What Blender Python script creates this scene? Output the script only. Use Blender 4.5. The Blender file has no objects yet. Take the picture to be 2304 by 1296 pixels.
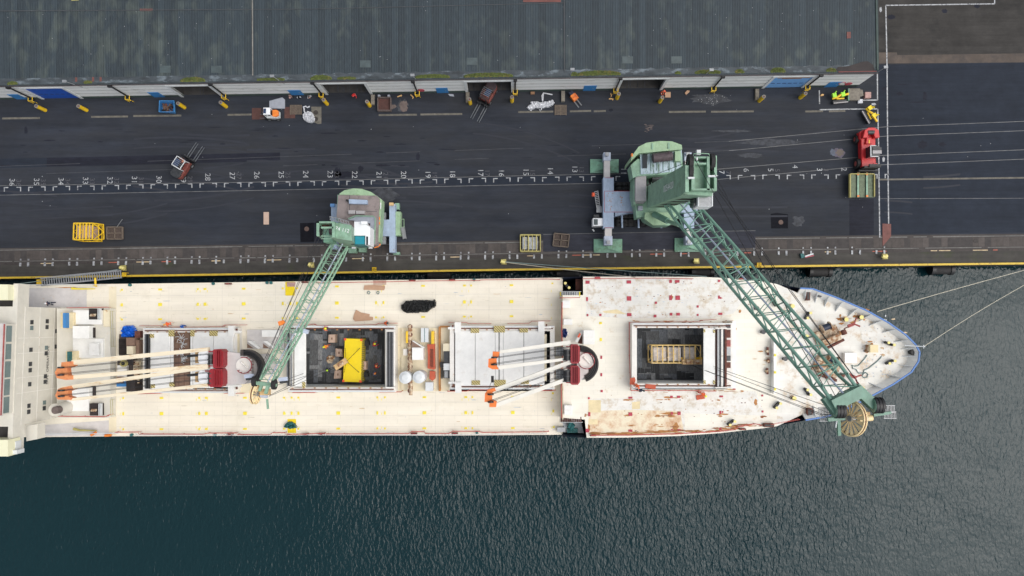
import bpy, math, random
from mathutils import Vector, Matrix, Euler
rad=math.radians
S=bpy.context.scene; C=S.collection
# ---------------- camera, sky, sun, exposure ----------------
H=98.0; TH=rad(2.95); F=1536.0
cd=bpy.data.cameras.new('camera'); cam=bpy.data.objects.new('camera',cd); C.objects.link(cam)
cam.location=(0,0,H); cam.rotation_euler=(TH,0,0)
cd.sensor_width=36; cd.lens=24; cd.clip_end=3000; cd.clip_start=1
S.camera=cam
W=bpy.data.worlds.new("World"); S.world=W; W.use_nodes=True
nt=W.node_tree; sky=nt.nodes.new('ShaderNodeTexSky'); sky.sky_type='NISHITA'; sky.sun_disc=False
SUNDIR=Vector((math.sin(rad(31)),-0.22,math.cos(rad(31)))).normalized()
sky.sun_elevation=math.asin(SUNDIR.z); sky.sun_rotation=rad(100); sky.altitude=0; sky.air_density=1.0; sky.dust_density=3.0; sky.ozone_density=0.7
hs=nt.nodes.new('ShaderNodeHueSaturation'); hs.inputs['Saturation'].default_value=.38; nt.links.new(sky.outputs[0],hs.inputs['Color']); nt.links.new(hs.outputs[0],nt.nodes['Background'].inputs[0]); nt.nodes['Background'].inputs[1].default_value=0.15
sd=bpy.data.lights.new('sun','SUN'); sd.energy=1.15; sd.angle=rad(58); sd.color=(1.0,0.97,0.92)
sun=bpy.data.objects.new('sun',sd); C.objects.link(sun); sun.rotation_euler=SUNDIR.to_track_quat('Z','Y').to_euler(); sun.location=(60,-20,120)
S.view_settings.view_transform='Standard'; S.view_settings.look='None'; S.view_settings.gamma=1; S.view_settings.exposure=0.30
S.cycles.max_bounces=6

# ---------------- helpers ----------------
ct,st=math.cos(TH),math.sin(TH)
def P(px,py,z=0.0):
    "photo pixel -> world point on the level z"
    x=(px-1152)/F; y=(648-py)/F
    d=Vector((x,y*ct+st,y*st-ct)); k=(H-z)/-d.z
    return Vector((x*k,d.y*k,z))
def proj(v):
    y=v.y; z=v.z-H
    return (1152+F*v.x/-( -y*st+z*ct), 648-F*(y*ct+z*st)/-(-y*st+z*ct))
def ppm(z): return F/(H-z)
R=random.Random(7)
def sock(n,k,v):
    if k in n.inputs: n.inputs[k].default_value=v
MT={}
def mat(name,col,rough=.6,metal=0,var=.15,scale=1.5,dirt=None,dsc=.6,dthr=.6,dw=.08,bump=0,bsc=8,stretch=None,emit=None,alpha=1,coat=0,spec=.5):
    m=bpy.data.materials.new(name); m.use_nodes=True; t=m.node_tree; N=t.nodes; L=t.links
    b=N['Principled BSDF']; b.inputs['Roughness'].default_value=rough; b.inputs['Metallic'].default_value=metal
    sock(b,'Specular IOR Level',spec)
    g=N.new('ShaderNodeNewGeometry'); mp=N.new('ShaderNodeMapping'); L.new(g.outputs['Position'],mp.inputs[0])
    if stretch: mp.inputs['Scale'].default_value=stretch
    n=N.new('ShaderNodeTexNoise'); n.inputs['Scale'].default_value=scale; n.inputs['Detail'].default_value=7; n.inputs['Roughness'].default_value=.65
    L.new(mp.outputs[0],n.inputs['Vector'])
    mr=N.new('ShaderNodeMapRange'); mr.inputs[1].default_value=.3; mr.inputs[2].default_value=.7; mr.inputs[3].default_value=1-var; mr.inputs[4].default_value=1+var
    L.new(n.outputs[0],mr.inputs[0])
    mx=N.new('ShaderNodeMix'); mx.data_type='RGBA'; mx.blend_type='MULTIPLY'; mx.inputs[0].default_value=1
    mx.inputs[6].default_value=(*col,1); L.new(mr.outputs[0],mx.inputs[7])
    out=mx.outputs[2]
    if dirt:
        n2=N.new('ShaderNodeTexNoise'); n2.inputs['Scale'].default_value=dsc; n2.inputs['Detail'].default_value=9; n2.inputs['Roughness'].default_value=.7
        L.new(mp.outputs[0],n2.inputs['Vector'])
        r2=N.new('ShaderNodeMapRange'); r2.inputs[1].default_value=dthr-dw; r2.inputs[2].default_value=dthr+dw; L.new(n2.outputs[0],r2.inputs[0])
        m2=N.new('ShaderNodeMix'); m2.data_type='RGBA'; L.new(r2.outputs[0],m2.inputs[0]); L.new(out,m2.inputs[6]); m2.inputs[7].default_value=(*dirt,1); out=m2.outputs[2]
    L.new(out,b.inputs['Base Color'])
    if bump:
        n3=N.new('ShaderNodeTexNoise'); n3.inputs['Scale'].default_value=bsc; n3.inputs['Detail'].default_value=4
        L.new(mp.outputs[0],n3.inputs['Vector']); bp=N.new('ShaderNodeBump'); bp.inputs['Strength'].default_value=1; bp.inputs['Distance'].default_value=bump
        L.new(n3.outputs[0],bp.inputs['Height']); L.new(bp.outputs[0],b.inputs['Normal'])
    MT[name]=m; return m

def tag(o,label=None,cat=None,group=None,kind=None):
    if label: o['label']=label
    if cat: o['category']=cat
    if group: o['group']=group
    if kind: o['kind']=kind
    return o
ORG={}
def thing(name,label,cat,loc=(0,0,0),group=None,rz=0):
    o=bpy.data.objects.new(name,None); C.objects.link(o); o.location=loc; o.rotation_euler=(0,0,rz); o.empty_display_size=.3
    ORG[o.name]=Vector((0,0,0)) if rz else Vector(loc); return tag(o,label,cat,group)
class B:
    def __init__(s): s.v=[]; s.f=[]; s.m=[]; s.sm=[]
    def add(s,vs,fs,m=0,sm=False):
        k=len(s.v); s.v+= [Vector(v) for v in vs]; s.f+=[[i+k for i in f] for f in fs]; s.m+=[m]*len(fs); s.sm+=[sm]*len(fs); return s
    def hexa(s,b,t,m=0):  # 4 bottom, 4 top (ccw from above)
        return s.add(list(b)+list(t),[[3,2,1,0],[4,5,6,7],[0,1,5,4],[1,2,6,5],[2,3,7,6],[3,0,4,7]],m)
    def box(s,x0,y0,x1,y1,z0,z1,m=0):   # photo px rectangle measured on the top face
        t=[P(x0,y1,z1),P(x1,y1,z1),P(x1,y0,z1),P(x0,y0,z1)]
        return s.hexa([Vector((p.x,p.y,z0)) for p in t],t,m)
    def prism(s,pts,z0,z1,m=0,px=True,cap=True):
        t=[P(x,y,z1) for x,y in pts] if px else [Vector((p[0],p[1],z1)) for p in pts]
        a=sum(t[i].x*t[(i+1)%len(t)].y-t[(i+1)%len(t)].x*t[i].y for i in range(len(t)))
        if a<0: t.reverse()
        n=len(t); b=[Vector((p.x,p.y,z0)) for p in t]
        f=[[i,(i+1)%n,n+(i+1)%n,n+i] for i in range(n)]
        f.append([n+i for i in range(n)]); f.append(list(range(n-1,-1,-1)))
        return s.add(b+t,f,m)
    def sheet(s,pts,z,m=0,px=True):
        t=[P(x,y,z) for x,y in pts] if px else [Vector((p[0],p[1],z)) for p in pts]
        a=sum(t[i].x*t[(i+1)%len(t)].y-t[(i+1)%len(t)].x*t[i].y for i in range(len(t)))
        if a<0: t.reverse()
        return s.add(t,[list(range(len(t)))],m)
    def strip(s,pts,w,z,m=0):  # painted line along px points, w metres
        q=[P(x,y,z) for x,y in pts]
        for a,b in zip(q,q[1:]):
            d=(b-a).normalized(); n=Vector((-d.y,d.x,0))*w/2
            s.add([a-n,b-n,b+n,a+n],[[0,1,2,3]],m)
        return s
    def wbox(s,c,sz,rz=0,m=0,rot=None):
        c=Vector(c); r=rot or Matrix.Rotation(rz,3,'Z'); x,y,z=[k/2 for k in sz]
        q=[c+r@Vector(p) for p in [(-x,-y,-z),(x,-y,-z),(x,y,-z),(-x,y,-z),(-x,-y,z),(x,-y,z),(x,y,z),(-x,y,z)]]
        return s.hexa(q[:4],q[4:],m)
    def beam(s,a,b,w,h=None,m=0,w2=None,h2=None):
        a=Vector(a); b=Vector(b); h=h or w; w2=w2 or w; h2=h2 or h
        d=(b-a).normalized(); up=Vector((0,0,1)) if abs(d.z)<.95 else Vector((0,1,0))
        sd_=d.cross(up).normalized(); u=sd_.cross(d).normalized()
        r=lambda c,w_,h_:[c-sd_*w_/2-u*h_/2,c+sd_*w_/2-u*h_/2,c+sd_*w_/2+u*h_/2,c-sd_*w_/2+u*h_/2]
        return s.add(r(a,w,h)+r(b,w2,h2),[[3,2,1,0],[4,5,6,7],[0,1,5,4],[1,2,6,5],[2,3,7,6],[3,0,4,7]],m)
    def tube(s,pts,r,m=0,n=6,r2=None,cap=True):
        pts=[Vector(p) for p in pts]; k=len(pts); vs=[]; 
        for i,p in enumerate(pts):
            d=(pts[min(i+1,k-1)]-pts[max(i-1,0)]).normalized(); up=Vector((0,0,1)) if abs(d.z)<.95 else Vector((0,1,0))
            a=d.cross(up).normalized(); b=a.cross(d).normalized(); rr=r if r2 is None else r+(r2-r)*i/(k-1)
            vs+=[p+(a*math.cos(t)+b*math.sin(t))*rr for t in [2*math.pi*j/n for j in range(n)]]
        fs=[[i*n+j,i*n+(j+1)%n,(i+1)*n+(j+1)%n,(i+1)*n+j] for i in range(k-1) for j in range(n)]
        s.add(vs,fs,m,True)
        if cap: s.add(vs[:n],[list(range(n-1,-1,-1))],m); s.add(vs[-n:],[list(range(n))],m)
        return s
    def cyl(s,c,z0,z1,r,m=0,n=16,r2=None):
        c=Vector(c); return s.tube([(c.x,c.y,z0),(c.x,c.y,z1)],r,m,n,r2)
    def arc(s,c,r,w,a0,a1,z0,z1,m=0,n=20):   # ring segment, angles deg
        for i in range(n):
            t0=rad(a0+(a1-a0)*i/n); t1=rad(a0+(a1-a0)*(i+1)/n)
            q=[(c.x+rr*math.cos(t),c.y+rr*math.sin(t)) for rr,t in ((r-w/2,t0),(r+w/2,t0),(r+w/2,t1),(r-w/2,t1))]
            s.hexa([Vector((*p,z0)) for p in q],[Vector((*p,z1)) for p in q],m)
        return s
    def build(s,name,ms,parent=None,label=None,cat=None,group=None,kind=None,bev=0):
        ms=ms if isinstance(ms,(list,tuple)) else [ms]
        o0=ORG.get(parent.name,Vector()) if parent else (Vector() if not s.v else (Vector() if kind=='structure' else sum(s.v,Vector())/len(s.v)))
        if not parent and kind!='structure': o0=Vector((o0.x,o0.y,min(v.z for v in s.v)))
        me=bpy.data.meshes.new(name); me.from_pydata([v-o0 for v in s.v],[],s.f)
        for m in ms: me.materials.append(MT[m])
        me.polygons.foreach_set('material_index',s.m); me.polygons.foreach_set('use_smooth',s.sm); me.update()
        o=bpy.data.objects.new(name,me); C.objects.link(o)
        if parent: o.parent=parent
        else: o.location=o0
        ORG[o.name]=o0
        if bev:
            b=o.modifiers.new('bevel','BEVEL'); b.width=bev; b.segments=2; b.limit_method='ANGLE'
        return tag(o,label,cat,group,kind)
def copy_tree(o,parent=None,loc=None,rz=None):
    c=o.copy(); C.objects.link(c); c.parent=parent
    if loc is not None: c.location=loc
    if rz is not None: c.rotation_euler=(0,0,rz)
    for ch in list(o.children): copy_tree(ch,c)
    return c
def text(s,M4,size,m,name,parent=None,kind=None,extr=0.0):
    cu=bpy.data.curves.new('t','FONT'); cu.body=s; cu.size=size; cu.align_x='CENTER'; cu.align_y='CENTER'; cu.resolution_u=3; cu.extrude=extr
    to=bpy.data.objects.new('t',cu); me=bpy.data.meshes.new_from_object(to); bpy.data.objects.remove(to)
    vs=[M4@v.co for v in me.vertices]; fs=[list(p.vertices) for p in me.polygons]
    return vs,fs
def Mx(loc,xa,ya):
    xa=Vector(xa).normalized(); ya=Vector(ya).normalized(); za=xa.cross(ya)
    m=Matrix((xa,ya,za)).transposed().to_4x4(); m.translation=Vector(loc); return m
def interp(pts,x):
    for (a,b),(c,d) in zip(pts,pts[1:]):
        if x<=c: return b+(d-b)*(x-a)/(c-a)
    return pts[-1][1]

# ---------------- materials ----------------
mat('asphalt',(.028,.0325,.043),.78,var=.22,scale=.35,dirt=(.034,.035,.038),dsc=.09,dthr=.57,dw=.15,bump=.01,bsc=14,stretch=(.45,1.6,1))
mat('patch_black',(.010,.0105,.014),.85,var=.3,scale=2,spec=.1); mat('cover_brown',(.12,.075,.06),.7,var=.3,scale=4); mat('track',(.0215,.0245,.034),.8,var=.2,scale=1,stretch=(.4,1.5,1)); mat('asphalt_dark',(.0155,.017,.026),.75,var=.25,scale=1.2,stretch=(.5,1.5,1))
mat('asphalt_mid',(.036,.038,.050),.8,var=.25,scale=.9,stretch=(.5,1.5,1))
mat('asphalt_blue',(.020,.0255,.037),.8,var=.15,scale=.5)
mat('asphalt_brown',(.046,.043,.040),.85,var=.25,scale=.3,dirt=(.03,.029,.028),dsc=.25,dthr=.6)
mat('concrete_brown',(.085,.066,.053),.85,var=.3,scale=.5,dirt=(.06,.05,.045),dsc=.4,dthr=.55)
mat('apron',(.058,.050,.046),.85,var=.3,scale=.6,dirt=(.10,.09,.08),dsc=1.6,dthr=.66,dw=.03)
mat('slab1',(.070,.059,.053),.85,var=.25,scale=1.2); mat('slab2',(.050,.044,.042),.85,var=.25,scale=1.2); mat('slab3',(.085,.072,.065),.85,var=.25,scale=1.2)
mat('coping',(.050,.046,.040),.85,var=.28,scale=.5,dirt=(.045,.052,.024),dsc=.14,dthr=.62,dw=.06)
mat('joint',(.16,.155,.145),.85,var=.3,scale=2)
mat('strip_pale',(.20,.19,.17),.85,var=.3,scale=1)
mat('drain',(.13,.12,.10),.85,var=.35,scale=1.5)
mat('paint_white',(.38,.39,.40),.6,var=.3,scale=2,dirt=(.08,.08,.09),dsc=3,dthr=.56,dw=.08)
mat('paint_faint',(.085,.085,.095),.7,var=.3,scale=2,dirt=(.05,.05,.06),dsc=6,dthr=.5,dw=.08)
mat('rail_line',(.13,.13,.13),.6,var=.4,scale=.8)
mat('rust_line',(.13,.045,.03),.7,var=.5,scale=1)
mat('paint_yellow',(.62,.42,.035),.55,var=.2,scale=1.5,dirt=(.16,.09,.03),dsc=1.5,dthr=.62,dw=.05)
mat('yellow',(.78,.50,.02),.45,var=.12,scale=2,dirt=(.35,.22,.03),dsc=2.5,dthr=.68)
mat('yellow_cont',(.80,.60,.006),.4,var=.05,scale=1)
mat('quay_wall',(.03,.03,.028),.9,var=.3,scale=.5)
mat('wall_panel',(.78,.79,.77),.6,var=.06,scale=.4,dirt=(.54,.53,.49),dsc=.8,dthr=.62,stretch=(.6,1,1.5))
mat('wall_trim',(.62,.64,.64),.5,var=.1,scale=1); mat('green_base',(.05,.075,.065),.7,var=.2,scale=1)
mat('red_trim',(.16,.04,.035),.6,var=.3,scale=1); mat('gutter',(.05,.055,.06),.6,var=.3,scale=1)
mat('black',(.012,.012,.013),.5,var=.3,scale=3); mat('rubber',(.018,.017,.017),.75,var=.4,scale=3)
mat('dark_metal',(.045,.047,.05),.45,.3,var=.35,scale=3); mat('steel',(.30,.31,.32),.45,.4,var=.2,scale=3)
mat('fork_steel',(.18,.19,.20),.35,.6,var=.35,scale=4)
mat('door_blue',(.015,.085,.42),.5,var=.1,scale=1); mat('door_lblue',(.16,.36,.68),.5,var=.1,scale=1); mat('wood_orange',(.28,.15,.08),.7,var=.3,scale=2)
mat('sign_blue',(.04,.20,.47),.5,var=.05); mat('sign_red',(.45,.07,.10),.5,var=.1)
mat('interior',(.05,.047,.045),.9,var=.4,scale=.6)
mat('moss',(.075,.095,.022),.95,var=.45,scale=3,dirt=(.16,.12,.04),dsc=1.2,dthr=.6,bump=.1,bsc=3)
mat('bitumen',(.045,.055,.062),.7,var=.45,scale=.9,dirt=(.14,.17,.19),dsc=.7,dthr=.58,dw=.05,stretch=(.7,1.5,1))
mat('roof_red',(.15,.055,.045),.7,var=.25,scale=1.5); mat('roof_light',(.06,.08,.082),.5,var=.25,scale=1); mat('roof_dark',(.025,.018,.017),.7,var=.5,scale=.7)
mat('crane_green',(.23,.38,.27),.5,var=.16,scale=.9,dirt=(.14,.22,.14),dsc=1.1,dthr=.62,dw=.1)
mat('crane_green_l',(.30,.44,.27),.5,var=.1,scale=.8,dirt=(.18,.27,.13),dsc=.8,dthr=.62)
mat('crane_green_d',(.14,.27,.20),.45,var=.15,scale=1); mat('pad_green',(.16,.32,.22),.6,var=.18,scale=.7,dirt=(.10,.16,.09),dsc=1,dthr=.6)
mat('boom_green',(.19,.35,.27),.45,var=.12,scale=1,dirt=(.08,.17,.12),dsc=1.5,dthr=.68)
mat('boom_pale',(.22,.37,.26),.5,var=.12,scale=1)
mat('chassis_blue',(.34,.42,.54),.5,var=.1,scale=.7,dirt=(.30,.25,.22),dsc=1.3,dthr=.66,dw=.04)
mat('roof_blue',(.42,.52,.58),.55,var=.15,scale=1,dirt=(.05,.11,.05),dsc=.9,dthr=.55,dw=.06,stretch=(2.6,.5,1))
mat('crane_roof',(.24,.20,.19),.75,var=.18,scale=.8,dirt=(.14,.12,.11),dsc=1.1,dthr=.6)
mat('grey_plate',(.38,.36,.36),.6,var=.15,scale=1.5,dirt=(.2,.15,.13),dsc=3,dthr=.66)
mat('muffler',(.07,.05,.055),.6,var=.5,scale=2.5)
mat('white_cab',(.78,.79,.80),.35,var=.04); mat('teal_glass',(.02,.25,.33),.15,var=.05); mat('dark_glass',(.015,.02,.024),.1,var=.1)
mat('reel_yellow',(.85,.66,.36),.5,var=.15,scale=2); mat('tan',(.60,.40,.19),.6,var=.2,scale=2)
mat('red_line',(.35,.03,.05),.5); mat('yellow_dull',(.38,.33,.11),.6,var=.2)
mat('orange_red',(.75,.10,.03),.5,var=.1); mat('red_truck',(.52,.025,.028),.35,var=.1,scale=2); mat('red_dirty',(.32,.07,.06),.6,var=.35,scale=3)
mat('orange',(.78,.22,.03),.5,var=.15,scale=2,dirt=(.5,.10,.05),dsc=1.6,dthr=.6); mat('head_orange',(.80,.19,.03),.5,var=.1,scale=1); mat('head_worn',(.72,.27,.10),.6,var=.2,scale=1.2,dirt=(.45,.12,.06),dsc=1.2,dthr=.58)
mat('deck_cream',(.79,.73,.61),.6,var=.045,scale=.15,dirt=(.70,.64,.52),dsc=.3,dthr=.64,dw=.1)
mat('deck_white',(.80,.76,.66),.6,var=.05,scale=.4,dirt=(.62,.48,.30),dsc=.6,dthr=.68,dw=.08)
mat('deck_worn',(.75,.73,.68),.65,var=.08,scale=.5,dirt=(.52,.41,.27),dsc=.8,dthr=.60,dw=.10)
mat('deck_rust',(.78,.70,.52),.7,var=.12,scale=.5,dirt=(.46,.20,.07),dsc=.5,dthr=.58,dw=.12)
mat('stain_rust',(.42,.19,.06),.8,var=.3,scale=2)
mat('deck_bow',(.77,.75,.69),.65,var=.08,scale=.4,dirt=(.52,.36,.20),dsc=.5,dthr=.61,dw=.10)
mat('deck_pink',(.56,.53,.51),.7,var=.1,scale=1,dirt=(.50,.36,.25),dsc=1.2,dthr=.68); mat('patch_cream',(.72,.60,.36),.7,var=.12,scale=1)
mat('super_wall',(.64,.61,.53),.6,var=.06,scale=.5,dirt=(.62,.56,.45),dsc=1,dthr=.66); mat('wing_cream',(.74,.72,.50),.6,var=.02)
mat('seam',(.60,.56,.48),.7); mat('hatch_white',(.80,.79,.75),.5,var=.04,scale=.4,dirt=(.66,.62,.55),dsc=.7,dthr=.68); mat('coam',(.77,.74,.68),.6,var=.08,scale=.8,dirt=(.50,.32,.18),dsc=.9,dthr=.66,dw=.05)
mat('ship_cream',(.72,.64,.46),.6,var=.1,scale=.6,dirt=(.46,.25,.08),dsc=.7,dthr=.67,dw=.05)
mat('jib_cream',(.78,.68,.50),.55,var=.08,scale=.5,dirt=(.50,.26,.06),dsc=.6,dthr=.60,dw=.06,stretch=(.5,2,1))
mat('jib_grey',(.74,.71,.63),.55,var=.08,scale=.5)
mat('hull_navy',(.012,.02,.045),.5,var=.2,scale=.5); mat('hull_blue',(.04,.15,.42),.45,var=.1)
mat('red_dk',(.28,.015,.022),.5,var=.2,scale=2); mat('red_pad',(.42,.045,.07),.65,var=.25,scale=3); mat('rail_faint',(.045,.047,.054),.7,var=.4,scale=.8); mat('bridge_glass',(.14,.19,.185),.2,var=.15); mat('red_rail',(.50,.10,.08),.6,var=.3,scale=2)
mat('yellow_pad',(.80,.66,.05),.6,var=.15,scale=3); mat('yellow_cap',(.78,.68,.24),.6,var=.12,scale=3)
mat('pipe_dark',(.035,.028,.025),.7,var=.4,scale=3); mat('hose',(.055,.046,.042),.7,var=.3,scale=3)
mat('rust_part',(.60,.50,.36),.8,var=.2,scale=3,dirt=(.26,.12,.05),dsc=1.6,dthr=.50,dw=.07); mat('rust_dark',(.13,.045,.03),.8,var=.4,scale=3)
mat('tarp_blue',(.01,.14,.62),.5,var=.3,scale=3,bump=.08,bsc=3); mat('navy',(.03,.06,.20),.6,var=.3,scale=4); mat('tarp_white',(.58,.59,.62),.7,var=.3,scale=5,bump=.12,bsc=5)
mat('tarp_black',(.028,.029,.029),.7,var=.3,scale=3,bump=.1,bsc=3); mat('tarp_green',(.02,.12,.12),.6,var=.4,scale=4,bump=.1,bsc=4)
mat('cardboard',(.45,.28,.18),.85,var=.08,scale=2); mat('card_dark',(.22,.14,.10),.85,var=.2,scale=2); mat('box_brown',(.50,.36,.28),.8,var=.06,scale=3)
mat('red_mat',(.48,.10,.05),.8,var=.15,scale=3); mat('grate',(.075,.055,.045),.8,var=.4,scale=4); mat('wood_old',(.14,.11,.085),.85,var=.3,scale=5)
mat('skip_blue',(.05,.22,.48),.5,var=.15,scale=2,dirt=(.15,.12,.1),dsc=2,dthr=.68); mat('rubbish',(.12,.07,.05),.9,var=.7,scale=5)
mat('plate_grey',(.33,.35,.40),.6,var=.12,scale=2); mat('rust_plate',(.085,.035,.028),.7,var=.3,scale=1.5); mat('limegreen',(.35,.75,.05),.5,var=.1); mat('tray_green',(.13,.16,.10),.7,var=.4,scale=2.5)
mat('rope_pale',(.48,.45,.36),.8,var=.15); mat('rope_green',(.20,.27,.26),.8,var=.15); mat('wire',(.022,.022,.024),.5,.3)
mat('stone',(.19,.17,.14),.85,var=.3,scale=3); mat('pink_box',(.42,.26,.23),.8,var=.3,scale=5); mat('chip',(.62,.38,.16),.8,var=.2); mat('stripe_pad',(.50,.40,.06),.6,var=.3,scale=4)
mat('glass_blue',(.03,.05,.10),.25,var=.4,scale=6); mat('lamp_grey',(.45,.50,.60),.5,var=.15,scale=2); mat('skin',(.42,.24,.17),.6)
mat('chalk',(.043,.046,.054),.8,var=.5,scale=1.5); mat('foam_tan',(.13,.10,.09),.85,var=.3,scale=2)
def overlay(name,scl,lo,hi,sc=1.0,det=6,kind='noise',rough=.6):
    t=MT[name].node_tree; N=t.nodes; L=t.links; b=N['Principled BSDF']; src=b.inputs['Base Color'].links[0].from_socket
    g=N.new('ShaderNodeNewGeometry'); mp=N.new('ShaderNodeMapping'); mp.inputs['Scale'].default_value=scl; L.new(g.outputs['Position'],mp.inputs[0])
    if kind=='noise':
        n=N.new('ShaderNodeTexNoise'); n.inputs['Scale'].default_value=sc; n.inputs['Detail'].default_value=det; n.inputs['Roughness'].default_value=rough; L.new(mp.outputs[0],n.inputs[0])
        r=N.new('ShaderNodeMapRange'); r.inputs[1].default_value=.35; r.inputs[2].default_value=.65; r.inputs[3].default_value=lo; r.inputs[4].default_value=hi; L.new(n.outputs[0],r.inputs[0]); o=r.outputs[0]
    else:
        n=N.new('ShaderNodeTexBrick'); n.inputs['Color1'].default_value=(1,1,1,1); n.inputs['Color2'].default_value=(lo,lo,lo*.985,1); n.inputs['Mortar'].default_value=(hi,hi,hi*.97,1); n.inputs['Scale'].default_value=sc; n.inputs['Mortar Size'].default_value=.006; n.inputs['Mortar Smooth'].default_value=.3; L.new(mp.outputs[0],n.inputs[0]); o=n.outputs[0]
    m=N.new('ShaderNodeMix'); m.data_type='RGBA'; m.blend_type='MULTIPLY'; m.inputs[0].default_value=1; L.new(src,m.inputs[6]); L.new(o,m.inputs[7]); L.new(m.outputs[2],b.inputs['Base Color'])
for k in ('asphalt','asphalt_dark','asphalt_blue','asphalt_mid','asphalt_brown'):
    overlay(k,(.035,1.1,1),.88,1.1,1.0,5); overlay(k,(1,1,1),.88,1.1,.05,4); overlay(k,(.3,2.2,1),.93,1.06,2.0,3); MT[k].node_tree.nodes['Principled BSDF'].inputs['Specular IOR Level'].default_value=.2
for k in ('apron','coping'): overlay(k,(.1,1.5,1),.82,1.15,1.0,6)
for k in ('deck_cream','deck_white','deck_worn','deck_bow'): overlay(k,(.16,.42,1),.965,.90,1.0,kind='brick'); overlay(k,(.15,1,1),.95,1.03,.9,8)
for k in ('hatch_white','super_wall'): overlay(k,(1,1,1),.93,1.03,.8,9,rough=.75)
for k in ('crane_green','crane_green_l','crane_green_d','boom_green','boom_pale','pad_green','chassis_blue'): overlay(k,(1.2,.6,.5),.80,1.12,1.3,10,rough=.75)
def node_mat(name):
    m=bpy.data.materials.new(name); m.use_nodes=True; MT[name]=m; return m,m.node_tree.nodes,m.node_tree.links,m.node_tree.nodes['Principled BSDF']
# water
m,N,L,b=node_mat('water'); b.inputs['Base Color'].default_value=(.005,.023,.028,1); b.inputs['Roughness'].default_value=.015; b.inputs['IOR'].default_value=1.30
g=N.new('ShaderNodeNewGeometry')
def wn(sc,scl,rot=0,det=3,dist=0):
    mp=N.new('ShaderNodeMapping'); mp.inputs['Scale'].default_value=scl; mp.inputs['Rotation'].default_value=(0,0,rot); L.new(g.outputs['Position'],mp.inputs[0])
    n=N.new('ShaderNodeTexNoise'); n.inputs['Scale'].default_value=sc; n.inputs['Detail'].default_value=det; n.inputs['Distortion'].default_value=dist; L.new(mp.outputs[0],n.inputs[0]); return n.outputs[0]
def mth(op,a,b_):
    q=N.new('ShaderNodeMath'); q.operation=op
    for i,v in enumerate((a,b_)):
        if isinstance(v,(int,float)): q.inputs[i].default_value=v
        else: L.new(v,q.inputs[i])
    return q.outputs[0]
gust=N.new('ShaderNodeMapRange'); L.new(wn(.022,(1,1.6,1),rad(30),3),gust.inputs[0]); gust.inputs[1].default_value=.35; gust.inputs[2].default_value=.65; gust.inputs[3].default_value=.55; gust.inputs[4].default_value=1.25
sxw=N.new('ShaderNodeSeparateXYZ'); L.new(g.outputs['Position'],sxw.inputs[0])
def ramp_(i0,i1,o0,o1):
    r=N.new('ShaderNodeMapRange'); r.interpolation_type='SMOOTHSTEP'; r.inputs[1].default_value=i0; r.inputs[2].default_value=i1; r.inputs[3].default_value=o0; r.inputs[4].default_value=o1; L.new(mth('ADD',sxw.outputs[0],mth('MULTIPLY',wn(.02,(1,1,1),0,2),40)),r.inputs[0]); return r.outputs[0]
wind=mth('MULTIPLY',ramp_(-45,12,.58,1.0),ramp_(40,82,1.0,.40))
h=mth('ADD',mth('MULTIPLY',mth('MULTIPLY',gust.outputs[0],wind),mth('ADD',mth('MULTIPLY',wn(1.55,(1.5,.72,1),rad(14),1.2,.5),.42),mth('ADD',mth('MULTIPLY',wn(.8,(.75,1.3,1),rad(38),1,.4),.18),mth('MULTIPLY',wn(3.6,(1.2,.8,1),rad(-25),1,.3),.075)))),mth('MULTIPLY',wn(.10,(1,1,1),0,2),.8))
bp=N.new('ShaderNodeBump'); bp.inputs['Distance'].default_value=.55; bp.inputs['Strength'].default_value=1; L.new(h,bp.inputs['Height']); L.new(bp.outputs[0],b.inputs['Normal'])
# corrugated roof
m,N,L,b=node_mat('roof_sheet'); b.inputs['Roughness'].default_value=.7
g=N.new('ShaderNodeNewGeometry'); sx=N.new('ShaderNodeSeparateXYZ'); L.new(g.outputs['Position'],sx.inputs[0])
def cn(inp,kind='ROUND'): pass
px_=mth('DIVIDE',sx.outputs[0],.92); cell=mth('FLOOR',px_,0); fr=mth('FRACT',px_,0)
wnz=N.new('ShaderNodeTexWhiteNoise'); wnz.noise_dimensions='1D'; L.new(cell,wnz.inputs['W'])
big=wn(.045,(1,1,1),0,5); fine=wn(1.8,(1.2,.5,1),0,8); stn=wn(.6,(1.3,.6,1),0,9,.2)
r1=N.new('ShaderNodeMapRange'); L.new(big,r1.inputs[0]); r1.inputs[1].default_value=.42; r1.inputs[2].default_value=.62; r1.inputs[3].default_value=.0; r1.inputs[4].default_value=1
lich=N.new('ShaderNodeMapRange'); L.new(mth('ADD',stn,mth('MULTIPLY',r1.outputs[0],.17)),lich.inputs[0]); lich.inputs[1].default_value=.60; lich.inputs[2].default_value=.82
mx=N.new('ShaderNodeMix'); mx.data_type='RGBA'; L.new(mth('MULTIPLY',lich.outputs[0],.5),mx.inputs[0]); mx.inputs[6].default_value=(.026,.038,.046,1); mx.inputs[7].default_value=(.085,.102,.085,1)
edge=N.new('ShaderNodeMapRange'); L.new(fr,edge.inputs[0]); edge.inputs[1].default_value=0; edge.inputs[2].default_value=.10; edge.inputs[3].default_value=.5; edge.inputs[4].default_value=1
tone=mth('MULTIPLY',edge.outputs[0],mth('ADD',mth('MULTIPLY',wnz.outputs[0],.34),mth('ADD',.55,mth('MULTIPLY',fine,.6))))
m2=N.new('ShaderNodeMix'); m2.data_type='RGBA'; m2.blend_type='MULTIPLY'; m2.inputs[0].default_value=1; L.new(mx.outputs[2],m2.inputs[6]); L.new(tone,m2.inputs[7]); L.new(m2.outputs[2],b.inputs['Base Color'])
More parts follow.
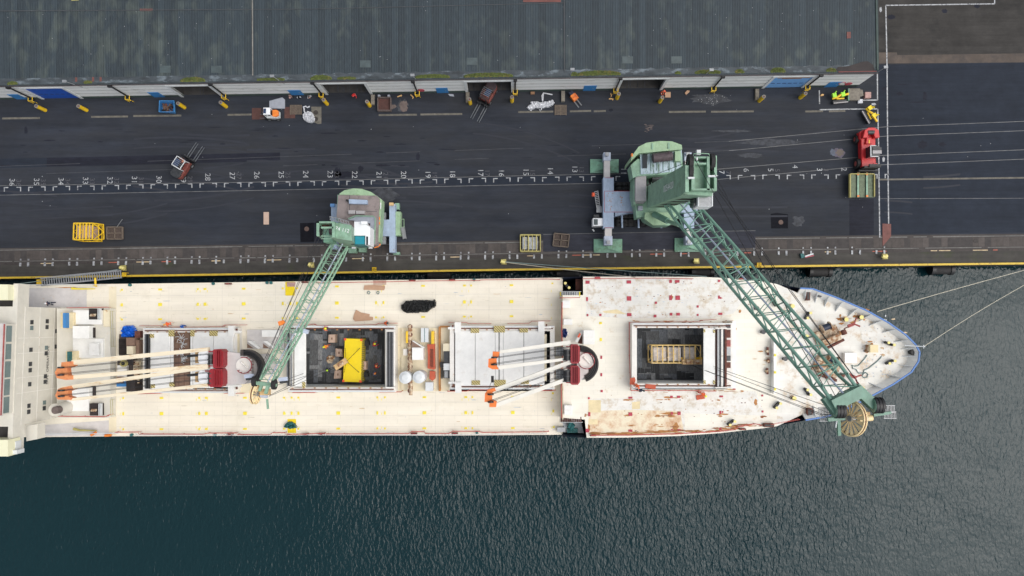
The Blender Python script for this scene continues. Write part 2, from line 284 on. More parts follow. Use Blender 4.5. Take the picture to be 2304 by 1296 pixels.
wv=mth('SINE',mth('MULTIPLY',sx.outputs[0],2*math.pi/.23),0); bp=N.new('ShaderNodeBump'); bp.inputs['Distance'].default_value=.010; L.new(wv,bp.inputs['Height']); L.new(bp.outputs[0],b.inputs['Normal'])
# timber hold floor
m,N,L,b=node_mat('hold_floor'); b.inputs['Roughness'].default_value=.7
g=N.new('ShaderNodeNewGeometry')
mp=N.new('ShaderNodeMapping'); mp.inputs['Scale'].default_value=(.42,.42,1); L.new(g.outputs['Position'],mp.inputs[0])
br=N.new('ShaderNodeTexBrick'); br.inputs['Color1'].default_value=(.016,.018,.021,1); br.inputs['Color2'].default_value=(.075,.08,.085,1); br.inputs['Mortar'].default_value=(.006,.006,.008,1); br.inputs['Scale'].default_value=1.6; br.inputs['Mortar Size'].default_value=.025; br.inputs['Bias'].default_value=-.25; br.offset=.37; br.squash=1.5
L.new(mp.outputs[0],br.inputs[0])
f2=wn(3,(3,.6,1),0,8); m2=N.new('ShaderNodeMix'); m2.data_type='RGBA'; m2.blend_type='MULTIPLY'; m2.inputs[0].default_value=1; L.new(br.outputs[0],m2.inputs[6]); L.new(mth('MULTIPLY',mth('ADD',f2,.0),1.7),m2.inputs[7]); L.new(m2.outputs[2],b.inputs['Base Color'])
# crossed stripe hatch pads
m,N,L,b=node_mat('tread'); g=N.new('ShaderNodeNewGeometry'); sx=N.new('ShaderNodeSeparateXYZ'); L.new(g.outputs['Position'],sx.inputs[0])
s1=mth('SINE',mth('MULTIPLY',mth('ADD',sx.outputs[0],sx.outputs[1]),2*math.pi/.34),0)
m2=N.new('ShaderNodeMix'); m2.data_type='RGBA'; L.new(mth('GREATER_THAN',s1,.15),m2.inputs[0]); m2.inputs[6].default_value=(.60,.50,.20,1); m2.inputs[7].default_value=(.17,.13,.05,1); L.new(m2.outputs[2],b.inputs['Base Color'])
# ---------------- setting ----------------
WZ=-3.6
b=B(); b.sheet([(-900,-500),(900,-500),(900,500),(-900,500)],WZ,px=False); b.build('water','water',kind='structure')
EDGE=[(-600,635.5),(0,627),(560,618.5),(1152,608.5),(1700,601.5),(2304,594.5),(2900,588)]
def ledge(dy,z=0): return [P(x,y+dy,z) for x,y in EDGE]
q=ledge(0); top=[(p.x,p.y) for p in q]
b=B(); b.prism(top+[(260,300),(-260,300)],-6,0,px=False); b.m[-2]=1
for i in range(len(b.m)): b.m[i]=1
b.m[-2]=0
b.build('quay_ground',['asphalt','quay_wall'],kind='structure')
# apron strips: brown coping slab, trench, slabs, pale joint
A0=[(-600,567),(0,558.5),(560,550),(1152,541),(1700,532.5),(2304,526),(2900,520)]
def band(lo,hi,z,m,name,mats):
    b=B()
    for i in range(len(A0)-1):
        f=lambda k,t:(A0[k][0],A0[k][1]+(EDGE[k][1]-A0[k][1])*t)
        b.sheet([f(i,lo),f(i+1,lo),f(i+1,hi),f(i,hi)],z,m)
    return b.build(name,mats,kind='structure')
band(0,.995,.004,0,'quay_apron','apron'); band(.56,.995,.008,0,'coping_slab','coping')
AY=lambda x,t:interp(A0,x)+(interp(EDGE,x)-interp(A0,x))*t
b=B(); x=-300; k=0
while x<2600:
    w=R.choice([13.5,14,14.5,14]); 
    b.sheet([(x+.6,AY(x,.11)),(x+w-.3,AY(x+w,.11)),(x+w-.3,AY(x+w,.40)),(x+.6,AY(x,.40))],.009,R.choice([0,0,0,1,1,2]))
    x+=w; k+=1
b.build('apron_paving',['slab1','slab2','slab3'],kind='structure')
b=B()
for t,w,m in ((.065,.13,0),(.435,.10,0)):
    x=-300
    while x<2500:
        l=R.uniform(20,90)
        b.strip([(x,AY(x,t)),(x+l,AY(x+l,t))],w*R.uniform(.6,1.2),.012,m); x+=l+R.choice([0,0,0,4,14])
for t in (.50,.545): b.strip([(x,AY(x,t)) for x in range(-300,2600,60)],.07,.0121,1)
x=-200
while x<2400:
    l=R.uniform(10,34); b.strip([(x,AY(x,.522)),(x+l,AY(x+l,.522))],.12,.0125,R.choice([1,1,2,3])); x+=l+R.uniform(2,60)
for x in (300,553,790,1348,1779,2200): b.strip([(x,AY(x,.57)),(x,AY(x,.98))],.05,.0122,4)
mat('salmon',(.40,.10,.06),.7,var=.3); mat('cream_line',(.55,.42,.25),.7,var=.3)
b.build('trench_lines',['joint','pipe_dark','salmon','cream_line','black'],kind='structure')
b=B(); b.beam(ledge(-1.5)[0]+Vector((0,0,.12)),ledge(-1.5)[1]+Vector((0,0,.12)),.28,.2)
e=ledge(-1.6)
for p,q_ in zip(e[1:],e[2:]): b.beam(p+Vector((0,0,.12)),q_+Vector((0,0,.12)),.28,.2)
b.build('quay_edge_kerb','paint_yellow',kind='structure')
# asphalt patches
b=B()
def pt(x0,y0,x1,y1,z,m): b.sheet([(x0,y0),(x1,y0+(x0-x1)*.0),(x1,y1),(x0,y1)],z,m)
b.sheet([(105,355),(330,350),(630,343),(630,362),(330,370),(105,375)],.004,0)
b.sheet([(-200,362),(105,355),(105,375),(-200,384)],.004,1)
b.sheet([(675,502),(706,501),(707,544),(676,545)],.006,2); b.sheet([(706,501),(724,503),(725,543),(707,544)],.006,0)
b.sheet([(1734,481),(1748,479),(1773,482),(1773,514),(1735,514)],.005,2)
b.sheet([(1222,528),(1700,520),(1700,558),(1222,566)],.0135,3)
b.sheet([(1911,450),(1966,448),(1966,528),(1911,529)],.005,0)
b.sheet([(1978,146),(2600,136),(2600,519),(1978,527)],.004,1)
b.sheet([(0,419),(560,411),(1100,398),(1640,384),(1640,404),(1100,417),(560,428),(0,438)],.004,1)
b.sheet([(2003,142),(2700,133),(2700,-300),(1960,-300),(1976,142)],.0065,4)
b.sheet([(1976,118),(2018,118),(2019,124),(2600,116),(2600,138),(1976,143)],.009,5)
b.build('road_patches',['asphalt_dark','asphalt_blue','patch_black','asphalt_mid','asphalt_brown','concrete_brown'],kind='structure')
b=B()
def blob(cx,cy,rx,ry,z,m,n=22,j=.3,px=True):
    b.sheet([(cx+rx*(1+R.uniform(-j,j))*math.cos(2*math.pi*i/n),cy+ry*(1+R.uniform(-j,j))*math.sin(2*math.pi*i/n)) for i in range(n)],z,m)
for a in ((770,393,30,7),(812,380,6,7),(728,371,5,2),(905,372,8,2),(983,370,7,2),(760,390,8,12),(1993,200,9,5),(2025,211,8,4),(2081,216,5,9),(2075,325,10,9),(2120,325,8,5),(2065,230,20,1.6),(2030,190,14,1.2),(2005,38,9,5),(2125,25,6,5),(2198,14,6,5),(58,293,4,8),(860,372,16,2.5),(940,352,4,9),(1375,248,5,4),(1930,392,8,3)): blob(*a,.0075,0)
for a in ((1600,222,42,12),(1797,497,14,11),(905,237,12,14),(1650,295,40,3),(1690,350,30,5),(860,440,34,18),(1740,320,70,7)): blob(*a,.0072,1)
blob(908,238,9,13,.0082,2); blob(884,240,7,5,.0083,2)
for i in range(46): blob(R.uniform(0,1300),R.uniform(285,380),R.uniform(4,22),R.uniform(.5,1.6),.0070,0,10)
for i in range(40): blob(R.uniform(0,2304),R.uniform(230,500),R.uniform(.5,1.2),R.uniform(.5,1.2),.0095,3,6)
for i in range(40): blob(1600+R.gauss(0,18),222+R.gauss(0,7),R.uniform(.4,1),R.uniform(.4,1),.0097,3,6)
for i in range(11): blob(1457+R.uniform(-7,12),280+i*1.7,R.uniform(3,8)*(1-i/13),.8,.0098,2,7)
for k in range(30):
    x,y=R.uniform(-20,2200),R.uniform(275,500); a=R.uniform(-.25,.25); c_=R.uniform(-.004,.004); l=R.uniform(60,260); m_=R.choice([0,0,1])
    for off in (0,R.uniform(22,30)/1.0*.9):
        pts=[(x+l*t,y+off+math.tan(a)*l*t*.4+c_*(l*t)**2*.3) for t in [i/9 for i in range(10)]]
        if all(275<p[1]<520 for p in pts): b.strip(pts,R.uniform(.18,.32),.0062+k*.00002,4)
b.build('ground_stains',['asphalt_dark','chalk','foam_tan','paint_white','track'],kind='structure')
mat('oil1',(.10,.075,.06),.5,var=.3,scale=2); mat('oil2',(.06,.075,.11),.5,var=.3,scale=2); mat('oil3',(.075,.06,.09),.5,var=.3)
b=B(); blob(1886,345,14,10,.010,2); blob(1890,343,9,7,.0105,0); blob(1874,343,6,8,.011,1); b.build('oil_stain',['oil1','oil2','oil3'],kind='structure')
# crane rails / joints
b=B()
for l in ([(-200,381),(560,355),(1100,336),(1640,318),(1996,285),(2304,273),(2600,262)],[(-200,400),(560,376),(1100,356),(1640,339),(1996,306),(2304,294),(2600,284)],[(-200,421),(0,418),(560,410),(1150,396),(1400,391),(1600,382),(1978,350),(2304,337),(2600,327)],[(-200,442),(0,439),(600,428),(1150,416),(1330,413),(1600,405),(1978,371),(2304,358),(2600,350)]):
    for i in range(len(l)-1):
        a_,c_=l[i],l[i+1]; dx=c_[0]-a_[0]; n=max(1,int(dx/70))
        for k in range(n):
            t0,t1=k/n,(k+1)/n; q0=(a_[0]+dx*t0,a_[1]+(c_[1]-a_[1])*t0); q1=(a_[0]+dx*t1,a_[1]+(c_[1]-a_[1])*t1)
            if a_[0]>1300 or l[0][1]>415 or R.random()<.6: b.strip([q0,q1],.08,.012,0 if a_[0]>1500 or l[0][1]>415 else 2)
b.strip([(1978,447),(2304,446)],.06,.012,0); b.strip([(1222,527.5),(1340,525),(1700,519)],.06,.015,0); b.strip([(1978,404),(2304,400)],.25,.0118,1)
b.build('crane_rails',['rail_line','drain','rail_faint'],kind='structure')
# drain covers
b=B()
for x0,x1,y in ((5,90,266),(205,288,262.5),(300,408,260.5),(512,566,258),(852,938,258.5),(946,1040,257),(1166,1245,251.5),(1282,1330,250),(1336,1363,250),(1505,1588,251.5),(1600,1696,251),(1812,1852,250.5),(1865,1902,250)): b.strip([(x0,y+.5),(x1,y-.5)],.28,.014,0)
b.build('drain_covers','drain',kind='structure')
# painted marks
LY=[(-100,424),(0,421.5),(585,410),(1100,400.5),(1300,397),(1700,393.5),(1970,391.5),(2100,391)]
b=B()
for k in range(-1,36):
    for x,s_ in ((47.5+k*55.06,-1),(63.5+k*55.06,1)):
        if x<0 or (x>1420 and x<1600 ): continue
        y=interp(LY,x); d=R.uniform(-.4,.4); m_=1 if (k*7+(s_>0))%9==0 else 0
        p=P(x,y,.016)
        z=.016
        b.sheet([(x,y+d),(x+s_*10.5,y+d),(x+s_*10,y+d+2.0),(x,y+d+2.0)],z,m_)
        b.sheet([(x,y+d+2.0),(x+s_*2.3,y+d+2.0),(x+s_*2.3,y+d+10),(x,y+d+10)],z,m_)
for n_ in range(36,0,-1):
    if n_ in (12,10,9,8): continue
    x=26.5+(36-n_)*55.06+ (8 if n_==17 else 0); y=interp(LY,x)-11+ {4:-7,28:-3,17:-2,15:-1,13:-6,14:-3,26:-5,27:-5,25:-5,24:-5,23:-4,22:-2,7:4,6:0}.get(n_,0)
    M4=Mx(P(x,y,.017),(0,-1,0),(1,0,0)); vs,fs=text(str(n_),M4,1.12,'','')
    b.add(vs,fs,1 if n_ in (22,) else 0)
    if n_%2==1 or n_>30: 
        M4=Mx(P(x+15,y+1,.0165),(0,-1,0),(1,0,0)); vs,fs=text(str(n_),M4,1.0,'',''); b.add(vs,fs,2)
b.build('bay_numbers',['paint_white','paint_white','paint_faint'],kind='structure')
b=B()
for l in ([(2238,-10),(2238,8.5),(1993,12),(1994.5,80),(1996,160),(1997,300),(1998.5,420),(1999.5,503)],[(1974,166),(1974.5,225),(1942,225.5)],[(1843.5,203),(1844,234)],[(1844,247),(1900,245.5),(1975,245),(1977,330),(1978,420),(1979.5,534)]): b.strip(l,.17,.016,0)
for x,y,dx,dy in ((1981.5,22,0,1),(1966,234.5,1,0),(1988,358,0,-1)):
    b.sheet([(x-dx*5-dy*2,y-dy*6-dx*2),(x-dx*5+dy*2,y-dy*6+dx*2),(x+dx*2+dy*3,y+dy*2+dx*3),(x+dx*6,y+dy*6),(x+dx*2-dy*3,y+dy*2-dx*3)],.0165,0)
for k in range(0,36):
    for x in (46.5+k*55.0,64+k*55.0):
        if x<1: continue
        t=.535; y=AY(x,t); c=P(x,y,0); 
        b.wbox((c.x,c.y-.05,.06),(.26,R.uniform(.5,.7),.1),m=0)
        if R.random()<.75: b.wbox((c.x+.03,c.y+.65,.05),(.2,.22,.08),m=0)
b.build('painted_marks',['paint_white'],kind='structure')
# ---------------- warehouse ----------------
EH=5.7
WA=P(-420,198.5,EH); WB=P(1974,162.5,EH); wd=(WB-WA).normalized(); wn_=Vector((wd.y,-wd.x,0))  # towards the quay
WA=Vector((WA.x,WA.y,0)); WB=Vector((WB.x,WB.y,0)); wlen=(WB-WA).length
def wp(s,z,out=0): return Vector((WA.x+wd.x*s+wn_.x*out,WA.y+wd.y*s+wn_.y*out,z))
def ws(px,z=0,out=0):
    lo,hi=-30,wlen+10
    for _ in range(40):
        mi=(lo+hi)/2
        if proj(wp(mi,z,out))[0]<px: lo=mi
        else: hi=mi
    return lo
def wbx(b,s0,s1,z0,z1,o0,o1,m=0):
    q=lambda z:[wp(s0,z,o1),wp(s1,z,o1),wp(s1,z,o0),wp(s0,z,o0)]
    return b.hexa(q(z0),q(z1),m)
wh=thing('warehouse','long grey warehouse with dark corrugated roof and roller doors facing the quay','warehouse',wp(wlen/2,0))
DR=[(100,182,'blue'),(414,498,'o'),(739,833,'o'),(1054,1150,'o'),(1391,1484,'o'),(1719,1802,'lb')]
DH=4.35
dd=[(ws(a),ws(c),k) for a,c,k in DR]
b=B(); s=0
for a,c,k in dd:
    wbx(b,s,a,.75,EH,-.25,0); wbx(b,s,a,0,.75,-.25,.01,1); wbx(b,a,c,DH,EH,-.25,0); s=c
wbx(b,s,wlen,.75,EH,-.25,0); wbx(b,s,wlen,0,.75,-.25,.01,1)
for z in (1.9,3.1,4.3,):
    s=0
    for a,c,k in dd+[(wlen,0,0)]:
        wbx(b,s,a,z,z+.04,0,.012,2); s=c
wbx(b,0,wlen,4.93,4.98,0,.012,2)
# side wall east
e0=wp(wlen,0); 
b.hexa([e0+Vector((-.25,0,0)),e0,e0+Vector((0,70,0)),e0+Vector((-.25,70,0))],[e0+Vector((-.25,0,EH)),e0+Vector((0,0,EH)),e0+Vector((0,70,EH)),e0+Vector((-.25,70,EH))],0)
b.build('wall',['wall_panel','green_base','gutter'],wh)
b=B(); wbx(b,0,wlen-.3,0.01,.02,-9,-.25,0); wbx(b,0,wlen-.3,0,EH,-9.3,-9,0)
for i in range(30):
    s=R.choice(dd[1:5]); s=R.uniform(s[0],s[1]); wbx(b,s,s+.12,.022,.024,-R.uniform(1,5),-.3,1)
for a,c,k in dd[1:5]: wbx(b,a-.3,a-.05,0,EH-.2,-9,-.26,0); wbx(b,c+.05,c+.3,0,EH-.2,-9,-.26,0)
b.build('interior',['interior','chalk'],wh)
# roof: monopitch rising inland
rz=lambda y:EH+.15+ (y-WA.y)*.03
y1=WA.y+75
b=B(); xs0,xs1=WA.x,WB.x+.15
ya=lambda x:WA.y+(x-WA.x)*wd.y/wd.x-.05
vs=[]; 
for x in (xs0,xs1):
    vs+=[(x,ya(x),EH+.15),(x,y1,EH+.15+.03*(y1-ya(x)))]
def rp(px,py):   # point on roof
    z=EH+.2
    for _ in range(8):
        p=P(px,py,z); z=EH+.15+.03*(p.y-ya(p.x))
    return Vector((p.x,p.y,z))
b.add([vs[0],vs[2],vs[3],vs[1]]+[(v[0],v[1],v[2]-.14) for v in (vs[0],vs[2],vs[3],vs[1])],[[0,1,2,3],[7,6,5,4],[0,4,5,1],[1,5,6,2]])
b.build('roof','roof_sheet',wh)
def rsheet(b,pts,dz,m,th=.02):
    q=[rp(x,y)+Vector((0,0,dz)) for x,y in pts]; a=sum(q[i].x*q[(i+1)%len(q)].y-q[(i+1)%len(q)].x*q[i].y for i in range(len(q)))
    if a<0:q.reverse()
    n=len(q); b.add([v-Vector((0,0,th)) for v in q]+q,[[i,(i+1)%n,n+(i+1)%n,n+i] for i in range(n)]+[[n+i for i in range(n)]],m)
b=B(); EY=lambda x:192-x*.0158
pts=[(x,EY(x)-1) for x in range(0,1960,12)]; up=[(x,EY(x)-15-R.uniform(-2,2)*(x>560)) for x in range(1956,-1,-12)]
for i in range(len(pts)-1):
    a_,c_=pts[i],pts[i+1]; u=up[len(up)-1-i]; u2=up[max(0,len(up)-2-i)]
    rsheet(b,[a_,c_,u2,u],.03,0)
b.build('eave_flashing','bitumen',wh)
b=B()
RM=['roof_red','yellow_dull','roof_dark','roof_light','red_trim','paint_white']
RP=[([(315,20),(344,20),(344,24.5),(315,25)],.05,0),([(1177,-8),(1262,-8),(1262,5),(1177,5)],.05,0),([(1905,72),(1914,72),(1914,86),(1905,87)],.05,0)]
for x in (172,210,227): RP.append(([(x-2.5,EY(x)-15),(x+2,EY(x)-15),(x+2,EY(x)-5),(x-2.5,EY(x)-5)],.05,0))
RP+=[([(161,-6),(178,-6),(178,1),(161,2)],.05,1),([(400,-6),(417,-6),(417,0),(400,0)],.05,3)]
for x,y in ((810,136),(1400,127),(1510,127),(360,148),(475,148),(1050,130)): RP.append(([(x,y),(x+24,y),(x+24,y+16),(x,y+16)],.04,3))
RP.append(([(1878,160),(1885,151),(1910,149),(1940,139),(1952,138),(1964,146),(1968,161),(1900,162)],.07,2))
RP.append(([(1886,EY(1886)-1),(1972,EY(1972)-1),(1972,EY(1972)+1),(1886,EY(1886)+1)],.075,4))
for a_,dz_,m_ in RP:
    b=B(); rsheet(b,a_,dz_,0); b.build('roof_panel',RM[m_],wh)
b=B()
for i in range(70): x,y=R.uniform(0,1960),R.uniform(0,150); rsheet(b,[(x,y),(x+1,y),(x+1,y+1.2),(x,y+1.2)],.04,0)
so_=b.build('bird_droppings','paint_white',wh); so_['kind']='stuff'
b=B()
rsheet(b,[(567,-10),(569,-10),(570,170),(568,170)],.10,1,.1); b.build('roof_seam',['gutter','strip_pale'],wh); b=B(); rsheet(b,[(1268,-10),(1270.5,-10),(1271,160),(1269,160)],.10,0,.1); b.build('roof_seam',['gutter'],wh); b=B()
rsheet(b,[(1969.5,-10),(1973,-10),(1976,158),(1972,158)],.12,2,.12)
rsheet(b,[(0,24),(700,20),(1270,6),(1270,7.5),(700,21.5),(0,26)],.06,0,.03)
b.build('roof_ridge_cap',['gutter','strip_pale','green_base'],wh)
def mossb(x0,x1,h):
    b=B()
    for i in range(int((x1-x0)*h*2.0)+8):
        x=R.uniform(x0,x1); e=math.sin(math.pi*(x-x0)/(x1-x0))**.5; y=EY(x)-3-R.uniform(0,h*.8)*e; p=rp(x,y); r=R.uniform(.06,.2)
        n=7; a0=R.uniform(0,6)
        b.add([p+Vector((r*R.uniform(.6,1.2)*math.cos(a0+6.283*j/n),r*R.uniform(.6,1.2)*math.sin(a0+6.283*j/n),.03)) for j in range(n)]+[p+Vector((0,0,R.uniform(.05,.15)))],[[j,(j+1)%n,n] for j in range(n)])
    b.build('moss_clump','moss',wh)
for a in ((18,38,5),(190,206,4),(408,460,9),(580,640,3),(700,745,9),(760,800,3),(936,1010,6),(1045,1152,8),(1285,1300,6),(1300,1395,9),(1520,1530,4),(1565,1620,7),(1655,1672,7),(1735,1765,10),(1860,1880,6)): mossb(*a)
b=B(); wbx(b,0,wlen+.1,EH-.12,EH+.08,-.02,.16,0); wbx(b,0,wlen+.1,EH-.16,EH-.12,-.02,.17,1); b.build('gutter',['gutter','red_trim'],wh)
for a,c,k in dd:
    b=B()
    wbx(b,a-.4,a,0,DH,-.28,.08); wbx(b,c,c+.4,0,DH,-.28,.08); wbx(b,a-.4,c+.4,DH,DH+.3,-.28,.081)
    f=b.build('door_frame','wall_trim',wh)
    if k!='o':
        b=B(); wbx(b,a,c,.02,DH,-.2,-.05,0)
        n=6
        for i in range(n): wbx(b,a+.4+i*(c-a-.6)/n,a+.4+(i+.68)*(c-a-.6)/n,1.6,1.85,-.05,-.04,1)
        if k=='lb': 
            wbx(b,a+.5,c-.3,3.75,4.2,-.05,-.03,2); wbx(b,a+1.2,c-1.4,3.5,3.75,-.05,-.031,2)
        b.build('roller_door',['door_blue' if k=='blue' else 'door_lblue','navy','wood_orange'],wh)
# service doors / signs on the wall
for x,w in ((40,1.3),(352,1.3),(666,1.5),(995,1.4),(1327,1.5),(1874,1.5)):
    s=ws(x,1.0); b=B(); wbx(b,s-w*.6,s+w*.6,.05,2.1,0,.05,0); wbx(b,s+.4,s+.55,1.0,1.1,.05,.09,1); b.build('side_door',['sign_blue','steel'],wh)
for x in (948,1907):
    s=ws(x,1.0); b=B(); c=wp(s,1.3,.02); b.tube([c,c+wn_*.05],.5,0,16); b.build('wall_sign','sign_red',wh)
s=ws(1896,1.8); b=B(); c=wp(s,1.6,.02); b.tube([c,c+wn_*.04],.5,0,16); c=wp(s,1.6,.065); b.tube([c,c+wn_*.02],.36,1,16); b.build('round_sign',['sign_red','wall_trim'],wh)
# pipes with yellow foot guards
PB=[80,296,510,727,941,1159,1383,1601,1810]
GL=['left of the first blue roller door','between the first two doors','right of the open door beside the blue skip','left of the second open door','left of the red round wall sign in mid wall','at the right jamb of the door with the forklift','left of the open door nearest the big crane','on the plain wall by the white stain','right of the pale blue patched door']
for x,g_ in zip(PB,GL):
    s=ws(x); b=B(); b.tube([wp(s,.3,.18),wp(s,EH-.5,.18),wp(s,EH-.15,.1)],.11,0,8); b.wbox(wp(s,EH-.3,.2),(.5,.4,.4),m=0); b.build('downpipe','black',wh)
    t=thing('pipe_guard','yellow pipe guard at the downpipe '+g_,'pipe guard',wp(s,0,.35),'yellow guards at the downpipe feet')
    for q in (-.3,.3):
        b=B(); b.tube([wp(s+q,0,.65),wp(s+q,1.1,.65),wp(s+q,1.1,.08)],.05,0,6); b.build('post','yellow',t)
    b=B(); b.tube([wp(s-.3,1.1,.65),wp(s+.3,1.1,.65)],.05,0,6); b.tube([wp(s-.3,.6,.65),wp(s+.3,.6,.65)],.05,0,6); b.build('rail','yellow',t)
# wall lamps
for xw,zw,xe,ye in ((186,4.6,145,183),(640,4.7,612,171),(938,5,928,169),(1281,5,1288,156),(1580,4.9,1601,157),(1975,5,1993,151)):
    s=min(ws(xw,zw),wlen-.1); a=wp(s,zw,.02); e=P(xe,ye,7.2); b=B(); b.tube([a,e],.05,0,6); b.wbox(e,(.55,.35,.12),m=0); b.build('wall_lamp','steel',wh)
# yellow bollards
BL=[(102,248,'left of the first blue roller door'),(195,248,'right of the first blue roller door'),(415,242,'beside the blue skip'),(509,240,'right of the doorway near the blue skip'),(736,234,'left of the second open doorway'),(832,238,'with rusty top right of the second open doorway'),(1058,233,'left of the doorway the forklift enters'),(1152,228,'right of the doorway the forklift enters'),(1388,221,'with white top left of the last open doorway'),(1484,229,'beside the flattened cardboard box'),(1708,227,'left of the pale blue door, rusty ring top'),(1800,220,'right of the pale blue door')]
bproto=None
for i,(x,y,l) in enumerate(BL):
    p=P(x,y,0)
    if not bproto:
        bproto=thing('bollard','',None or 'bollard',(0,0,0)); b=B(); b.cyl((0,0),0,1.9,.27,0,14); b.build('post','yellow',bproto); b=B(); b.cyl((0,0),1.9,1.95,.27,0,14); b.cyl((0,0),1.95,1.97,.12,1,10); b.build('cap',['strip_pale','rust_dark'],bproto); o=bproto; o.location=p
    else: o=copy_tree(bproto,loc=p)
    tag(o,'yellow steel bollard '+l,'bollard','yellow bollards at the doors')
# ---------------- ship ----------------
MZ=4.0; FZ=6.2
ship=thing('cargo_ship','long cream decked cargo ship moored along the quay with open hatches and blue rimmed bow','ship',P(1000,800,WZ))
N0=[(-400,644),(55,640),(240,639),(400,637),(700,632.5),(1140,626.5),(1266,624.5)]
S0=[(-400,984),(80,983.5),(270,981.5),(740,979.5),(1000,980),(1266,978)]
N1=[(1266,623.5),(1312,622.5),(1480,622.5),(1580,623),(1640,626),(1720,634),(1800,648)]
S1=[(1266,983),(1320,985),(1412,984.5),(1524,981),(1620,974.5),(1717,963.5),(1812,946)]
BOW=[(1800,648.5),(1828,650),(1880,669),(1950,699),(2000,727),(2038,754),(2060,776),(2068.5,792),(2066,813),(2050,837),(2010,864),(1968,887),(1910,917),(1860,937),(1812,945)]
BZ=7.5
def inwards(p,k): 
    c=P(1850,800,p.z); return p+(c-p).normalized()*k
bowtop=[P(x,y,BZ) for x,y in BOW]; bowdk=[Vector((*(inwards(p,.55)).xy,FZ)) for p in bowtop]
BY=lambda L_,x:interp(L_,x)
# hull sides
def hull():
    b=B()
    ring=[P(x,y,MZ) for x,y in N0]+[P(x,y,FZ) for x,y in N1]+bowdk[1:-1]+[P(x,y,FZ) for x,y in S1[::-1]]+[P(x,y,MZ) for x,y in S0[::-1]]
    cy=P(1000,803,0).y; bowx=max(p.x for p in ring); n=len(ring); low=[]
    for p in ring:
        t=max(0,(p.x-P(1560,800,0).x)/(bowx-P(1560,800,0).x)); k=.96-.62*t**1.3
        low.append(Vector((p.x-6*t*t,cy+(p.y-cy)*k,WZ-1)))
    mid=[p*.5+q*.5 for p,q in zip(ring,low)]
    for i in range(n-1):
        b.add([ring[i],ring[i+1],mid[i+1],mid[i]],[[0,1,2,3]],0); b.add([mid[i],mid[i+1],low[i+1],low[i]],[[0,1,2,3]],0)
    return b.build('hull',['hull_navy'],ship)
hull()
# deck plates: main deck
b=B()
def poly(b,pts,z,m,th=.25): b.prism(pts,z-th,z,m)
hat=[(328,741,533,882),(660,736,868,874),(1010,736,1245,872)]
nm=[(x,y) for x,y in N0]; sm=[(x,y) for x,y in S0]
poly(b,nm+[(1266,738),(-400,738)],MZ,0); poly(b,[(-400,880),(1266,880)]+sm[::-1],MZ,0)
for x0,x1 in ((-400,330),(531,662),(866,1012),(1243,1266)): b.box(x0,738,x1,880,MZ-.25,MZ,0)
b.sheet([(57,648),(195,647),(195,692),(62,692)],MZ+.01,1); b.sheet([(86,957),(255,945),(255,981),(86,982)],MZ+.01,1)
b.sheet([(245,645),(262,645),(262,980),(245,980)],MZ+.012,3)
b.sheet([(888,738),(1010,738),(1010,880),(888,880)],MZ+.011,3)
# faint weld seams
for y in (665,700,725,905,935,960): b.strip([(262,y),(1262,y-4 if y<800 else y)],.035,MZ+.014,2)
for x in (380,500,620,820,980,1100,1210): b.strip([(x,640),(x,737)],.03,MZ+.014,2); b.strip([(x,881),(x,978)],.03,MZ+.014,2)
b.build('main_deck',['deck_cream','deck_pink','seam','ship_cream'],ship)
# fore deck
b=B()
fn=N1+[]; fore=[(1266,738)]
poly(b,[(x,max(y,0)) for x,y in N1]+[(1800,738),(1312,738),(1312,664),(1266,664)],FZ,0) if 0 else None
poly(b,[(1312,622.5),(1480,622.5),(1580,623),(1640,626),(1720,634),(1748,639),(1748,737),(1312,737)],FZ,0)
poly(b,[(1266,664),(1312,664),(1312,737),(1266,737)],FZ,0)
poly(b,[(1266,737),(1425,737),(1425,876),(1266,876)],FZ,0)
poly(b,[(1640,737),(1748,737),(1748,876),(1640,876)],FZ,0)
poly(b,[(1266,876),(1748,876),(1748,959),(1717,963.5),(1620,974.5),(1524,981),(1412,984.5),(1320,985),(1316,944),(1266,940)],FZ,0)
bw=[(p.x,p.y) for p in bowdk]
t0=P(1748,639,FZ); t1=P(1748,959,FZ)
b.prism([(t0.x,t0.y)]+bw+[(t1.x,t1.y)],FZ-.25,FZ,1,px=False)
b.box(1266,664,1267.5,944,MZ,FZ+.01,2)
# coloured paint fields
b.sheet([(1318,628),(1578,626),(1650,632),(1700,640),(1650,705),(1600,716),(1416,716),(1320,711)],FZ+.01,3)
b.sheet([(1323,897),(1420,896),(1420,875),(1700,880),(1718,925),(1714,958),(1620,970),(1524,978),(1412,981),(1326,981)],FZ+.01,3)
b.sheet([(1324,925),(1420,922),(1530,925),(1540,977),(1412,980.5),(1327,980)],FZ+.014,4)
b.sheet([(1540,930),(1715,935),(1713,957),(1620,969),(1541,976)],FZ+.0141,5)
b.sheet([(1324,900),(1352,900),(1352,928),(1324,928)],FZ+.018,6); b.sheet([(1422,905),(1440,903),(1440,920),(1422,921)],FZ+.018,6); b.sheet([(1324,943),(1345,943),(1345,955),(1324,955)],FZ+.018,6)
b.sheet([(1935,700),(1980,720),(2010,770),(2010,800),(1960,780),(1935,760)],FZ+.012,7)
b.sheet([(1355,700),(1388,696),(1410,707),(1360,704)],FZ+.02,6)
b.build('fore_deck',['deck_white','deck_bow','ship_cream','deck_worn','deck_rust','deck_white','patch_cream','deck_worn'],ship)
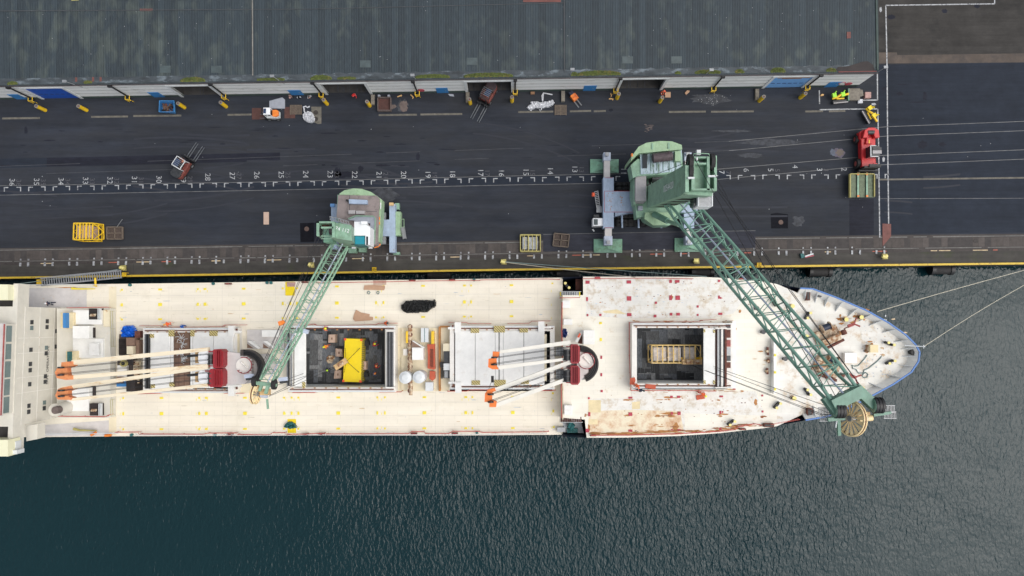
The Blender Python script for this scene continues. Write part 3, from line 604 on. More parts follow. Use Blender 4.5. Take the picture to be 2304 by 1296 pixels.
# rust streak blotches
b=B()
def rblob(cx,cy,rx,ry,z,m,n=14,j=.35): b.sheet([(cx+rx*(1+R.uniform(-j,j))*math.cos(6.283*i/n),cy+ry*(1+R.uniform(-j,j))*math.sin(6.283*i/n)) for i in range(n)],z,m)
for x,y,rx,ry in ((1505,930,18,2.5),(1500,893,6,1.5),(1530,893,5,1.5),(1520,960,7,10),(1480,972,40,2),(1400,976,50,2.5),(1340,975,14,4),(1560,970,20,2),(1325,963,3,9),(1650,965,30,1.5),(1700,905,4,8),(1655,740,3,3),(1665,700,4,3),(1670,880,4,2),(1924,712,7,3),(1890,718,6,4),(2000,743,5,4),(1936,873,7,4),(1950,790,6,5),(1880,750,12,6),(1870,820,14,8),(1510,668,4,5)): rblob(x,y,rx,ry,FZ+.022,0)
for i in range(110):
    x=R.uniform(1320,1720); y=R.choice([R.uniform(630,715),R.uniform(885,975)]); r=R.uniform(.5,1.6)
    rblob(x,y,r*R.uniform(.7,2),r*.7,FZ+.023,R.choice([0,0,1]),7)
for i in range(70):
    x=R.uniform(1935,2010); y=R.uniform(705,850); r=R.uniform(.5,2.2)
    rblob(x,y,r*.9,r,FZ+.023,2,7)
for i in range(60): rblob(R.uniform(1320,1560),R.uniform(628,715),R.uniform(.5,2.6),R.uniform(.4,1.3),FZ+.0235,R.choice([2,3]),7)
for x,y,l in ((150,647,22),(1000,0,0)):
    if l: rblob(x,y,l,1,MZ+.02,0)
for i in range(45): rblob(R.choice([R.uniform(60,240),R.uniform(260,1260)]),R.choice([R.uniform(650,735),R.uniform(885,975)]),R.uniform(.4,1.6),R.uniform(.3,.8),MZ+.02,2,7)
mat('grime',(.66,.60,.48),.7,var=.2,scale=2); mat('rust_brown',(.27,.10,.04),.8,var=.3,scale=3); mat('rust_tan',(.60,.46,.30),.8,var=.2,scale=2); mat('scuff',(.50,.52,.53),.7,var=.3); mat('scuff_blue',(.58,.64,.70),.7,var=.2)
b.build('rust_marks',['stain_rust','rust_dark','scuff','scuff_blue'],ship,kind='stuff')
b=B()
for k in range(34):
    x=R.choice([1512,1528,1420,1325,1620,1715,1500,1480]); y=R.choice([897,932,955,933]); rblob(x+R.uniform(-9,9),y+R.uniform(-3,6),R.uniform(2,11),R.uniform(.6,2),FZ+.026+k*.0002,R.choice([0,0,1]))
for k in range(60):
    x=R.uniform(1325,1715); y=interp(S1,x)-R.uniform(3,14); rblob(x,y,R.uniform(3,16),R.uniform(.5,1.6),FZ+.034+k*.0002,R.choice([0,0,1]))
for k in range(40):
    x=R.uniform(1420,1650); y=R.choice([723,724,878,881])+R.uniform(-2,2); rblob(x,y,R.uniform(2,8),R.uniform(.4,1.0),FZ+.047+k*.0002,R.choice([0,1]))
for k in range(50):
    a=R.choice([(1866,757),(1864,828),(1728,800),(1960,785),(1898,719),(1932,714),(2000,745)]); rblob(a[0]+R.gauss(0,16),a[1]+R.gauss(0,9),R.uniform(1,7),R.uniform(.5,3),FZ+.056+k*.0002,R.choice([0,0,2]))
for k in range(170):
    x=R.uniform(262,1262); y=R.choice([R.uniform(642,736),R.uniform(884,976),R.choice([737,883])]); rblob(x,y,R.uniform(.6,9),R.uniform(.3,1.0),MZ+.022+k*.0001,R.choice([3,3,3,3,2,4]),9)
for k in range(60):
    x=R.choice([328,533,650,890,1012,1247,995,903])+R.gauss(0,3); y=R.uniform(740,878); rblob(x,y,R.uniform(.5,2),R.uniform(1,7),MZ+.022+k*.0001+.02,R.choice([2,3,0]),9)
b.build('rust_streaks',['stain_rust','rust_brown','rust_tan','grime','scuff'],ship,kind='stuff')
# bulwark at the bow with ribs and blue cap
b=B()
for i in range(len(bowtop)-1):
    a,c,d,e_=bowtop[i],bowtop[i+1],bowdk[i+1],bowdk[i]
    ai,ci=inwards(a,.12),inwards(c,.12)
    b.add([a,c,d,e_,ai,ci,inwards(d,.12),inwards(e_,.12)],[[0,1,2,3],[7,6,5,4],[4,5,1,0]],0)
bul=b.build('bulwark','hatch_white',ship)
b=B()
for i in range(len(bowtop)-1):
    b.beam(bowtop[i]+Vector((0,0,.07)),bowtop[i+1]+Vector((0,0,.07)),.19,.14)
b.build('blue_cap_rail','hull_blue',bul)
b=B()
for i in range(len(bowtop)-1):
    n_=max(1,round((bowtop[i+1]-bowtop[i]).length/2.0))
    for k in range(n_):
        t=(k+.5)/n_; a=bowtop[i].lerp(bowtop[i+1],t); d=bowdk[i].lerp(bowdk[i+1],t); inn=inwards(d,1.0); a2=inwards(a,.1)
        u=(bowtop[i+1]-bowtop[i]).normalized()*.04
        b.add([a2-u,d-u,inn-u,a2+u,d+u,inn+u],[[0,1,2],[5,4,3],[0,3,4,1],[1,4,5,2],[2,5,3,0]])
b.build('rib','wall_trim',bul)
# side railings
def rail(name,pts,z,m,h=1.0,posts=2.2,rail_n=2,par=ship,r=.035):
    b=B(); r=r*.7; q=[P(x,y,z+h) for x,y in pts]
    for k in range(rail_n): b.tube([v-Vector((0,0,h*.5*k)) for v in q],r,0,5)
    for a,c in zip(q,q[1:]):
        n=max(1,int((c-a).length/posts))
        for i in range(n+1):
            p=a.lerp(c,i/n); b.tube([p,p-Vector((0,0,h))],r*.8,0,5)
    return b.build(name,m,par)
rail('railing',[(700,636),(860,634),(940,632),(1060,630.5),(1078,631),(1082,629.5),(1230,627.5),(1260,628.5)],MZ,'red_rail',r=.05)
rail('railing',[(258,973),(310,972.5),(313,977),(455,977.5),(466,975),(530,974.5),(534,978),(605,978.5),(612,974),(640,974),(645,978),(690,977),(728,975)],MZ,'red_rail',r=.05)
rail('railing',[(728,975),(735,977),(920,976),(925,972),(953,971.5),(957,976),(1010,976),(1018,971),(1078,971),(1084,973.5),(1225,972),(1235,971)],MZ,'red_rail',r=.05)
rail('railing',[(300,979.5),(740,978.8),(1000,979),(1230,976.3)],MZ,'wall_trim',r=.04)
rail('railing',[(1312,626.5),(1480,625.5),(1560,627)],FZ,'red_rail',r=.05)
rail('railing',[(1330,980),(1412,979.5),(1524,976.5),(1620,971),(1655,967),(1660,961),(1700,954),(1714,957)],FZ,'red_rail',r=.06)
rail('railing',[(1735,956),(1800,944)],FZ,'red_rail',r=.04)
rail('railing',[(1265,622+58),(1264,740),(1265,770),(1266,800),(1263,870),(1264,940)],FZ,'red_rail',r=.08,h=1.0)
rail('railing',[(1260,670),(1305,669.5)],MZ+1.2,'red_rail',r=.07)
# hatch-side red rails
for pts in ([(313,733),(360,733),(363,735.5),(430,736),(500,734.5),(505,731),(550,731)],[(310,886.5),(360,885),(367,882),(430,881),(460,881.5),(498,881.5),(505,885),(548,885)],[(656,738),(705,729),(712,732),(760,732.5),(845,730),(852,727.5),(892,727)],[(657,883.5),(707,883.5),(715,880),(840,878.5),(855,882.5),(902,882)],[(1009,725),(1048,725.5),(1054,728),(1105,728)],[(1142,728),(1190,727.5),(1197,722.5),(1238,722)],[(1006,880.5),(1050,880.5),(1056,877.5),(1100,877)],[(1212,879.5),(1250,878)]):
    rail('railing',pts,MZ,'red_rail',r=.05)
for pts in ([(1417,725),(1500,724),(1575,723.5),(1578,720.5),(1612,718.5)],[(1417,725),(1417,800),(1420,879)],[(1420,879),(1500,878.5),(1560,879),(1612,880.5)]): rail('railing',pts,FZ,'red_rail',r=.045)
# ---- hatches ----
mat('floor_black',(.035,.037,.040),.8,var=.4,scale=4,stretch=(2,.7,1)); mat('floor_dark',(.085,.088,.092),.8,var=.5,scale=4,stretch=(2,.7,1)); mat('floor_grey',(.20,.205,.21),.8,var=.5,scale=4,stretch=(2,.7,1)); mat('floor_blue',(.12,.13,.145),.8,var=.5,scale=4,stretch=(2,.7,1)); mat('floor_pale',(.19,.20,.21),.8,var=.4,scale=4)
def hatch(x0,y0,x1,y1,base,top,ix0,iy0,ix1,iy1,ibot):
    "coaming ring outer rect, inner opening rect (px at top), floor"
    h=B()
    h.box(x0,y0,x1,iy0,base,top,0); h.box(x0,iy1,x1,y1,base,top,0); h.box(x0,iy0,ix0,iy1,base,top+.002,0); h.box(ix1,iy0,x1,iy1,base,top+.002,0)
    o=h.build('hatch_coaming','coam',ship)
    h=B(); a,c=P(ix0,iy1,top),P(ix1,iy0,top)
    X0,Y0,X1,Y1=a.x,a.y,c.x,c.y; t=.15
    for (p0,q0,p1,q1) in ((X0-t,Y0-t,X0,Y1+t),(X1,Y0-t,X1+t,Y1+t),(X0,Y0-t,X1,Y0),(X0,Y1,X1,Y1+t)):
        h.hexa([Vector(v) for v in ((p0,q0,ibot),(p1,q0,ibot),(p1,q1,ibot),(p0,q1,ibot))],[Vector(v) for v in ((p0,q0,base-.01),(p1,q0,base-.01),(p1,q1,base-.01),(p0,q1,base-.01))])
    h.build('hold_wall','plate_white',o)
    h=B(); h.hexa([Vector(v) for v in ((X0,Y0,ibot-.2),(X1,Y0,ibot-.2),(X1,Y1,ibot-.2),(X0,Y1,ibot-.2))],[Vector(v) for v in ((X0,Y0,ibot),(X1,Y0,ibot),(X1,Y1,ibot),(X0,Y1,ibot))]); 
    for i in range(170):
        w=R.choice([1.2,1.2,2.4,.6]); l=R.choice([1.2,2.4,3.6,1.8]); xx=X0+R.uniform(.0,max(.1,X1-X0-w)); yy_=Y0+R.uniform(0,max(.1,Y1-Y0-l)); xx=X0+round((xx-X0)/.6)*.6
        xe=min(X1-.02,xx+w); ye=min(Y1-.02,yy_+l); h.sheet([(xx,yy_),(xe,yy_),(xe,ye),(xx,ye)],ibot+.003+i*.0004,R.choice([0,0,1,1,2,3,3]),px=False)
    for k in range(80):
        xx=R.uniform(X0,X1-.1); yy_=R.uniform(Y0,Y1-1.5); h.sheet([(xx,yy_),(xx+.02,yy_),(xx+.02,yy_+R.uniform(.5,1.4)),(xx,yy_+1.2)],ibot+.075+k*.0001,R.choice([0,2,4]),px=False)
    h.build('hold_floor',['floor_black','floor_dark','floor_grey','floor_blue','floor_pale'],o)
    for y,s_ in ((y0,1),(y1,-1)):
        h=B()
        h.tube([P(x0+4,y+s_*6,top+.08),P(x1-4,y+s_*6,top+.08)],.07,0,6)
        h.box(x0+2,min(y,y+s_*3),x1-2,max(y,y+s_*3),top,top+.12,1)
        for i in range(9): h.box(x0+8+(x1-x0-16)*i/9,y+s_*9-1,x0+12+(x1-x0-16)*i/9,y+s_*9+1,top,top+.06,2)
        h.build('coaming_trim',['rust_dark','wall_trim','stain_rust'],o)
    return o
mat('plate_white',(.66,.68,.68),.6,var=.06,scale=.5,dirt=(.5,.45,.38),dsc=1,dthr=.68)
h1=hatch(322,738,533,884,MZ,5.9,337,748,525,875,3.2)
h2=hatch(648,733,890,882,MZ,6.0,660,739,867,872,.8)
h3=hatch(1012,733,1248,876,MZ,5.9,1022,745,1238,868,2.5)
h4=hatch(1422,727,1648,874,FZ,8.0,1433,738,1609,863,2.3)
b=B(); b.box(662,742,688,870,6.0,6.25,0); b.build('hatch_cover','hatch_white',h2,bev=.05)
b=B(); b.box(1583,738,1609,864,8.0,8.25,0); b.build('hatch_cover','hatch_white',h4,bev=.05)
for x0,y0,x1,y1,z_,p_ in ((680,860,687,872,6.25,h2),(1583,741,1587,748,8.25,h4),(1583,856,1588,864,8.25,h4),(1605,742,1609,749,8.25,h4),(1605,856,1609,864,8.25,h4)):
    b=B(); b.box(x0,y0,x1,y1,z_,z_+.1,0); b.build('tread_plate','tread',p_)
def covers(par,rects,z,m,lift=.25):
    for x0,y0,x1,y1 in rects:
        b=B(); b.box(x0,y0,x1,y1,z,z+lift,0); b.build('hatch_cover',m,par,bev=.05)
covers(h1,[(338,748,383,875),(383.8,748,389.5,875),(428,748,433,875),(433.8,748,479.7,873),(480.4,748,524,871)],5.9,'hatch_white')
b=B(); b.box(391,749,427,875,3.4,5.3,0)
for x in (402,414): b.box(x,749,x+.8,875,5.3,5.32,1)
for y in (767,784,800,818,835,852): b.box(391,y,427,y+.8,5.3,5.325,1)
b.build('floor_crates',['card_dark','rust_dark'],None,'brown crates stowed in the narrow gap of the aftmost hatch','crates')
for cx,cy in ((408,760),(412,773),(411,797),(409,808)):
    b=B(); c=P(cx,cy,5.4)
    for i in range(9):
        a=R.uniform(0,6.28); l=R.uniform(.5,1.0); b.tube([c,c+Vector((l*.5*math.cos(a),l*.5*math.sin(a),.25)),c+Vector((l*math.cos(a+.3),l*math.sin(a+.3),.05))],.035,0,5)
    b.build('lashing_sling','wall_trim',label={760:'white rope sling spread on the brown crates, topmost of four',773:'white rope sling on the brown crates, second from the top',797:'white rope sling on the brown crates, third from the top',808:'white rope sling on the brown crates, lowest of four'}[cy],cat='rope sling',group='white slings on the brown crates')
covers(h3,[(1024,745,1068.6,868),(1069.4,745,1114,868),(1114.5,745,1121.8,868),(1123.8,745,1132,868),(1132.5,745,1178,867),(1179,745,1225,866)],5.9,'hatch_white')
for x0,y0,x1,y1,p in ((1059,739,1078,749,h3),(1111,733,1136,748,h3),(1169,739,1188,748,h3),(1061,856,1080,866,h3),(1112,855,1138,869,h3),(1172,855,1190,864,h3),(337,752,346,760,h1),(379,743,391,757,h1),(428,743,437,757,h1),(471,744,489,756,h1),(339,865,348,873,h1),(381,861,391,870,h1)):
    b=B(); b.box(x0,y0,x1,y1,6.0,6.24,0); b.build('tread_plate','tread',p)
# white hinge arms of the covers
for x,y,p,sy in ((1030,733,h3,1),(1031,868,h3,-1),(1218,731,h3,1),(520,741,h1,1),(520,875,h1,-1)):
    b=B(); dx=-1 if x in(1030,1031) else 1
    b.box(x-7,y-8,x+7,y+16,5.95,6.4,0); b.box(min(x,x+dx*22),y+sy*6-3,max(x,x+dx*22),y+sy*6+2,5.9,6.3,0); b.box(x+dx*10,y-3+sy,x+dx*13,y+2+sy,6.31,6.6,1)
    b.build('hinge_arm',['hatch_white','rust_dark'],p)
for x,y0,y1,p in ((1224,752,858,h3),(1016,752,858,h3),(530,752,865,h1)):
    b=B(); b.box(x-3,y0,x+6,y1,5.2,5.7,0); b.build('end_beam','ship_cream',p)
# folded cover stacks (dark channels)
def stack(par,x0,y0,x1,y1,z,cols):
    b=B(); n=len(cols); w=(x1-x0)/n
    for i,m in enumerate(cols): b.box(x0+i*w,y0,x0+(i+.85)*w,y1,z,z+.5+.35*(i%2),m)
    b.box(x0,y0-4,x1,y0-1,z,z+1.0,4); b.box(x0,y1+1,x1,y1+4,z,z+1.0,4)
    b.build('folded_cover',['coam','dark_metal','steel','rust_dark','coam'],par)
stack(h1,325,752,338,874,5.6,[2,1,2,1,0]); stack(h2,645,744,660,868,5.4,[2,1,1,2,3]); stack(h2,868,747,889,870,5.6,[0,1,2,1,2,0]); stack(h4,1610,741,1636,870,7.6,[3,2,2,0,2,3])
b=B(); b.box(1637,726,1646,876,FZ,7.9,0); 
for y0,y1,m in ((728,738,1),(742,760,2),(765,780,3),(782,798,4),(800,812,1),(815,828,2)): b.box(1634,y0,1644,y1,7.0,8.1,m)
b.build('cover_housing',['patch_cream','dark_metal','rust_dark','red_dirty','steel'],h4)
b=B(); b.box(1648,722,1656,874,FZ,7.9,0); b.build('end_bulkhead','hatch_white',h4)
# wall side boards in hold 2 / gap
# breakwater
b=B(); b.box(1741,762,1746,886,FZ,7.2,0); b.box(1737,766,1741,884,FZ,6.5,2)
for y in (799,838,876): b.box(1742,y-2.5,1746.5,y+2.5,7.2,7.3,1)
for x_,y_,l_ in ((1727,790,9),(1729,812,5),(1726,835,7)): b.tube([P(x_,y_-l_,FZ+.3),P(x_+1,y_+l_,FZ+.3)],.16,3,6); b.box(x_-2,y_-2,x_+3,y_+3,FZ,FZ+.5,4)
b.build('breakwater',['hatch_white','yellow_pad','ship_cream','rust_dark','rust_part'],ship)
# deck pads
def padset(z,m,lst,name):
    for it in lst:
        x,y,w,h=it; b=B(); b.box(x-w/2,y-h/2,x+w/2,y+h/2,z,z+.08,0); b.build(name,m,ship)
L_=[]
for x,w,s_ in ((274,3.5,1),(360,8,1),(445,3.5,1),(461,6,1),(548,8,1),(636,4,1),(653,4,1),(668,4,1),(758,8,1),(846,3.5,1),(863,3.5,1),(952,8,1),(1045,6,1),(1060,3.5,1),(1151,8,1)):
    for k,y in enumerate((652,686,719)):
        if x in(653,) and k==0: continue
        if x==758: x_=757
        yy=y-(x-270)*.0085; 
        if x>700 and k==0: yy=644.5-(x-758)*.007
        L_.append((x,yy,w,4 if k!=1 else 7))
    for k,y in enumerate((896,931,966)):
        L_.append((x+3+ (x-270)*.0,y-(x-270)*.003,w,4 if k!=1 else 7))
L_+=[(1244,885,4,4),(1245,925,4,6),(1246,961,4,4),(1243,637.5,4,3)]
padset(MZ,'yellow_pad',L_,'lashing_pad')
b=B()
for x in (270,441,450,466,642,661,673,850,858,1039,1054,1240):
    for y in (655,686,716,899,931,962): b.box(x,y-2.5,x+.9,y+2.5,MZ,MZ+.025,0)
b.build('lashing_marks','yellow_pad',ship)
padset(FZ,'red_pad',[(1322,635,9,7),(1321,673,4,9),(1322,709,4,5),(1351,708.5,5,5),(1415,634.5,10,7),(1415.5,671.5,10,10),(1416,708,10,7),(1476,681,5,5),(1474,711,6,6),(1509,633,6,7),(1524,633,10,6),(1509,670,6,11),(1525,670,10,10),(1510,707,6,6),(1526,707,8,6),(1570,689.5,4.5,5),(1570,708.5,4,4.5),(1618,632,5,5),(1618,668.5,4,7),(1622,670.5,3,4),(1621,706,9,5),(1344.5,625.5,13,5),(1418.5,895,9,4),(1511,893,6,5),(1527,893,7,5),(1418.5,932,8.5,8),(1512,930,5,6),(1528,930,7,8),(1418.5,969,9,5),(1512,967,4,3),(1528,967,7,3),(1623,892,8,4),(1621,928,4,7),(1626,927,3,4),(1715.5,890,4,4),(1716,926,4,4),(1325,896,4,4),(1326,932,5,9),(1322,969,8,8),(1621,965,5,5),(1353,804,4,7),(1353,843,4,7),(1354,880,5,5),(1652,725,6,3),(1652,766,6,8),(1652,800,6,4),(1652,838,6,5),(1652,875,6,3)],'deck_socket')
padset(FZ,'yellow_pad',[(1351.5,727,6,5),(1352,764,5,7)],'lashing_pad')
# double bitts
def bitts(x,y,ang,z,base='black',L=13,r=2.6,plate=None):
    b=B(); c=P(x,y,z); d=Vector((math.cos(rad(ang)),math.sin(rad(ang)),0)); s_=1/ppm(z)
    b.wbox(c+Vector((0,0,.2)),((L+5)*s_,5*s_,.4),rad(ang),0)
    o=b.build('mooring_bitts',base,ship)
    for k in (-1,1):
        p=c+d*k*L*s_/2; b=B(); b.cyl(p,z+.3,z+.95,r*s_,0,14); b.cyl(p,z+.95,z+1.02,r*s_*1.18,1,14); b.build('bitt_post',['black','yellow_cap'],o)
    if plate:
        b=B(); b.sheet([(x+plate*14*math.cos(rad(ang))*math.cos(t)-8*math.sin(t)*math.sin(rad(-ang)),y-14*plate*math.sin(rad(ang))*math.cos(t)-8*math.sin(t)*math.cos(rad(-ang))) for t in [6.283*i/16 for i in range(16)]],z+.01); b.build('bitt_base','pink_box',o)
for a in ((1740,681,-58,FZ),(1814,710,60,FZ),(1814,881,-58,FZ),(1746,911,48,FZ),(1997,773,-22,FZ),(1999,814,26,FZ),(1643,950,36,FZ,'black',13,2.6,1),(1275,643,-50,MZ)): bitts(*a)
b=B(); 
for x,y in ((1286,949),(1290,955)): b.tube([P(x-6,y+12,MZ+.5),P(x,y,MZ+.8)],.3,0,8)
b.box(1254,962,1271,972,MZ,MZ+1.1,1); b.box(1276,964,1300,974,MZ,MZ+.4,0)
b.build('mooring_gear',['tarp_green','steel'],ship)
b=B(); b.prism([(1266,939),(1306,943),(1314,975),(1266,972)],MZ,MZ+.02,0); b.box(1295,628,1310,652,MZ,MZ+.03,1); b.build('deck_recess',['scuff','rust_dark'],ship)
# stairs at the deck step
for x0,y0,x1,y1,m,fm in ((1260,656,1307,667,'wall_trim','yellow_pad'),(1262,938,1310,950,'rust_dark','wall_trim')):
    b=B(); n=12
    for i in range(n):
        z=MZ+.2+(FZ-MZ)*i/n; xx=x0+(x1-x0)*i/n; b.box(xx,y0,xx+(x1-x0)/n*.62,y1,z-.05,z,1 if (i in(0,n-1) and m=='wall_trim') else 0)
    for y in (y0,y1): b.beam(P(x0,y,MZ+.2),P(x1,y,FZ),.08,.2,2)
    b.build('stairs',[m,'yellow_pad','wall_trim'],ship)
# single rollers / posts on the bow
for x,y in ((1778,689),(1898,719),(1932,714),(1810,757),(1934,873),(1782,895)):
    b=B(); c=P(x,y,FZ); b.cyl(c,FZ,FZ+.25,.32,1,14); b.cyl(c,FZ+.25,FZ+.75,.2,0,12); b.cyl(c,FZ+.75,FZ+.85,.28,2,12); b.build('roller',['black','rust_part','yellow_cap'],ship)
for x,y in ((1700,694),(1714,747),(1722,744),(1763,807),(1775,806),(1840,665),(1952,707)):
    b=B(); c=P(x,y,FZ); b.cyl(c,FZ,FZ+.6,.22,0,12); b.cyl(c,FZ+.6,FZ+.66,.3,0,12); b.build('vent_post','dark_metal',ship)
# mooring winches
def winch(x,y,ang):
    c=P(x,y,FZ+.9); r=Matrix.Rotation(rad(ang),3,'Z'); u=r@Vector((1,0,0)); v=r@Vector((0,1,0))
    b=B(); b.wbox(c+Vector((0,0,-.7)),(3.4,2.0,.25),rad(ang),0); b.wbox(c+v*-.5,(2.4,.8,.8),rad(ang),0)
    o=b.build('mooring_winch','rust_part',ship)
    b=B(); b.tube([c+v*1.3-u*.5,c+v*1.3+u*.6],.42,0,14); b.tube([c+v*1.3-u*.6,c+v*1.3-u*.5],.6,1,14); b.tube([c+v*1.3+u*.6,c+v*1.3+u*.7],.6,1,14); b.build('rope_drum',['hull_navy','rust_part'],o)
    b=B(); b.tube([c+v*-1.3-u*.9,c+v*-1.1+u*1.6],.2,0,10); b.tube([c+u*2.0-v*.5,c+u*2.0+v*.1],.35,0,12); b.tube([c-u*1.5+v*.4,c-u*1.5+v*1.2],.4,1,12); b.build('winch_drum',['rust_dark','rust_part'],o)
    b=B(); p=c+u*3.6+v*.3
    for s_ in (-1,1): b.tube([p-u*.8+v*s_*.1,p+u*.2+v*s_*.1,p+u*.7+v*s_*.6],.12,0,6)
    b.tube([c+u*2.2+v*.2,p],.08,1,6); b.build('anchor_gear',['red_dirty','rust_dark'],o)
winch(1866,757,22); winch(1864,828,-24)
b=B(); b.box(1901,794,1928,817,FZ,FZ+.7,0); b.build('store_hatch','hatch_white',ship); b=B(); b.box(1958,776,1976,793,FZ,FZ+1.2,0); b.box(1954,776,1957.5,793,FZ,FZ+.8,1); b.build('chain_box',['patch_cream','rust_part'],ship)
b=B(); c=P(2050,792,FZ); b.cyl(c,FZ,FZ+.8,.45,0,12); b.build('bow_roller','black',ship)
b=B(); b.tube([P(2035,777,FZ+1.5),P(2082,780,FZ+2.2)],.07,0,6); b.tube([P(2078,776,FZ+2.2),P(2078,784,FZ+2.2)],.07,0,6); b.build('jackstaff','wall_trim',ship)
for x0,y0,x1,y1 in ((1815,655,1823,676),(1817,919,1828,940),(1720,953,1742,961)):
    b=B(); b.box(x0,y0,x1,y1,FZ,FZ+.6,0); b.box(x0+1.5,y0+2,x1-1.5,y1-2,FZ+.6,FZ+.63,1); b.build('fairlead',['rust_dark','black'],ship)
for x,y,z in ((512,638.3,MZ),(685,634.5,MZ),(927,631,MZ),(1017,629.5,MZ),(516,978.5,MZ),(687,978,MZ),(722,977.5,MZ),(931,976,MZ),(1023,975.5,MZ),(1668,627,FZ),(1672,966,FZ),(1335,980,FZ)):
    b=B(); b.box(x-7,y-1.5,x+7,y+1.7,z,z+.5,0); b.box(x-3,y-1,x+3,y+1,z+.5,z+.53,1); b.build('fairlead',['rust_dark','red_dk'],ship)
b=B()
for x,y in ((294,641.5),(481,638.5),(1067,630),(298,978),(485,978),(1073,972.5),(602,636.5),(611,636.5)): b.cyl(P(x,y,MZ),MZ,MZ+.35,.19,0,12)
b.build('air_vents','tarp_green',ship)
# fore deck lockers
for x0,y0,x1,y1,h_ in ((1266,676,1283,693,1.0),(1268,718,1288,731,1.0),(1313,743,1338,775,1.6),(1270,912,1288,934,1.0)):
    b=B(); b.box(x0,y0,x1,y1,FZ,FZ+h_,0); b.box(x0+1,(y0+y1)/2-.4,x1-1,(y0+y1)/2+.4,FZ+h_,FZ+h_+.03,1); b.build('deck_locker',['hatch_white','coam'],ship,bev=.1)
b=B(); b.prism([(1294,768),(1299,771),(1313,745),(1310,743)],FZ+.8,FZ+.95,0); b.prism([(1299,758),(1303,760),(1307,752),(1304,749)],FZ+.95,FZ+1.02,1); b.prism([(1300,772),(1313,746),(1313,775)],FZ,FZ+.02,2); b.build('open_door',['hatch_white','orange_red','rust_dark'],ship)
# ---- superstructure ----
XF=P(135,800,MZ).x; yN=P(135,693,MZ).y; yS=P(127,939,MZ).y; ZT=12.4
sup=B()
def wb(b,x0,x1,y0,y1,z0,z1,m=0): return b.hexa([Vector(v) for v in((x0,y0,z0),(x1,y0,z0),(x1,y1,z0),(x0,y1,z0))],[Vector(v) for v in((x0,y0,z1),(x1,y0,z1),(x1,y1,z1),(x0,y1,z1))],m)
wb(sup,XF-14,XF,yS,yN,MZ,ZT,0); 
for z in (5.4,8.2,11.0): wb(sup,XF,XF+.02,yS,yN,z,z+.05,2)
for y in (yN-4,yN-9,yS+4,yS+9): wb(sup,XF,XF+.03,y,y+.06,MZ,ZT-.4,2)
yb0=P(20,932,13.5).y; yb1=P(20,729,13.5).y
wb(sup,XF-12,XF-.1,yb0,yb1,ZT,14.4,0); wb(sup,XF-12,XF+.15,yb0-.1,yb1+.1,14.4,14.55,3)
so=sup.build('superstructure',['super_wall','red_dirty','coam','deck_pink'],ship)
b=B(); wb(b,XF+.05,XF+.15,yb0,yb1,14.55,14.7,0); wb(b,XF-.9,XF-.6,yb0,yb1,14.56,14.8,0); b.build('roof_edge','red_dirty',so)
for y0,y1 in ((733,769),(774,808),(813,849),(853,889),(893,929)):
    b=B(); wb(b,XF-.1,XF-.02,P(20,y1,13.5).y,P(20,y0,13.5).y,13.15,14.0,0); b.build('bridge_window','bridge_glass',so)
for z,ys in ((9.75,(725,738,787,819,833,864.5,913,926.5)),(6.85,(723,736,782.5,795,846.6,859,905.7,918.5)),(4.9,(745,779.7))):
    for y in ys:
        px=1159-(-XF)*1536/(98-z); yy=P(px,y,z).y; b=B(); wb(b,XF,XF+.06,yy-.27,yy+.27,z-.27,z+.27,0); b.build('window','bridge_glass' if R.random()<.3 else 'dark_metal',so)
z=6.45; M4=Mx((XF+.035,P(104,822,z).y,z),(0,1,0),(0,0,1)); vs,fs=text('SAFE  OPERATION',M4,.62,'',''); b=B(); b.add(vs,fs); b.build('lettering','black',so)
# wings
yw1=P(35,638,ZT).y; yw0=P(35,1023,ZT).y
for ya_,yb_,r0,r1 in ((yw0,yS,yw0+3.8,yS-.1),(yN,yw1,yN+.1,yw1-3.8)):
    b=B(); wb(b,XF-.25,XF,ya_,yb_,10.4,ZT,0); wb(b,XF-6,XF-.25,ya_,yb_,10.9,11.2,1); wb(b,XF-.6,XF-.25,ya_,yb_,ZT-.1,ZT,0); wb(b,XF-.32,XF-.26,r0,r1,10.9,ZT-.15,2)
    b.build('bridge_wing',['super_wall','interior','red_dirty'],so)
b=B(); b.prism([(84,954),(84,988),(59,993),(59,958)],8,9.5,0); b.build('wing_bracket','super_wall',so)
b=B(); b.box(-40,640,18,675,11.3,13.4,0); b.build('wing_cab','wing_cream',so); b=B(); b.box(-40,990,18,1027,11.3,13.4,0); b.build('wing_cab','wing_cream',so)
b=B(); b.box(23,650,34,668,11.2,12.2,0); b.box(23,993,35,1011,11.2,12.2,0); b.box(10,690,30,703,11.2,11.4,1); b.box(24,1013,38,1022,11.3,12.6,0); b.build('wing_console',['wall_trim','dark_metal'],so)
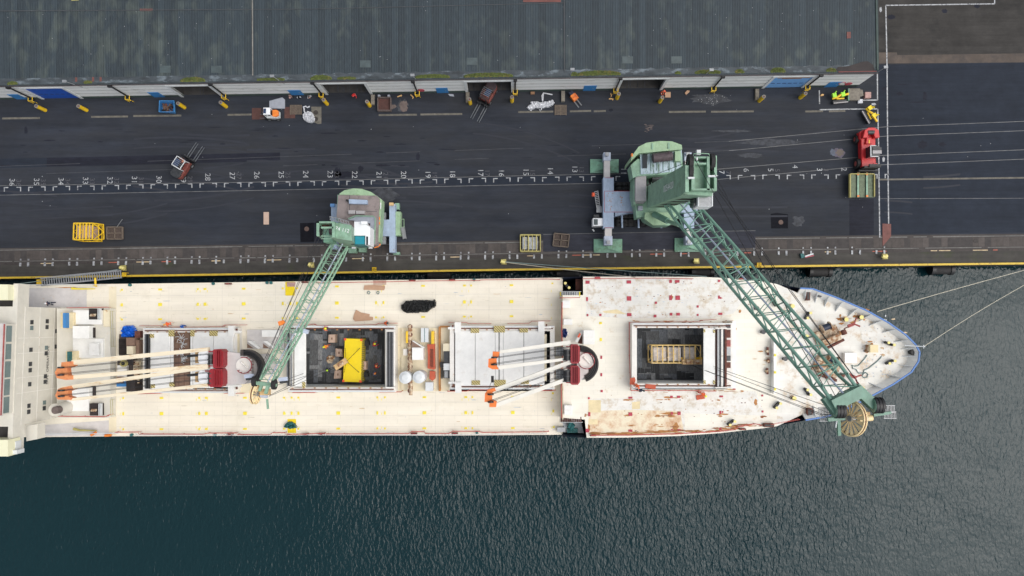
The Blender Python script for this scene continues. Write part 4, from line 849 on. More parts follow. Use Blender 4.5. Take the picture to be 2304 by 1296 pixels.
# deckhouse between bridge and first hatch
DZ=5.4
b=B(); b.box(128,694,248,940,MZ,DZ,0); b.box(164,698,229,730,DZ,DZ+.5,1); b.box(164,762,232,805,DZ,DZ+.35,1); b.box(150,898,200,925,DZ,DZ+.3,1)
dh=b.build('deckhouse',['deckh' if 0 else 'super_wall','hatch_white'],ship)
for x0,y0,x1,y1 in ((200,694,228,719),(201,737,210,760),(202,908,229,935),(202,870,211,893)):
    b=B(); b.box(x0,y0,x1,y1,DZ,DZ+.52,0)
    if x1-x0>20:
        for x in (x0+19.5,x0+23.5): b.box(x,y0,x+1.5,y1,DZ+.52,DZ+.9,1)
        for i in range(5): b.tube([P(x0+3+i*2.6,y0+17,DZ+.6),P(x0+5+i*2.6,y0+13,DZ+.8)],.09,2,5)
    b.build('stair_well',['roof_dark','wall_trim','rust_part'],dh)
for x0,y0,x1,y1,h_,m in ((163,733,200,762,1.4,'hatch_white'),(200,772,222,800,1.0,'hatch_white'),(161,872,200,896,1.3,'hatch_white'),(232,697,246,735,.3,'ship_cream'),(136,703,166,739,.9,'patch_cream'),(148,790,173,816,.8,'patch_cream')):
    b=B(); b.box(x0,y0,x1,y1,DZ,DZ+h_,0); b.build('deck_locker',m,dh,bev=.06)
b=B(); b.box(141.5,704,148,738,DZ+.9,DZ+1.6,0); b.build('equipment_box','sign_blue',dh); b=B(); b.box(151,791,156,814,DZ+.8,DZ+1.4,0); b.build('equipment_box','tarp_green',dh)
b=B(); c=P(131,921,7.5); b.cyl(c,DZ,8.2,.82,0,20); c=P(124,923,9); b.cyl(c,8.2,9.0,.5,1,16); b.build('funnel_vent',['super_wall','foam_tan'],dh)
rail('railing',[(130,937),(235,938),(246,933)],DZ,'red_rail',par=dh,r=.05); rail('railing',[(150,692.5),(240,691)],DZ,'red_rail',par=dh,r=.06); rail('railing',[(248,700),(250,780)],DZ,'yellow_dull',par=dh,r=.04); rail('railing',[(248,900),(249,935)],DZ,'yellow_dull',par=dh,r=.04)
rail('railing',[(60,640),(230,641)],MZ,'wall_trim',r=.05); rail('railing',[(86,978),(160,976),(262,975)],MZ,'wall_trim',r=.06)
b=B(); b.tube([P(162,649,MZ+.4),P(172,650,MZ+.6),P(214,650,MZ+.4)],.17,0,8,r2=.06); b.build('davit','yellow_pad',ship)
b=B(); b.tube([P(166,965,MZ+.5),P(180,968,MZ+.6),P(218,969,MZ+.4)],.2,0,8,r2=.08); b.build('davit','yellow_dull',ship)
b=B(); b.tube([P(205,979,MZ+.6),P(216,973,MZ+.7)],.18,0,8); b.tube([P(236,980,MZ+.5),P(250,979,MZ+.5)],.18,0,8); b.build('davit','orange',ship)
# equipment between house and hatch 1, and mid ship machinery
b=B(); b.box(268,752,312,800,MZ,MZ+.4,0); b.box(284,760,303,778,MZ+.4,MZ+1.6,1); b.box(285,779,299,797,MZ+.4,MZ+1.8,2); b.box(303,745,315,760,MZ,MZ+1.3,3); b.box(306,765,313,805,MZ,MZ+1.2,1)
for i in range(7): b.tube([P(268+i*2.6,762,MZ+.6),P(268+i*2.6,798,MZ+.6)],.05,4,5)
for i in range(4): b.tube([P(268,765+i*9,MZ+.65),P(283,765+i*9,MZ+.65)],.05,4,5)
b.box(264,812,310,868,MZ,MZ+.5,0); b.box(300,810,312,866,MZ+.5,MZ+1.1,5); b.box(285,806,300,822,MZ+.5,MZ+1.5,4); b.box(286,840,299,851,MZ+.5,MZ+1.5,4); b.box(264,822,285,848,MZ+.5,MZ+1.0,6)
for i in range(9): b.box(301,812+i*6,311,814.5+i*6,MZ+1.1,MZ+1.5,7)
b.box(284,856,303,881,MZ,MZ+2.2,4); b.build('winch_platform',['grate','card_dark','ship_cream','rust_dark','roof_dark','ship_cream','coam','rust_part'],ship)
b=B(); b.tube([P(266,818,8),P(277,818,8)],.01,0,5); c=P(277,818,7.2); b.cyl(c,6.8,7.2,.45,0,14); b.cyl(c,7.2,7.25,.25,1,10); b.build('vent_cap',['yellow_dull','black'],ship)
b=B(); b.box(262,858,286,870,MZ,MZ+1.0,0); b.box(262,848,276,862,MZ+1.0,MZ+1.3,1); b.build('equipment_box',['sign_blue','card_dark'],ship)
b=B()
b.box(903,738,988,878,MZ,MZ+.35,0)
mo=b.build('machinery_platform','ship_cream',ship)
b=B(); b.tube([P(x,y,5.4) for x,y in ((922,731),(921.5,760),(923,800),(922.5,840),(925,870),(924,889))],.24,0,10)
for y in range(735,888,9): b.cyl(P(922.5,y,5.4),5.2,5.5,.33,1 if y%2 else 0,10)
b.build('rusty_pipe',['rust_part','rust_dark'],mo)
for x,y in ((911,850),(942,849)): 
    b=B(); b.cyl(P(x,y,7.2),MZ,7.0,.82,0,24); b.cyl(P(x,y,7.2),7.0,7.2,.78,0,24,.4); b.build('white_tank','wall_trim',mo)
for x0,y0,x1,y1,m,h_ in ((947,738,964,770,'wall_trim',1.0),(927,782,952,810,'hatch_white',1.8),(957,860,974,880,'wall_trim',1.1),(913,745,918,772,'yellow',1.2),(970,745,976,774,'yellow',1.2),(907,785,917,800,'coam',.6)):
    b=B(); b.box(x0,y0,x1,y1,MZ+.35,MZ+.35+h_,0); 
    if x0==947: b.box(954.6,738,955.8,770,MZ+1.35,MZ+1.37,1)
    b.build('equipment_box',[m,'tarp_green'],mo,bev=.04)
b=B(); b.prism([(928,766),(955,782),(952,784),(926,782)],MZ+.6,MZ+1.9,0); b.prism([(926,783),(951,783),(928,768)],MZ+1.9,MZ+1.92,1); b.build('open_lid',['hatch_white','card_dark'],mo)
b=B(); b.prism([(961,775),(978,774),(979,830),(976,832),(962,829),(963,800)],MZ+.4,MZ+1.1,0); b.prism([(967,835),(979,836),(979,852),(973,857),(966,852)],MZ+.4,MZ+1.1,0)
for i in range(14): b.box(968,786+i*3,975,787.5+i*3,MZ+1.1,MZ+1.25,1)
b.build('rope_rack',['red_mat','rust_dark'],mo)
b=B(); b.prism([(992,737),(1013,737),(1022,752),(1022,858),(1013,872),(992,872)],MZ,MZ+.5,0); 
for x0,y0,x1,y1,m,h_ in ((997,773,1014,790,0,1.2),(999,790,1011,817,1,1.0),(998,818,1015,833,2,1.2),(990,815,997,827,3,1.0),(998,834,1012,851,1,.8)): b.box(x0,y0,x1,y1,MZ+.5,MZ+.5+h_,m)
for i in range(10): b.box(990,829+i*2.4,997,830+i*2.4,MZ+.6,MZ+.8,1)
for i in range(6): b.box(1000,836+i*2.4,1008,837.2+i*2.4,MZ+1.3,MZ+1.45,2)
b.box(987,735,991,880,MZ,MZ+.9,4); b.box(990,733,1012,737,MZ,MZ+.8,5)
b.build('valve_manifold',['ship_cream','dark_metal','wall_trim','black','stain_rust','stain_rust'],ship)
# crane 1 pedestal deck area
b=B(); b.box(556,742,640,785,MZ,MZ+.3,0); b.box(589,743,628,758,MZ+.3,MZ+.6,1); b.build('raised_platform',['deck_pink','hatch_white'],ship)
for x in (556,592):
    b=B(); b.prism([(x,768),(x+8,767),(x+30,784),(x+24,785)],MZ+.3,MZ+1.3,0); b.prism([(x,773),(x,783),(x+14,784)],MZ+.31,MZ+.33,1); b.build('brace_plate',['hatch_white','card_dark'],ship)
b=B(); b.prism([(533,860),(560,858),(585,872),(590,884),(533,884)],MZ,MZ+.6,0); b.build('raised_platform','ship_cream',ship)
# ---- ship cranes ----
JZ=13.0
def deck_crane(cx,cy,arc_,reds,blacks,cabs,jibs,heads,hm,jm,circ):
    o=thing('x','','')if 0 else None
    b=B(); c=P(cx,cy,JZ-1.5); b.cyl(c,MZ,JZ-2.2,1.5,0,24); b.cyl(c,JZ-2.2,JZ-1.5,2.0,0,24)
    rx=[r[0] for r in reds]; x0=min(rx)+14
    b.prism([(x0,reds[0][1]+2),(cx-5,cy-32),(cx+14,cy-20),(cx+14,cy+20),(cx-2,cy+36),(x0,reds[1][3]-3)],JZ-1.5,JZ-.7,0)
    dc=b.build('deck_crane','deck_pink',ship)
    b=B(); cc=P(circ[0],circ[1],JZ-.5); b.cyl(cc,JZ-.7,JZ-.5,.95,0,28); b.tube([P(circ[0]-6,circ[1]-8,JZ-.3),P(circ[0]+8,circ[1]+6,JZ-.3)],.12,0,6); 
    b.build('turntable','coam',dc)
    b=B()
    for zz in (JZ+.1,JZ-.2): b.tube([P(circ[0]+18*math.cos(rad(t)),circ[1]-18*math.sin(rad(t)),zz) for t in range(-140,121,12)],.05,0,5)
    for t in range(-140,121,24): p=P(circ[0]+18*math.cos(rad(t)),circ[1]-18*math.sin(rad(t)),JZ+.1); b.tube([p,p-Vector((0,0,.7))],.04,0,5)
    b.build('railing','red_dk',dc)
    b=B(); ac=P(arc_[0],arc_[1],JZ-.6); s_=1/ppm(JZ-.6); rr=arc_[2]*s_; w=arc_[3]*s_
    path=[Vector((ac.x-arc_[6]*s_,ac.y+rr-w/2,0))]
    b.hexa([Vector((ac.x-arc_[6]*s_,ac.y+rr-w,JZ-1.4)),Vector((ac.x,ac.y+rr-w,JZ-1.4)),Vector((ac.x,ac.y+rr,JZ-1.4)),Vector((ac.x-arc_[6]*s_,ac.y+rr,JZ-1.4))],[Vector((ac.x-arc_[6]*s_,ac.y+rr-w,JZ-.6)),Vector((ac.x,ac.y+rr-w,JZ-.6)),Vector((ac.x,ac.y+rr,JZ-.6)),Vector((ac.x-arc_[6]*s_,ac.y+rr,JZ-.6))])
    b.arc(ac,rr-w/2,w,arc_[4],arc_[5],JZ-1.4,JZ-.6,0,26)
    for k in (.25,.5,.75): b.tube([Vector((ac.x+(rr-w*k)*math.cos(rad(t)),ac.y+(rr-w*k)*math.sin(rad(t)),JZ-.56)) for t in range(int(arc_[4]),int(arc_[5]),6 if arc_[5]>arc_[4] else -6)],.09,1,6)
    b.build('cable_loop',['hose','black'],dc)
    for x0,y0,x1,y1 in reds:
        b=B(); b.prism([(x0,y0+2),(x0+3,y0),(x1-5,y0),(x1,y0+6),(x1,y1-6),(x1-5,y1),(x0+3,y1),(x0,y1-2)],JZ-1,JZ+.6,0)
        for k in (.35,.55,.75): b.box(x0+(x1-x0)*k,y0+3,x0+(x1-x0)*k+1,y1-3,JZ+.6,JZ+.9,1)
        b.box(x0-10,y0+4,x0+4,y0+6,JZ-.2,JZ+.3,1); b.box(x0-10,y1-6,x0+4,y1-4,JZ-.2,JZ+.3,1)
        b.build('machinery_house',['red_dk','red_dk'],dc)
    for x0,y0,x1,y1 in blacks:
        b=B(); p,q=P((x0+x1)/2,y0,JZ+.3),P((x0+x1)/2,y1,JZ+.3); b.tube([p,q],(x1-x0)/2/ppm(JZ),0,14); 
        for t in (0,.5,1): v=p.lerp(q,t); b.tube([v-Vector((0,.06,0)),v+Vector((0,.06,0))],(x1-x0)/2/ppm(JZ)+.1,1,14)
        b.build('rope_winch',['black','dark_metal'],dc)
    for x0,y0,x1,y1,m in cabs:
        b=B()
        if m=='c': b.prism([(x0,y0+5),(x0+6,y0),(x1,y0),(x1,y1),(x0+6,y1),(x0,y1-5)],JZ-1.8,JZ+.1,0); b.box(x0-7,y0+3,x0-1,y1-2,JZ-1.6,JZ-.9,2); b.tube([P(x0-24,(y0+y1)/2-3,JZ-.8),P(x0,(y0+y1)/2-5,JZ-.8)],.16,3,6)
        else:
            b.box(x0+5,y0+1,x1,y1-1,JZ-1.8,JZ-.2,1)
            for k in range(6): b.tube([P(x0+k*3.4,y0,JZ),P(x0+k*3.4,y1,JZ)],.04,3,5)
            for k in range(3): b.tube([P(x0,y0+k*(y1-y0)/2,JZ),P(x1,y0+k*(y1-y0)/2,JZ)],.04,3,5)
        b.build('operator_cab',['white_cab','scuff','tan','dark_metal'],dc)
    for (xa,ya_,xb,yb,w0,w1,zb) in jibs:
        b=B(); b.beam(P(xa,ya_,JZ),P(xb,yb,zb),w0/ppm(JZ),.7,0,w1/ppm(JZ),.5)
        b.build('jib',jm,dc)
    for i,(hd,z) in enumerate(heads):
        b=B(); b.prism(hd,z-.5,z+.35,0); xs=[p[0] for p in hd]; ys=[p[1] for p in hd]
        ho=b.build('jib_head',hm,dc)
        for k in (.28,.68):
            y=min(ys)+(max(ys)-min(ys))*(k+.05); x=min(xs)+12; b=B(); b.tube([P(x+2,y-1.7,z+.5),P(x+2,y+1.7,z+.5)],.38,0,12); b.build('sheave','black',ho)
        j0,j1=jibs[2*i],jibs[2*i+1]
        b=B()
        for k in (.28,.33,.62,.68):
            y=min(ys)+(max(ys)-min(ys))*(k+.05); ye=(j0[1]*(1-k)+j1[1]*k); b.tube([P(min(xs)+12,y,z+.6),P(max(j0[0],j1[0])-3,ye,JZ+.6)],.03,0,5)
        b.build('hoist_rope','wire',dc)
    return dc
deck_crane(552,828,(551,829,42,14,95,-58,11),[(479,786,502,828.5),(471,830,502,871)],[(469,798,479,819),(469,840,478.5,862)],[(446,789.5,468,819,'c'),(446,833.6,468,861.6,'c')],
 [(470,785.5,164,816,8,11,JZ),(470,822.5,165,849,8,9,JZ),(470,825.5,140,874,8,9,JZ),(470,866,160,899,7,6,JZ)],
 [([(138,815),(164,813),(165,824),(150,829),(152,845),(164,845),(164,854),(148,855),(128,851),(123,838),(128,829),(137,829)],JZ),([(136,873),(160,868),(165,876),(152,881),(153,892),(163,895),(160,900),(130,899),(124,890),(130,876)],JZ)],'head_worn','jib_cream',(548,822))
deck_crane(1310,819,(1305,819,42,15,88,-70,0),[(1284,775,1305,818),(1284,823,1305,866)],[(1268,787,1283,810),(1268,834,1283,858)],[(1247,781,1268,801,'f'),(1247,831,1268,853,'f')],
 [(1283,770,1124,792,9,7,JZ),(1275,807.5,1122,827,6,9,JZ),(1284,814,1113,878,9,9,JZ),(1275,853,1117,911,9,9,JZ)],
 [([(1108.5,791),(1124,792),(1122,801),(1117,808),(1118,825),(1122,831),(1108,831),(1098,826),(1099,808),(1108,806)],JZ),([(1098,877),(1113,873),(1116,879),(1108,883),(1107,900),(1118,904),(1116,916),(1101,916),(1101,905),(1090,904),(1091,886)],JZ)],'head_orange','jib_grey',(1319.6,812))
b=B(); c=P(1108,853,10); b.wbox(c,(.35,.8,.8),m=0); b.tube([c+Vector((0,0,.3)),P(1100,874,JZ+.4)],.03,0,5); b.build('hook_block','black',ship)
# ropes on the bow deck
b=B()
for pts in ([(1951,799),(1946,806),(1937,817),(1930,823),(1922,824),(1917,821),(1919,829),(1926,831),(1932,840),(1943,839),(1944,833),(1955,828),(1975,812),(1984,802)],[(1943,840),(1940,846),(1944,850),(1951,849),(1953,842),(1948,838),(1942,841)]): b.tube([P(x,y,FZ+.08) for x,y in pts],.07,0,6)
b.build('loose_rope','rope_green',label='grey green mooring rope coiled loosely on the bow deck',cat='rope')
# ---------------- quay cranes ----------------
def lattice(b,A,Bt,w0,h0,w1,h1,n,r,rb,m=0,mb=0,capend=2):
    "A,Bt: centre lines of base / tip; four chords with X braces"
    A=Vector(A);Bt=Vector(Bt); d=(Bt-A).normalized(); s_=d.cross(Vector((0,0,1))).normalized(); u=s_.cross(d).normalized()
    def cor(t,i,j):
        k=min(1,t*n/1.0+.35) if t*n<1.0 else 1
        w=(w0+(w1-w0)*t)*(1 if t>0 else 1); h=(h0+(h1-h0)*t)*(.35 if (t<=0 or t>=1) else 1)
        return A.lerp(Bt,t)+s_*i*w/2+u*j*h/2
    for i in (-1,1):
        for j in (-1,1): b.tube([cor(k/n,i,j) for k in range(n+1)],r,m,6)
    for k in range(n):
        t0,t1,tm=k/n,(k+1)/n,(k+.5)/n
        b.tube([cor(t0,-1,1),cor(tm,1,1),cor(t1,-1,1)],rb,mb,5,cap=False); b.tube([cor(t0,1,-1),cor(tm,-1,-1),cor(t1,1,-1)],rb,mb,5,cap=False)
        if k%3==2: b.tube([cor(t1,-1,1),cor(t1,1,1)],rb,mb,5,cap=False)
        for i in (-1,1): b.tube([cor(t0,i,-1),cor(tm,i,1)],rb,mb,5,cap=False); b.tube([cor(tm,i,1),cor(t1,i,-1)],rb,mb,5,cap=False)
    return cor
def outpad(par,x,y,w=64,h=31):
    b=B(); b.box(x-w/2,y-h/2,x+w/2,y+h/2,.03,.3,0)
    q=lambda px,py,z:P(px,py,z)
    for s_ in (-1,1):
        xe=x+s_*w/2; b.add([q(xe,y-h/2,.3),q(xe,y+h/2,.3),q(x,y+h*.2,.75),q(x,y-h*.2,.75)],[[0,1,2,3] if s_<0 else [3,2,1,0]],1)
        b.add([q(xe,y+h/2,.3),q(x,y+h*.2,.75),q(x,y+h*.2,.3)],[[0,1,2],[2,1,0]],0); b.add([q(xe,y-h/2,.3),q(x,y-h*.2,.75),q(x,y-h*.2,.3)],[[0,1,2],[2,1,0]],2)
    b.build('outrigger_pad',['crane_green_d','pad_green','crane_green_d'],par)
# ===== big crane =====
c1=thing('harbour_crane','large green mobile harbour crane on four green outrigger pads reaching over the ship bow','crane',P(1457,463,0))
for x,y in ((1360,373.5),(1368,553),(1550,551),(1541,373)): outpad(c1,x,y)
b=B(); b.box(1357.5,399,1381,513,1.0,2.5,0); b.box(1362,430,1570,478,1.1,2.52,0); b.box(1539,399,1562,513,1.0,2.5,0)
b.prism([(1384,478),(1420,478),(1384,486)],1.1,2.4,0)
for p in ([(1361,400),(1379,400)],[(1360,430),(1424,430)],[(1360,477),(1424,477)],[(1360,512),(1380,512)],[(1360,430),(1360,478)]): b.strip(p,.06,2.53,1)
for x in (1399,1436,1487): b.tube([P(x,478,1.6),P(x+1,513,1.2)],.14,0,8)
for i in range(26): x,y=R.choice([(R.uniform(1364,1380),R.uniform(434,474)),(R.uniform(1395,1402),R.uniform(440,465))]); blob_=[(x+R.uniform(.4,1.6)*math.cos(t),y+R.uniform(.4,1.6)*math.sin(t)) for t in (0,1,2,3,4,5)]; b.sheet(blob_,2.535,2)
b.build('chassis',['chassis_blue','red_line','stain_rust'],c1)
for x0,x1,y0,y1 in ((1358,1374,343,399),(1360,1378,513,551),(1540,1556,343,399),(1543,1558,513,550)):
    b=B(); b.box(x0+1.5,y0,x1-1.5,y1,1.1,2.2,1); b.box(x0,(y0+30 if y0<400 else y0+14),x1-1,(y0+8 if y0<400 else y1),1.0,2.3,0) if 0 else b.box(x0,y0 if y0<400 else y0+18,x1,y0+18 if y0<400 else y1,1.0,2.3,0)
    yy=y0+4 if y0<400 else y1-6; b.cyl(P((x0+x1)/2,yy,2.6),.5,2.6,.28,2,12); b.wbox(P((x0+x1)/2,yy,2.7),(.5,.5,.25),m=2)
    b.build('outrigger_beam',['lamp_grey','deck_pink','steel'],c1)
for y in (488,499,505):
    for x in range(1392,1535,13):
        b=B(); c=P(x,y,.6); b.tube([c-Vector((.0,.25,0)),c+Vector((0,.25,0))],.55,0,14); b.tube([c-Vector((0,.27,0)),c+Vector((0,.27,0))],.25,1,10); b.build('wheel',['rubber','dark_metal'],c1)
for y in (415,425):
    for x in range(1392,1430,13):
        b=B(); c=P(x,y,.6); b.tube([c-Vector((.0,.25,0)),c+Vector((0,.25,0))],.55,0,14); b.build('wheel','rubber',c1)
b=B(); b.box(1334,491,1360,508,.6,2.2,0); b.box(1336,493,1345,506,2.2,2.25,1); b.box(1336,483,1348,491,.6,1.6,2); b.build('generator_box',['white_cab','roof_light','dark_metal'],c1)
b=B(); b.tube([P(1335,434,2.4),P(1335,442,2.4)],.22,0,10); b.build('life_buoy','orange_red',c1)
b=B()
for k in (0,1): b.beam(P(1337+k*8,432 if not k else 429,2.4),P(1344+k*8,478,1.0),.06,.12,0)
for i in range(12): t=i/12; b.beam(P(1337+7*t,432+46*t,2.35-1.3*t),P(1345+7*t,430+47*t,2.35-1.3*t),.08,.05,0)
b.box(1342,464,1362,478,1.2,1.26,1); b.build('access_ladder',['steel','steel'],c1)
# slewing upper works
up=B()
up.prism([(1424,398),(1455,398),(1455,415),(1545,415),(1545,450),(1520,500),(1505,507),(1475,508),(1452,496),(1447,488),(1432,490),(1430,470),(1422,440)],3.0,5.0,0)
up.prism([(1452,478),(1520,478),(1518,492),(1500,505),(1470,507),(1450,492)],5.0,5.6,1)
uo=up.build('slewing_platform',['crane_green','crane_green_l'],c1)
b=B(); b.prism([(1434,358),(1535,345),(1536,380),(1500,392),(1436,396),(1424,400),(1419,372)],4.9,7.6,0); b.prism([(1440,343),(1534,338),(1532,384),(1478,390),(1442,392)],7.6,7.75,1)
b.box(1446,347,1456,378,7.75,8.0,3); 
for i in range(5): b.box(1464+i*14,343,1464.7+i*14,384,7.75,7.85,2)
mh=b.build('engine_house',['crane_green','roof_blue','crane_green_d','dark_glass'],uo)
b=B(); b.tube([P(1469,356,8.6),P(1512,351,8.6)],.62,0,14); b.tube([P(1505,348,8.5),P(1505,342,9.2)],.12,0,8); b.build('exhaust_silencer','muffler',mh)
b=B(); b.box(1519,340,1532,362,7.75,8.6,0); b.build('air_intake','crane_green_l',mh)
b=B(); t=[(1421,352),(1437,330),(1455,321),(1485,317),(1512,318),(1534,326),(1535,336),(1437,345),(1420,362)]
b.prism(t,3.2,8.6,0); b.box(1466,322,1470,336,8.6,8.7,1); b.box(1503,321,1507,335,8.6,8.7,1); b.box(1421,345,1424,352,8.0,8.65,2); b.build('counterweight',['crane_green_l','crane_green','orange'],uo)
b=B(); b.box(1430,392,1454,452,5.0,7.3,0); b.box(1425,392,1430,460,5.0,6.6,1); b.build('hydraulic_cabinet',['grey_plate','crane_green'],uo)
b=B(); b.box(1436,463,1446,473,5,5.5,0); b.tube([P(1440,492,4.6),P(1432,482,4.6)],.05,1,5); b.build('deck_box',['plate_grey','steel'],uo)
b=B(); b.prism([(1455,393),(1540,384),(1545,415),(1500,419),(1455,419)],4.9,5.1,1)  # black sheet stands in for the shade down in the pit
for i in range(10): b.box(1457+i*8,392,1458.5+i*8,414,5.1,5.3,0)
b.tube([P(1466,402,5.7),P(1500,400,5.7)],.5,2,14); b.build('winch_bay',['crane_green_d','black','dark_metal'],uo)
# tower: tapered box column
tb=[P(1454,466,7),P(1494,470,7),P(1500,420,7),P(1454,418,7)]; tt=[P(1540,438,22),P(1549,440,22),P(1549,358,22),P(1541,362,22)]
b=B(); tw0=[P(1455,468,6.5),P(1498,468,6.5),P(1500,420,6.5),P(1455,420,6.5)]
zt=22.5; T=lambda x,y:P(x,y,zt)
tw1=[T(1542,440),T(1605,446),T(1605,372),T(1540,372)]
tw1=[T(1541,437),T(1603,441),T(1606,372),T(1541,370)]
b.hexa(tw0,tw1,0)
# plated west cheek with text face
to=b.build('tower','crane_green',uo)
b=B()
# dark sheets on the solid south face, coloured as the shade inside its openings
def sf(u,v_):  # bilinear on the south face
    a,c,d_,e_=tw0[0],tw0[1],tw1[1],tw1[0]; p=a.lerp(c,u).lerp(e_.lerp(d_,u),v_); nn_=((c-a).cross(e_-a)).normalized(); nn_=nn_ if nn_.y<0 else -nn_; return p+nn_*.05
for u0,u1,v0,v1,m_ in ((.12,.9,.30,.44,0),(.12,.9,.50,.62,0),(.15,.9,.68,.80,1),(.2,.85,.12,.24,0)):
    b.add([sf(u0,v0),sf(u1,v0+.02),sf(u1-.04,v1),sf(u0+.15,v1-.03)],[[0,1,2,3]],1)
# head frame
for (x0,y0,x1,y1) in ((1542,372,1550,432),(1556,352,1563,426),(1591,352,1597,424),(1607,350,1613,425)): b.box(x0,y0,x1,y1,21.8,23.6,0)
for (x0,y0,x1,y1) in ((1556,352,1597,356),(1556,366,1597,370),(1591,424,1613,429),(1556,424,1597,428),(1607,350,1600,353)): b.box(min(x0,x1),y0,max(x0,x1),y1,22,23.5,0)
hf=b.build('head_frame',['crane_green','roof_dark'],to)
b=B(); b.box(1563,370,1591,424,21.5,22.0,0); b.box(1564,377,1576,390,22.0,22.3,1); b.box(1573,397,1591,398.5,22,22.3,2); b.build('head_deck',['tray_green','pink_box','crane_green'],hf)
b=B(); b.box(1548,398,1563,402,23.6,23.9,0); b.box(1594,394,1613,398,23.6,23.9,0); b.box(1568,337,1577,348,22.5,23,0); b.build('bracket','wall_trim',hf)
for x,y in ((1552,366),(1601,365),(1552,387)):
    b=B(); c=P(x,y,23); b.tube([c-Vector((.22,0,0)),c+Vector((.22,0,0))],.95,0,20); b.tube([c-Vector((.26,0,0)),c+Vector((.26,0,0))],.2,1,8); b.build('sheave',['rubber','crane_green_d'],hf)
b=B(); 
for rr in (0,1): b.tube([P(1560+rr*36,350,24),P(1561+rr*34,346,24.3),P(1578,345,24.3)],.05,0,6)
b.tube([P(1566,357,24),P(1570,357,24)],.09,1,5); b.tube([P(1568,354,24),P(1568,361,24)],.09,1,5); b.build('guard_rail',['crane_green','wall_trim'],hf)
M4=Mx(T(1524,391)-Vector((0,0,4.7)),(.83,.56,0),(-.45,.65,.6)); 
# lettering lies just proud of the tower's west face
n1=(tw1[3]-tw0[3]); n2=(tw0[0]-tw0[3]); nn=n1.cross(n2).normalized(); nn=nn if nn.x<0 else -nn
ctr=tw0[3]*.28+tw1[3]*.22+tw0[0]*.10+tw1[0]*.40; xa=n1.normalized(); ya=nn.cross(xa)
n1s=tw1[0]-tw0[0]; n2s=tw0[1]-tw0[0]; 
vs,fs=text('0054420',Mx(ctr+nn*.04,xa,ya),1.15,'',''); b=B(); b.add(vs,fs); b.build('lettering','white_cab',to)
# cab hung on the tower
b=B(); cb=20.5
b.box(1570,424,1604,464,cb-2.2,cb,0); b.box(1561,426,1571,462,cb-2.2,cb-.5,1)
cbo=b.build('operator_cab',['white_cab','dark_glass'],to)
b=B()
for i in range(8): b.box(1573,440+i*3,1601,441.8+i*3,cb,cb+.09,0)
b.build('roof_grille','steel',cbo)
b=B(); b.box(1571,439,1573,462,cb,cb+.12,0); b.box(1602,426,1604,463,cb,cb+.12,0); b.build('roof_rail','white_cab',cbo)
# boom
A=(P(1485,447,11.0)+P(1545,440,11.0))/2; TZ=31.5
Tl=P(1863,893,TZ); Tr=P(1930,884,TZ); Tc=(Tl+Tr)/2
b=B(); w0=(P(1485,447,11)-P(1545,440,11)).length*.80
d=(Tc-A).normalized(); s_=d.cross(Vector((0,0,1))).normalized()
w1=abs((Tr-Tl).dot(s_))
cor=lattice(b,A,Tc,w0,2.0,w1,2.1,13,.185,.075)
b.tube([A+Vector((0,0,.4)),Tc+Vector((0,0,.4))],.11,1,6)
bo=b.build('boom',['boom_green','lamp_grey'],uo)
# head of boom
uu=s_.cross(d).normalized()
def bp_(al,ac,up_=0): return Tc+d*al+s_*ac+uu*up_
side=1 if s_.x>0 else -1
b=B(); L1=bp_(.4,-side*w1*.55); R1=bp_(.4,side*w1*.62)
b.beam(L1,R1,1.1,1.0)
def fork(ac,al): b.beam(bp_(-1.4,ac*.9),bp_(al,ac),.75,1.0,0,.5,.7)
Lp=P(1885,930,TZ); Rp=P(1966,912,TZ)
b.beam(bp_(-.6,-side*w1*.52),Lp,.95,.9); b.beam(bp_(-.2,side*w1*.5),Rp,.95,.9)
b.beam(P(1862,944,TZ),P(1900,940,TZ),.35,.35); b.beam(P(1886,940,TZ),P(1888,979,TZ-.4),.3,.3); b.beam(P(1965,934,TZ),P(2004,928,TZ),.25,.3)
b.tube([P(1883,945,TZ),P(1880,962,TZ)],.08,1,6)
ho=b.build('boom_head',['crane_green_d','wall_trim'],bo)
for x,y in ((1887,923),(1974,912)):
    b=B(); c=P(x,y,TZ+.2)
    for k in (-.3,0,.3): b.tube([c+Vector((k-.12,0,0)),c+Vector((k+.12,0,0))],.78,0,24)
    b.tube([c+Vector((-.5,0,0)),c+Vector((-.42,0,0))],.7,1,20); b.build('sheave',['black','crane_green_d'],ho)
for x,y in ((1855,925),(1858,940),(1999,920),(2002,934)):
    b=B(); c=P(x,y,TZ-.8)
    for i in range(9): b.wbox(c+Vector((-.55+i*.14,0,0)),(.04,.65,.08),m=0)
    b.wbox(c+Vector((0,.33,0)),(1.25,.05,.1),m=0); b.wbox(c+Vector((0,-.33,0)),(1.25,.05,.1),m=0); b.build('grating','steel',ho)
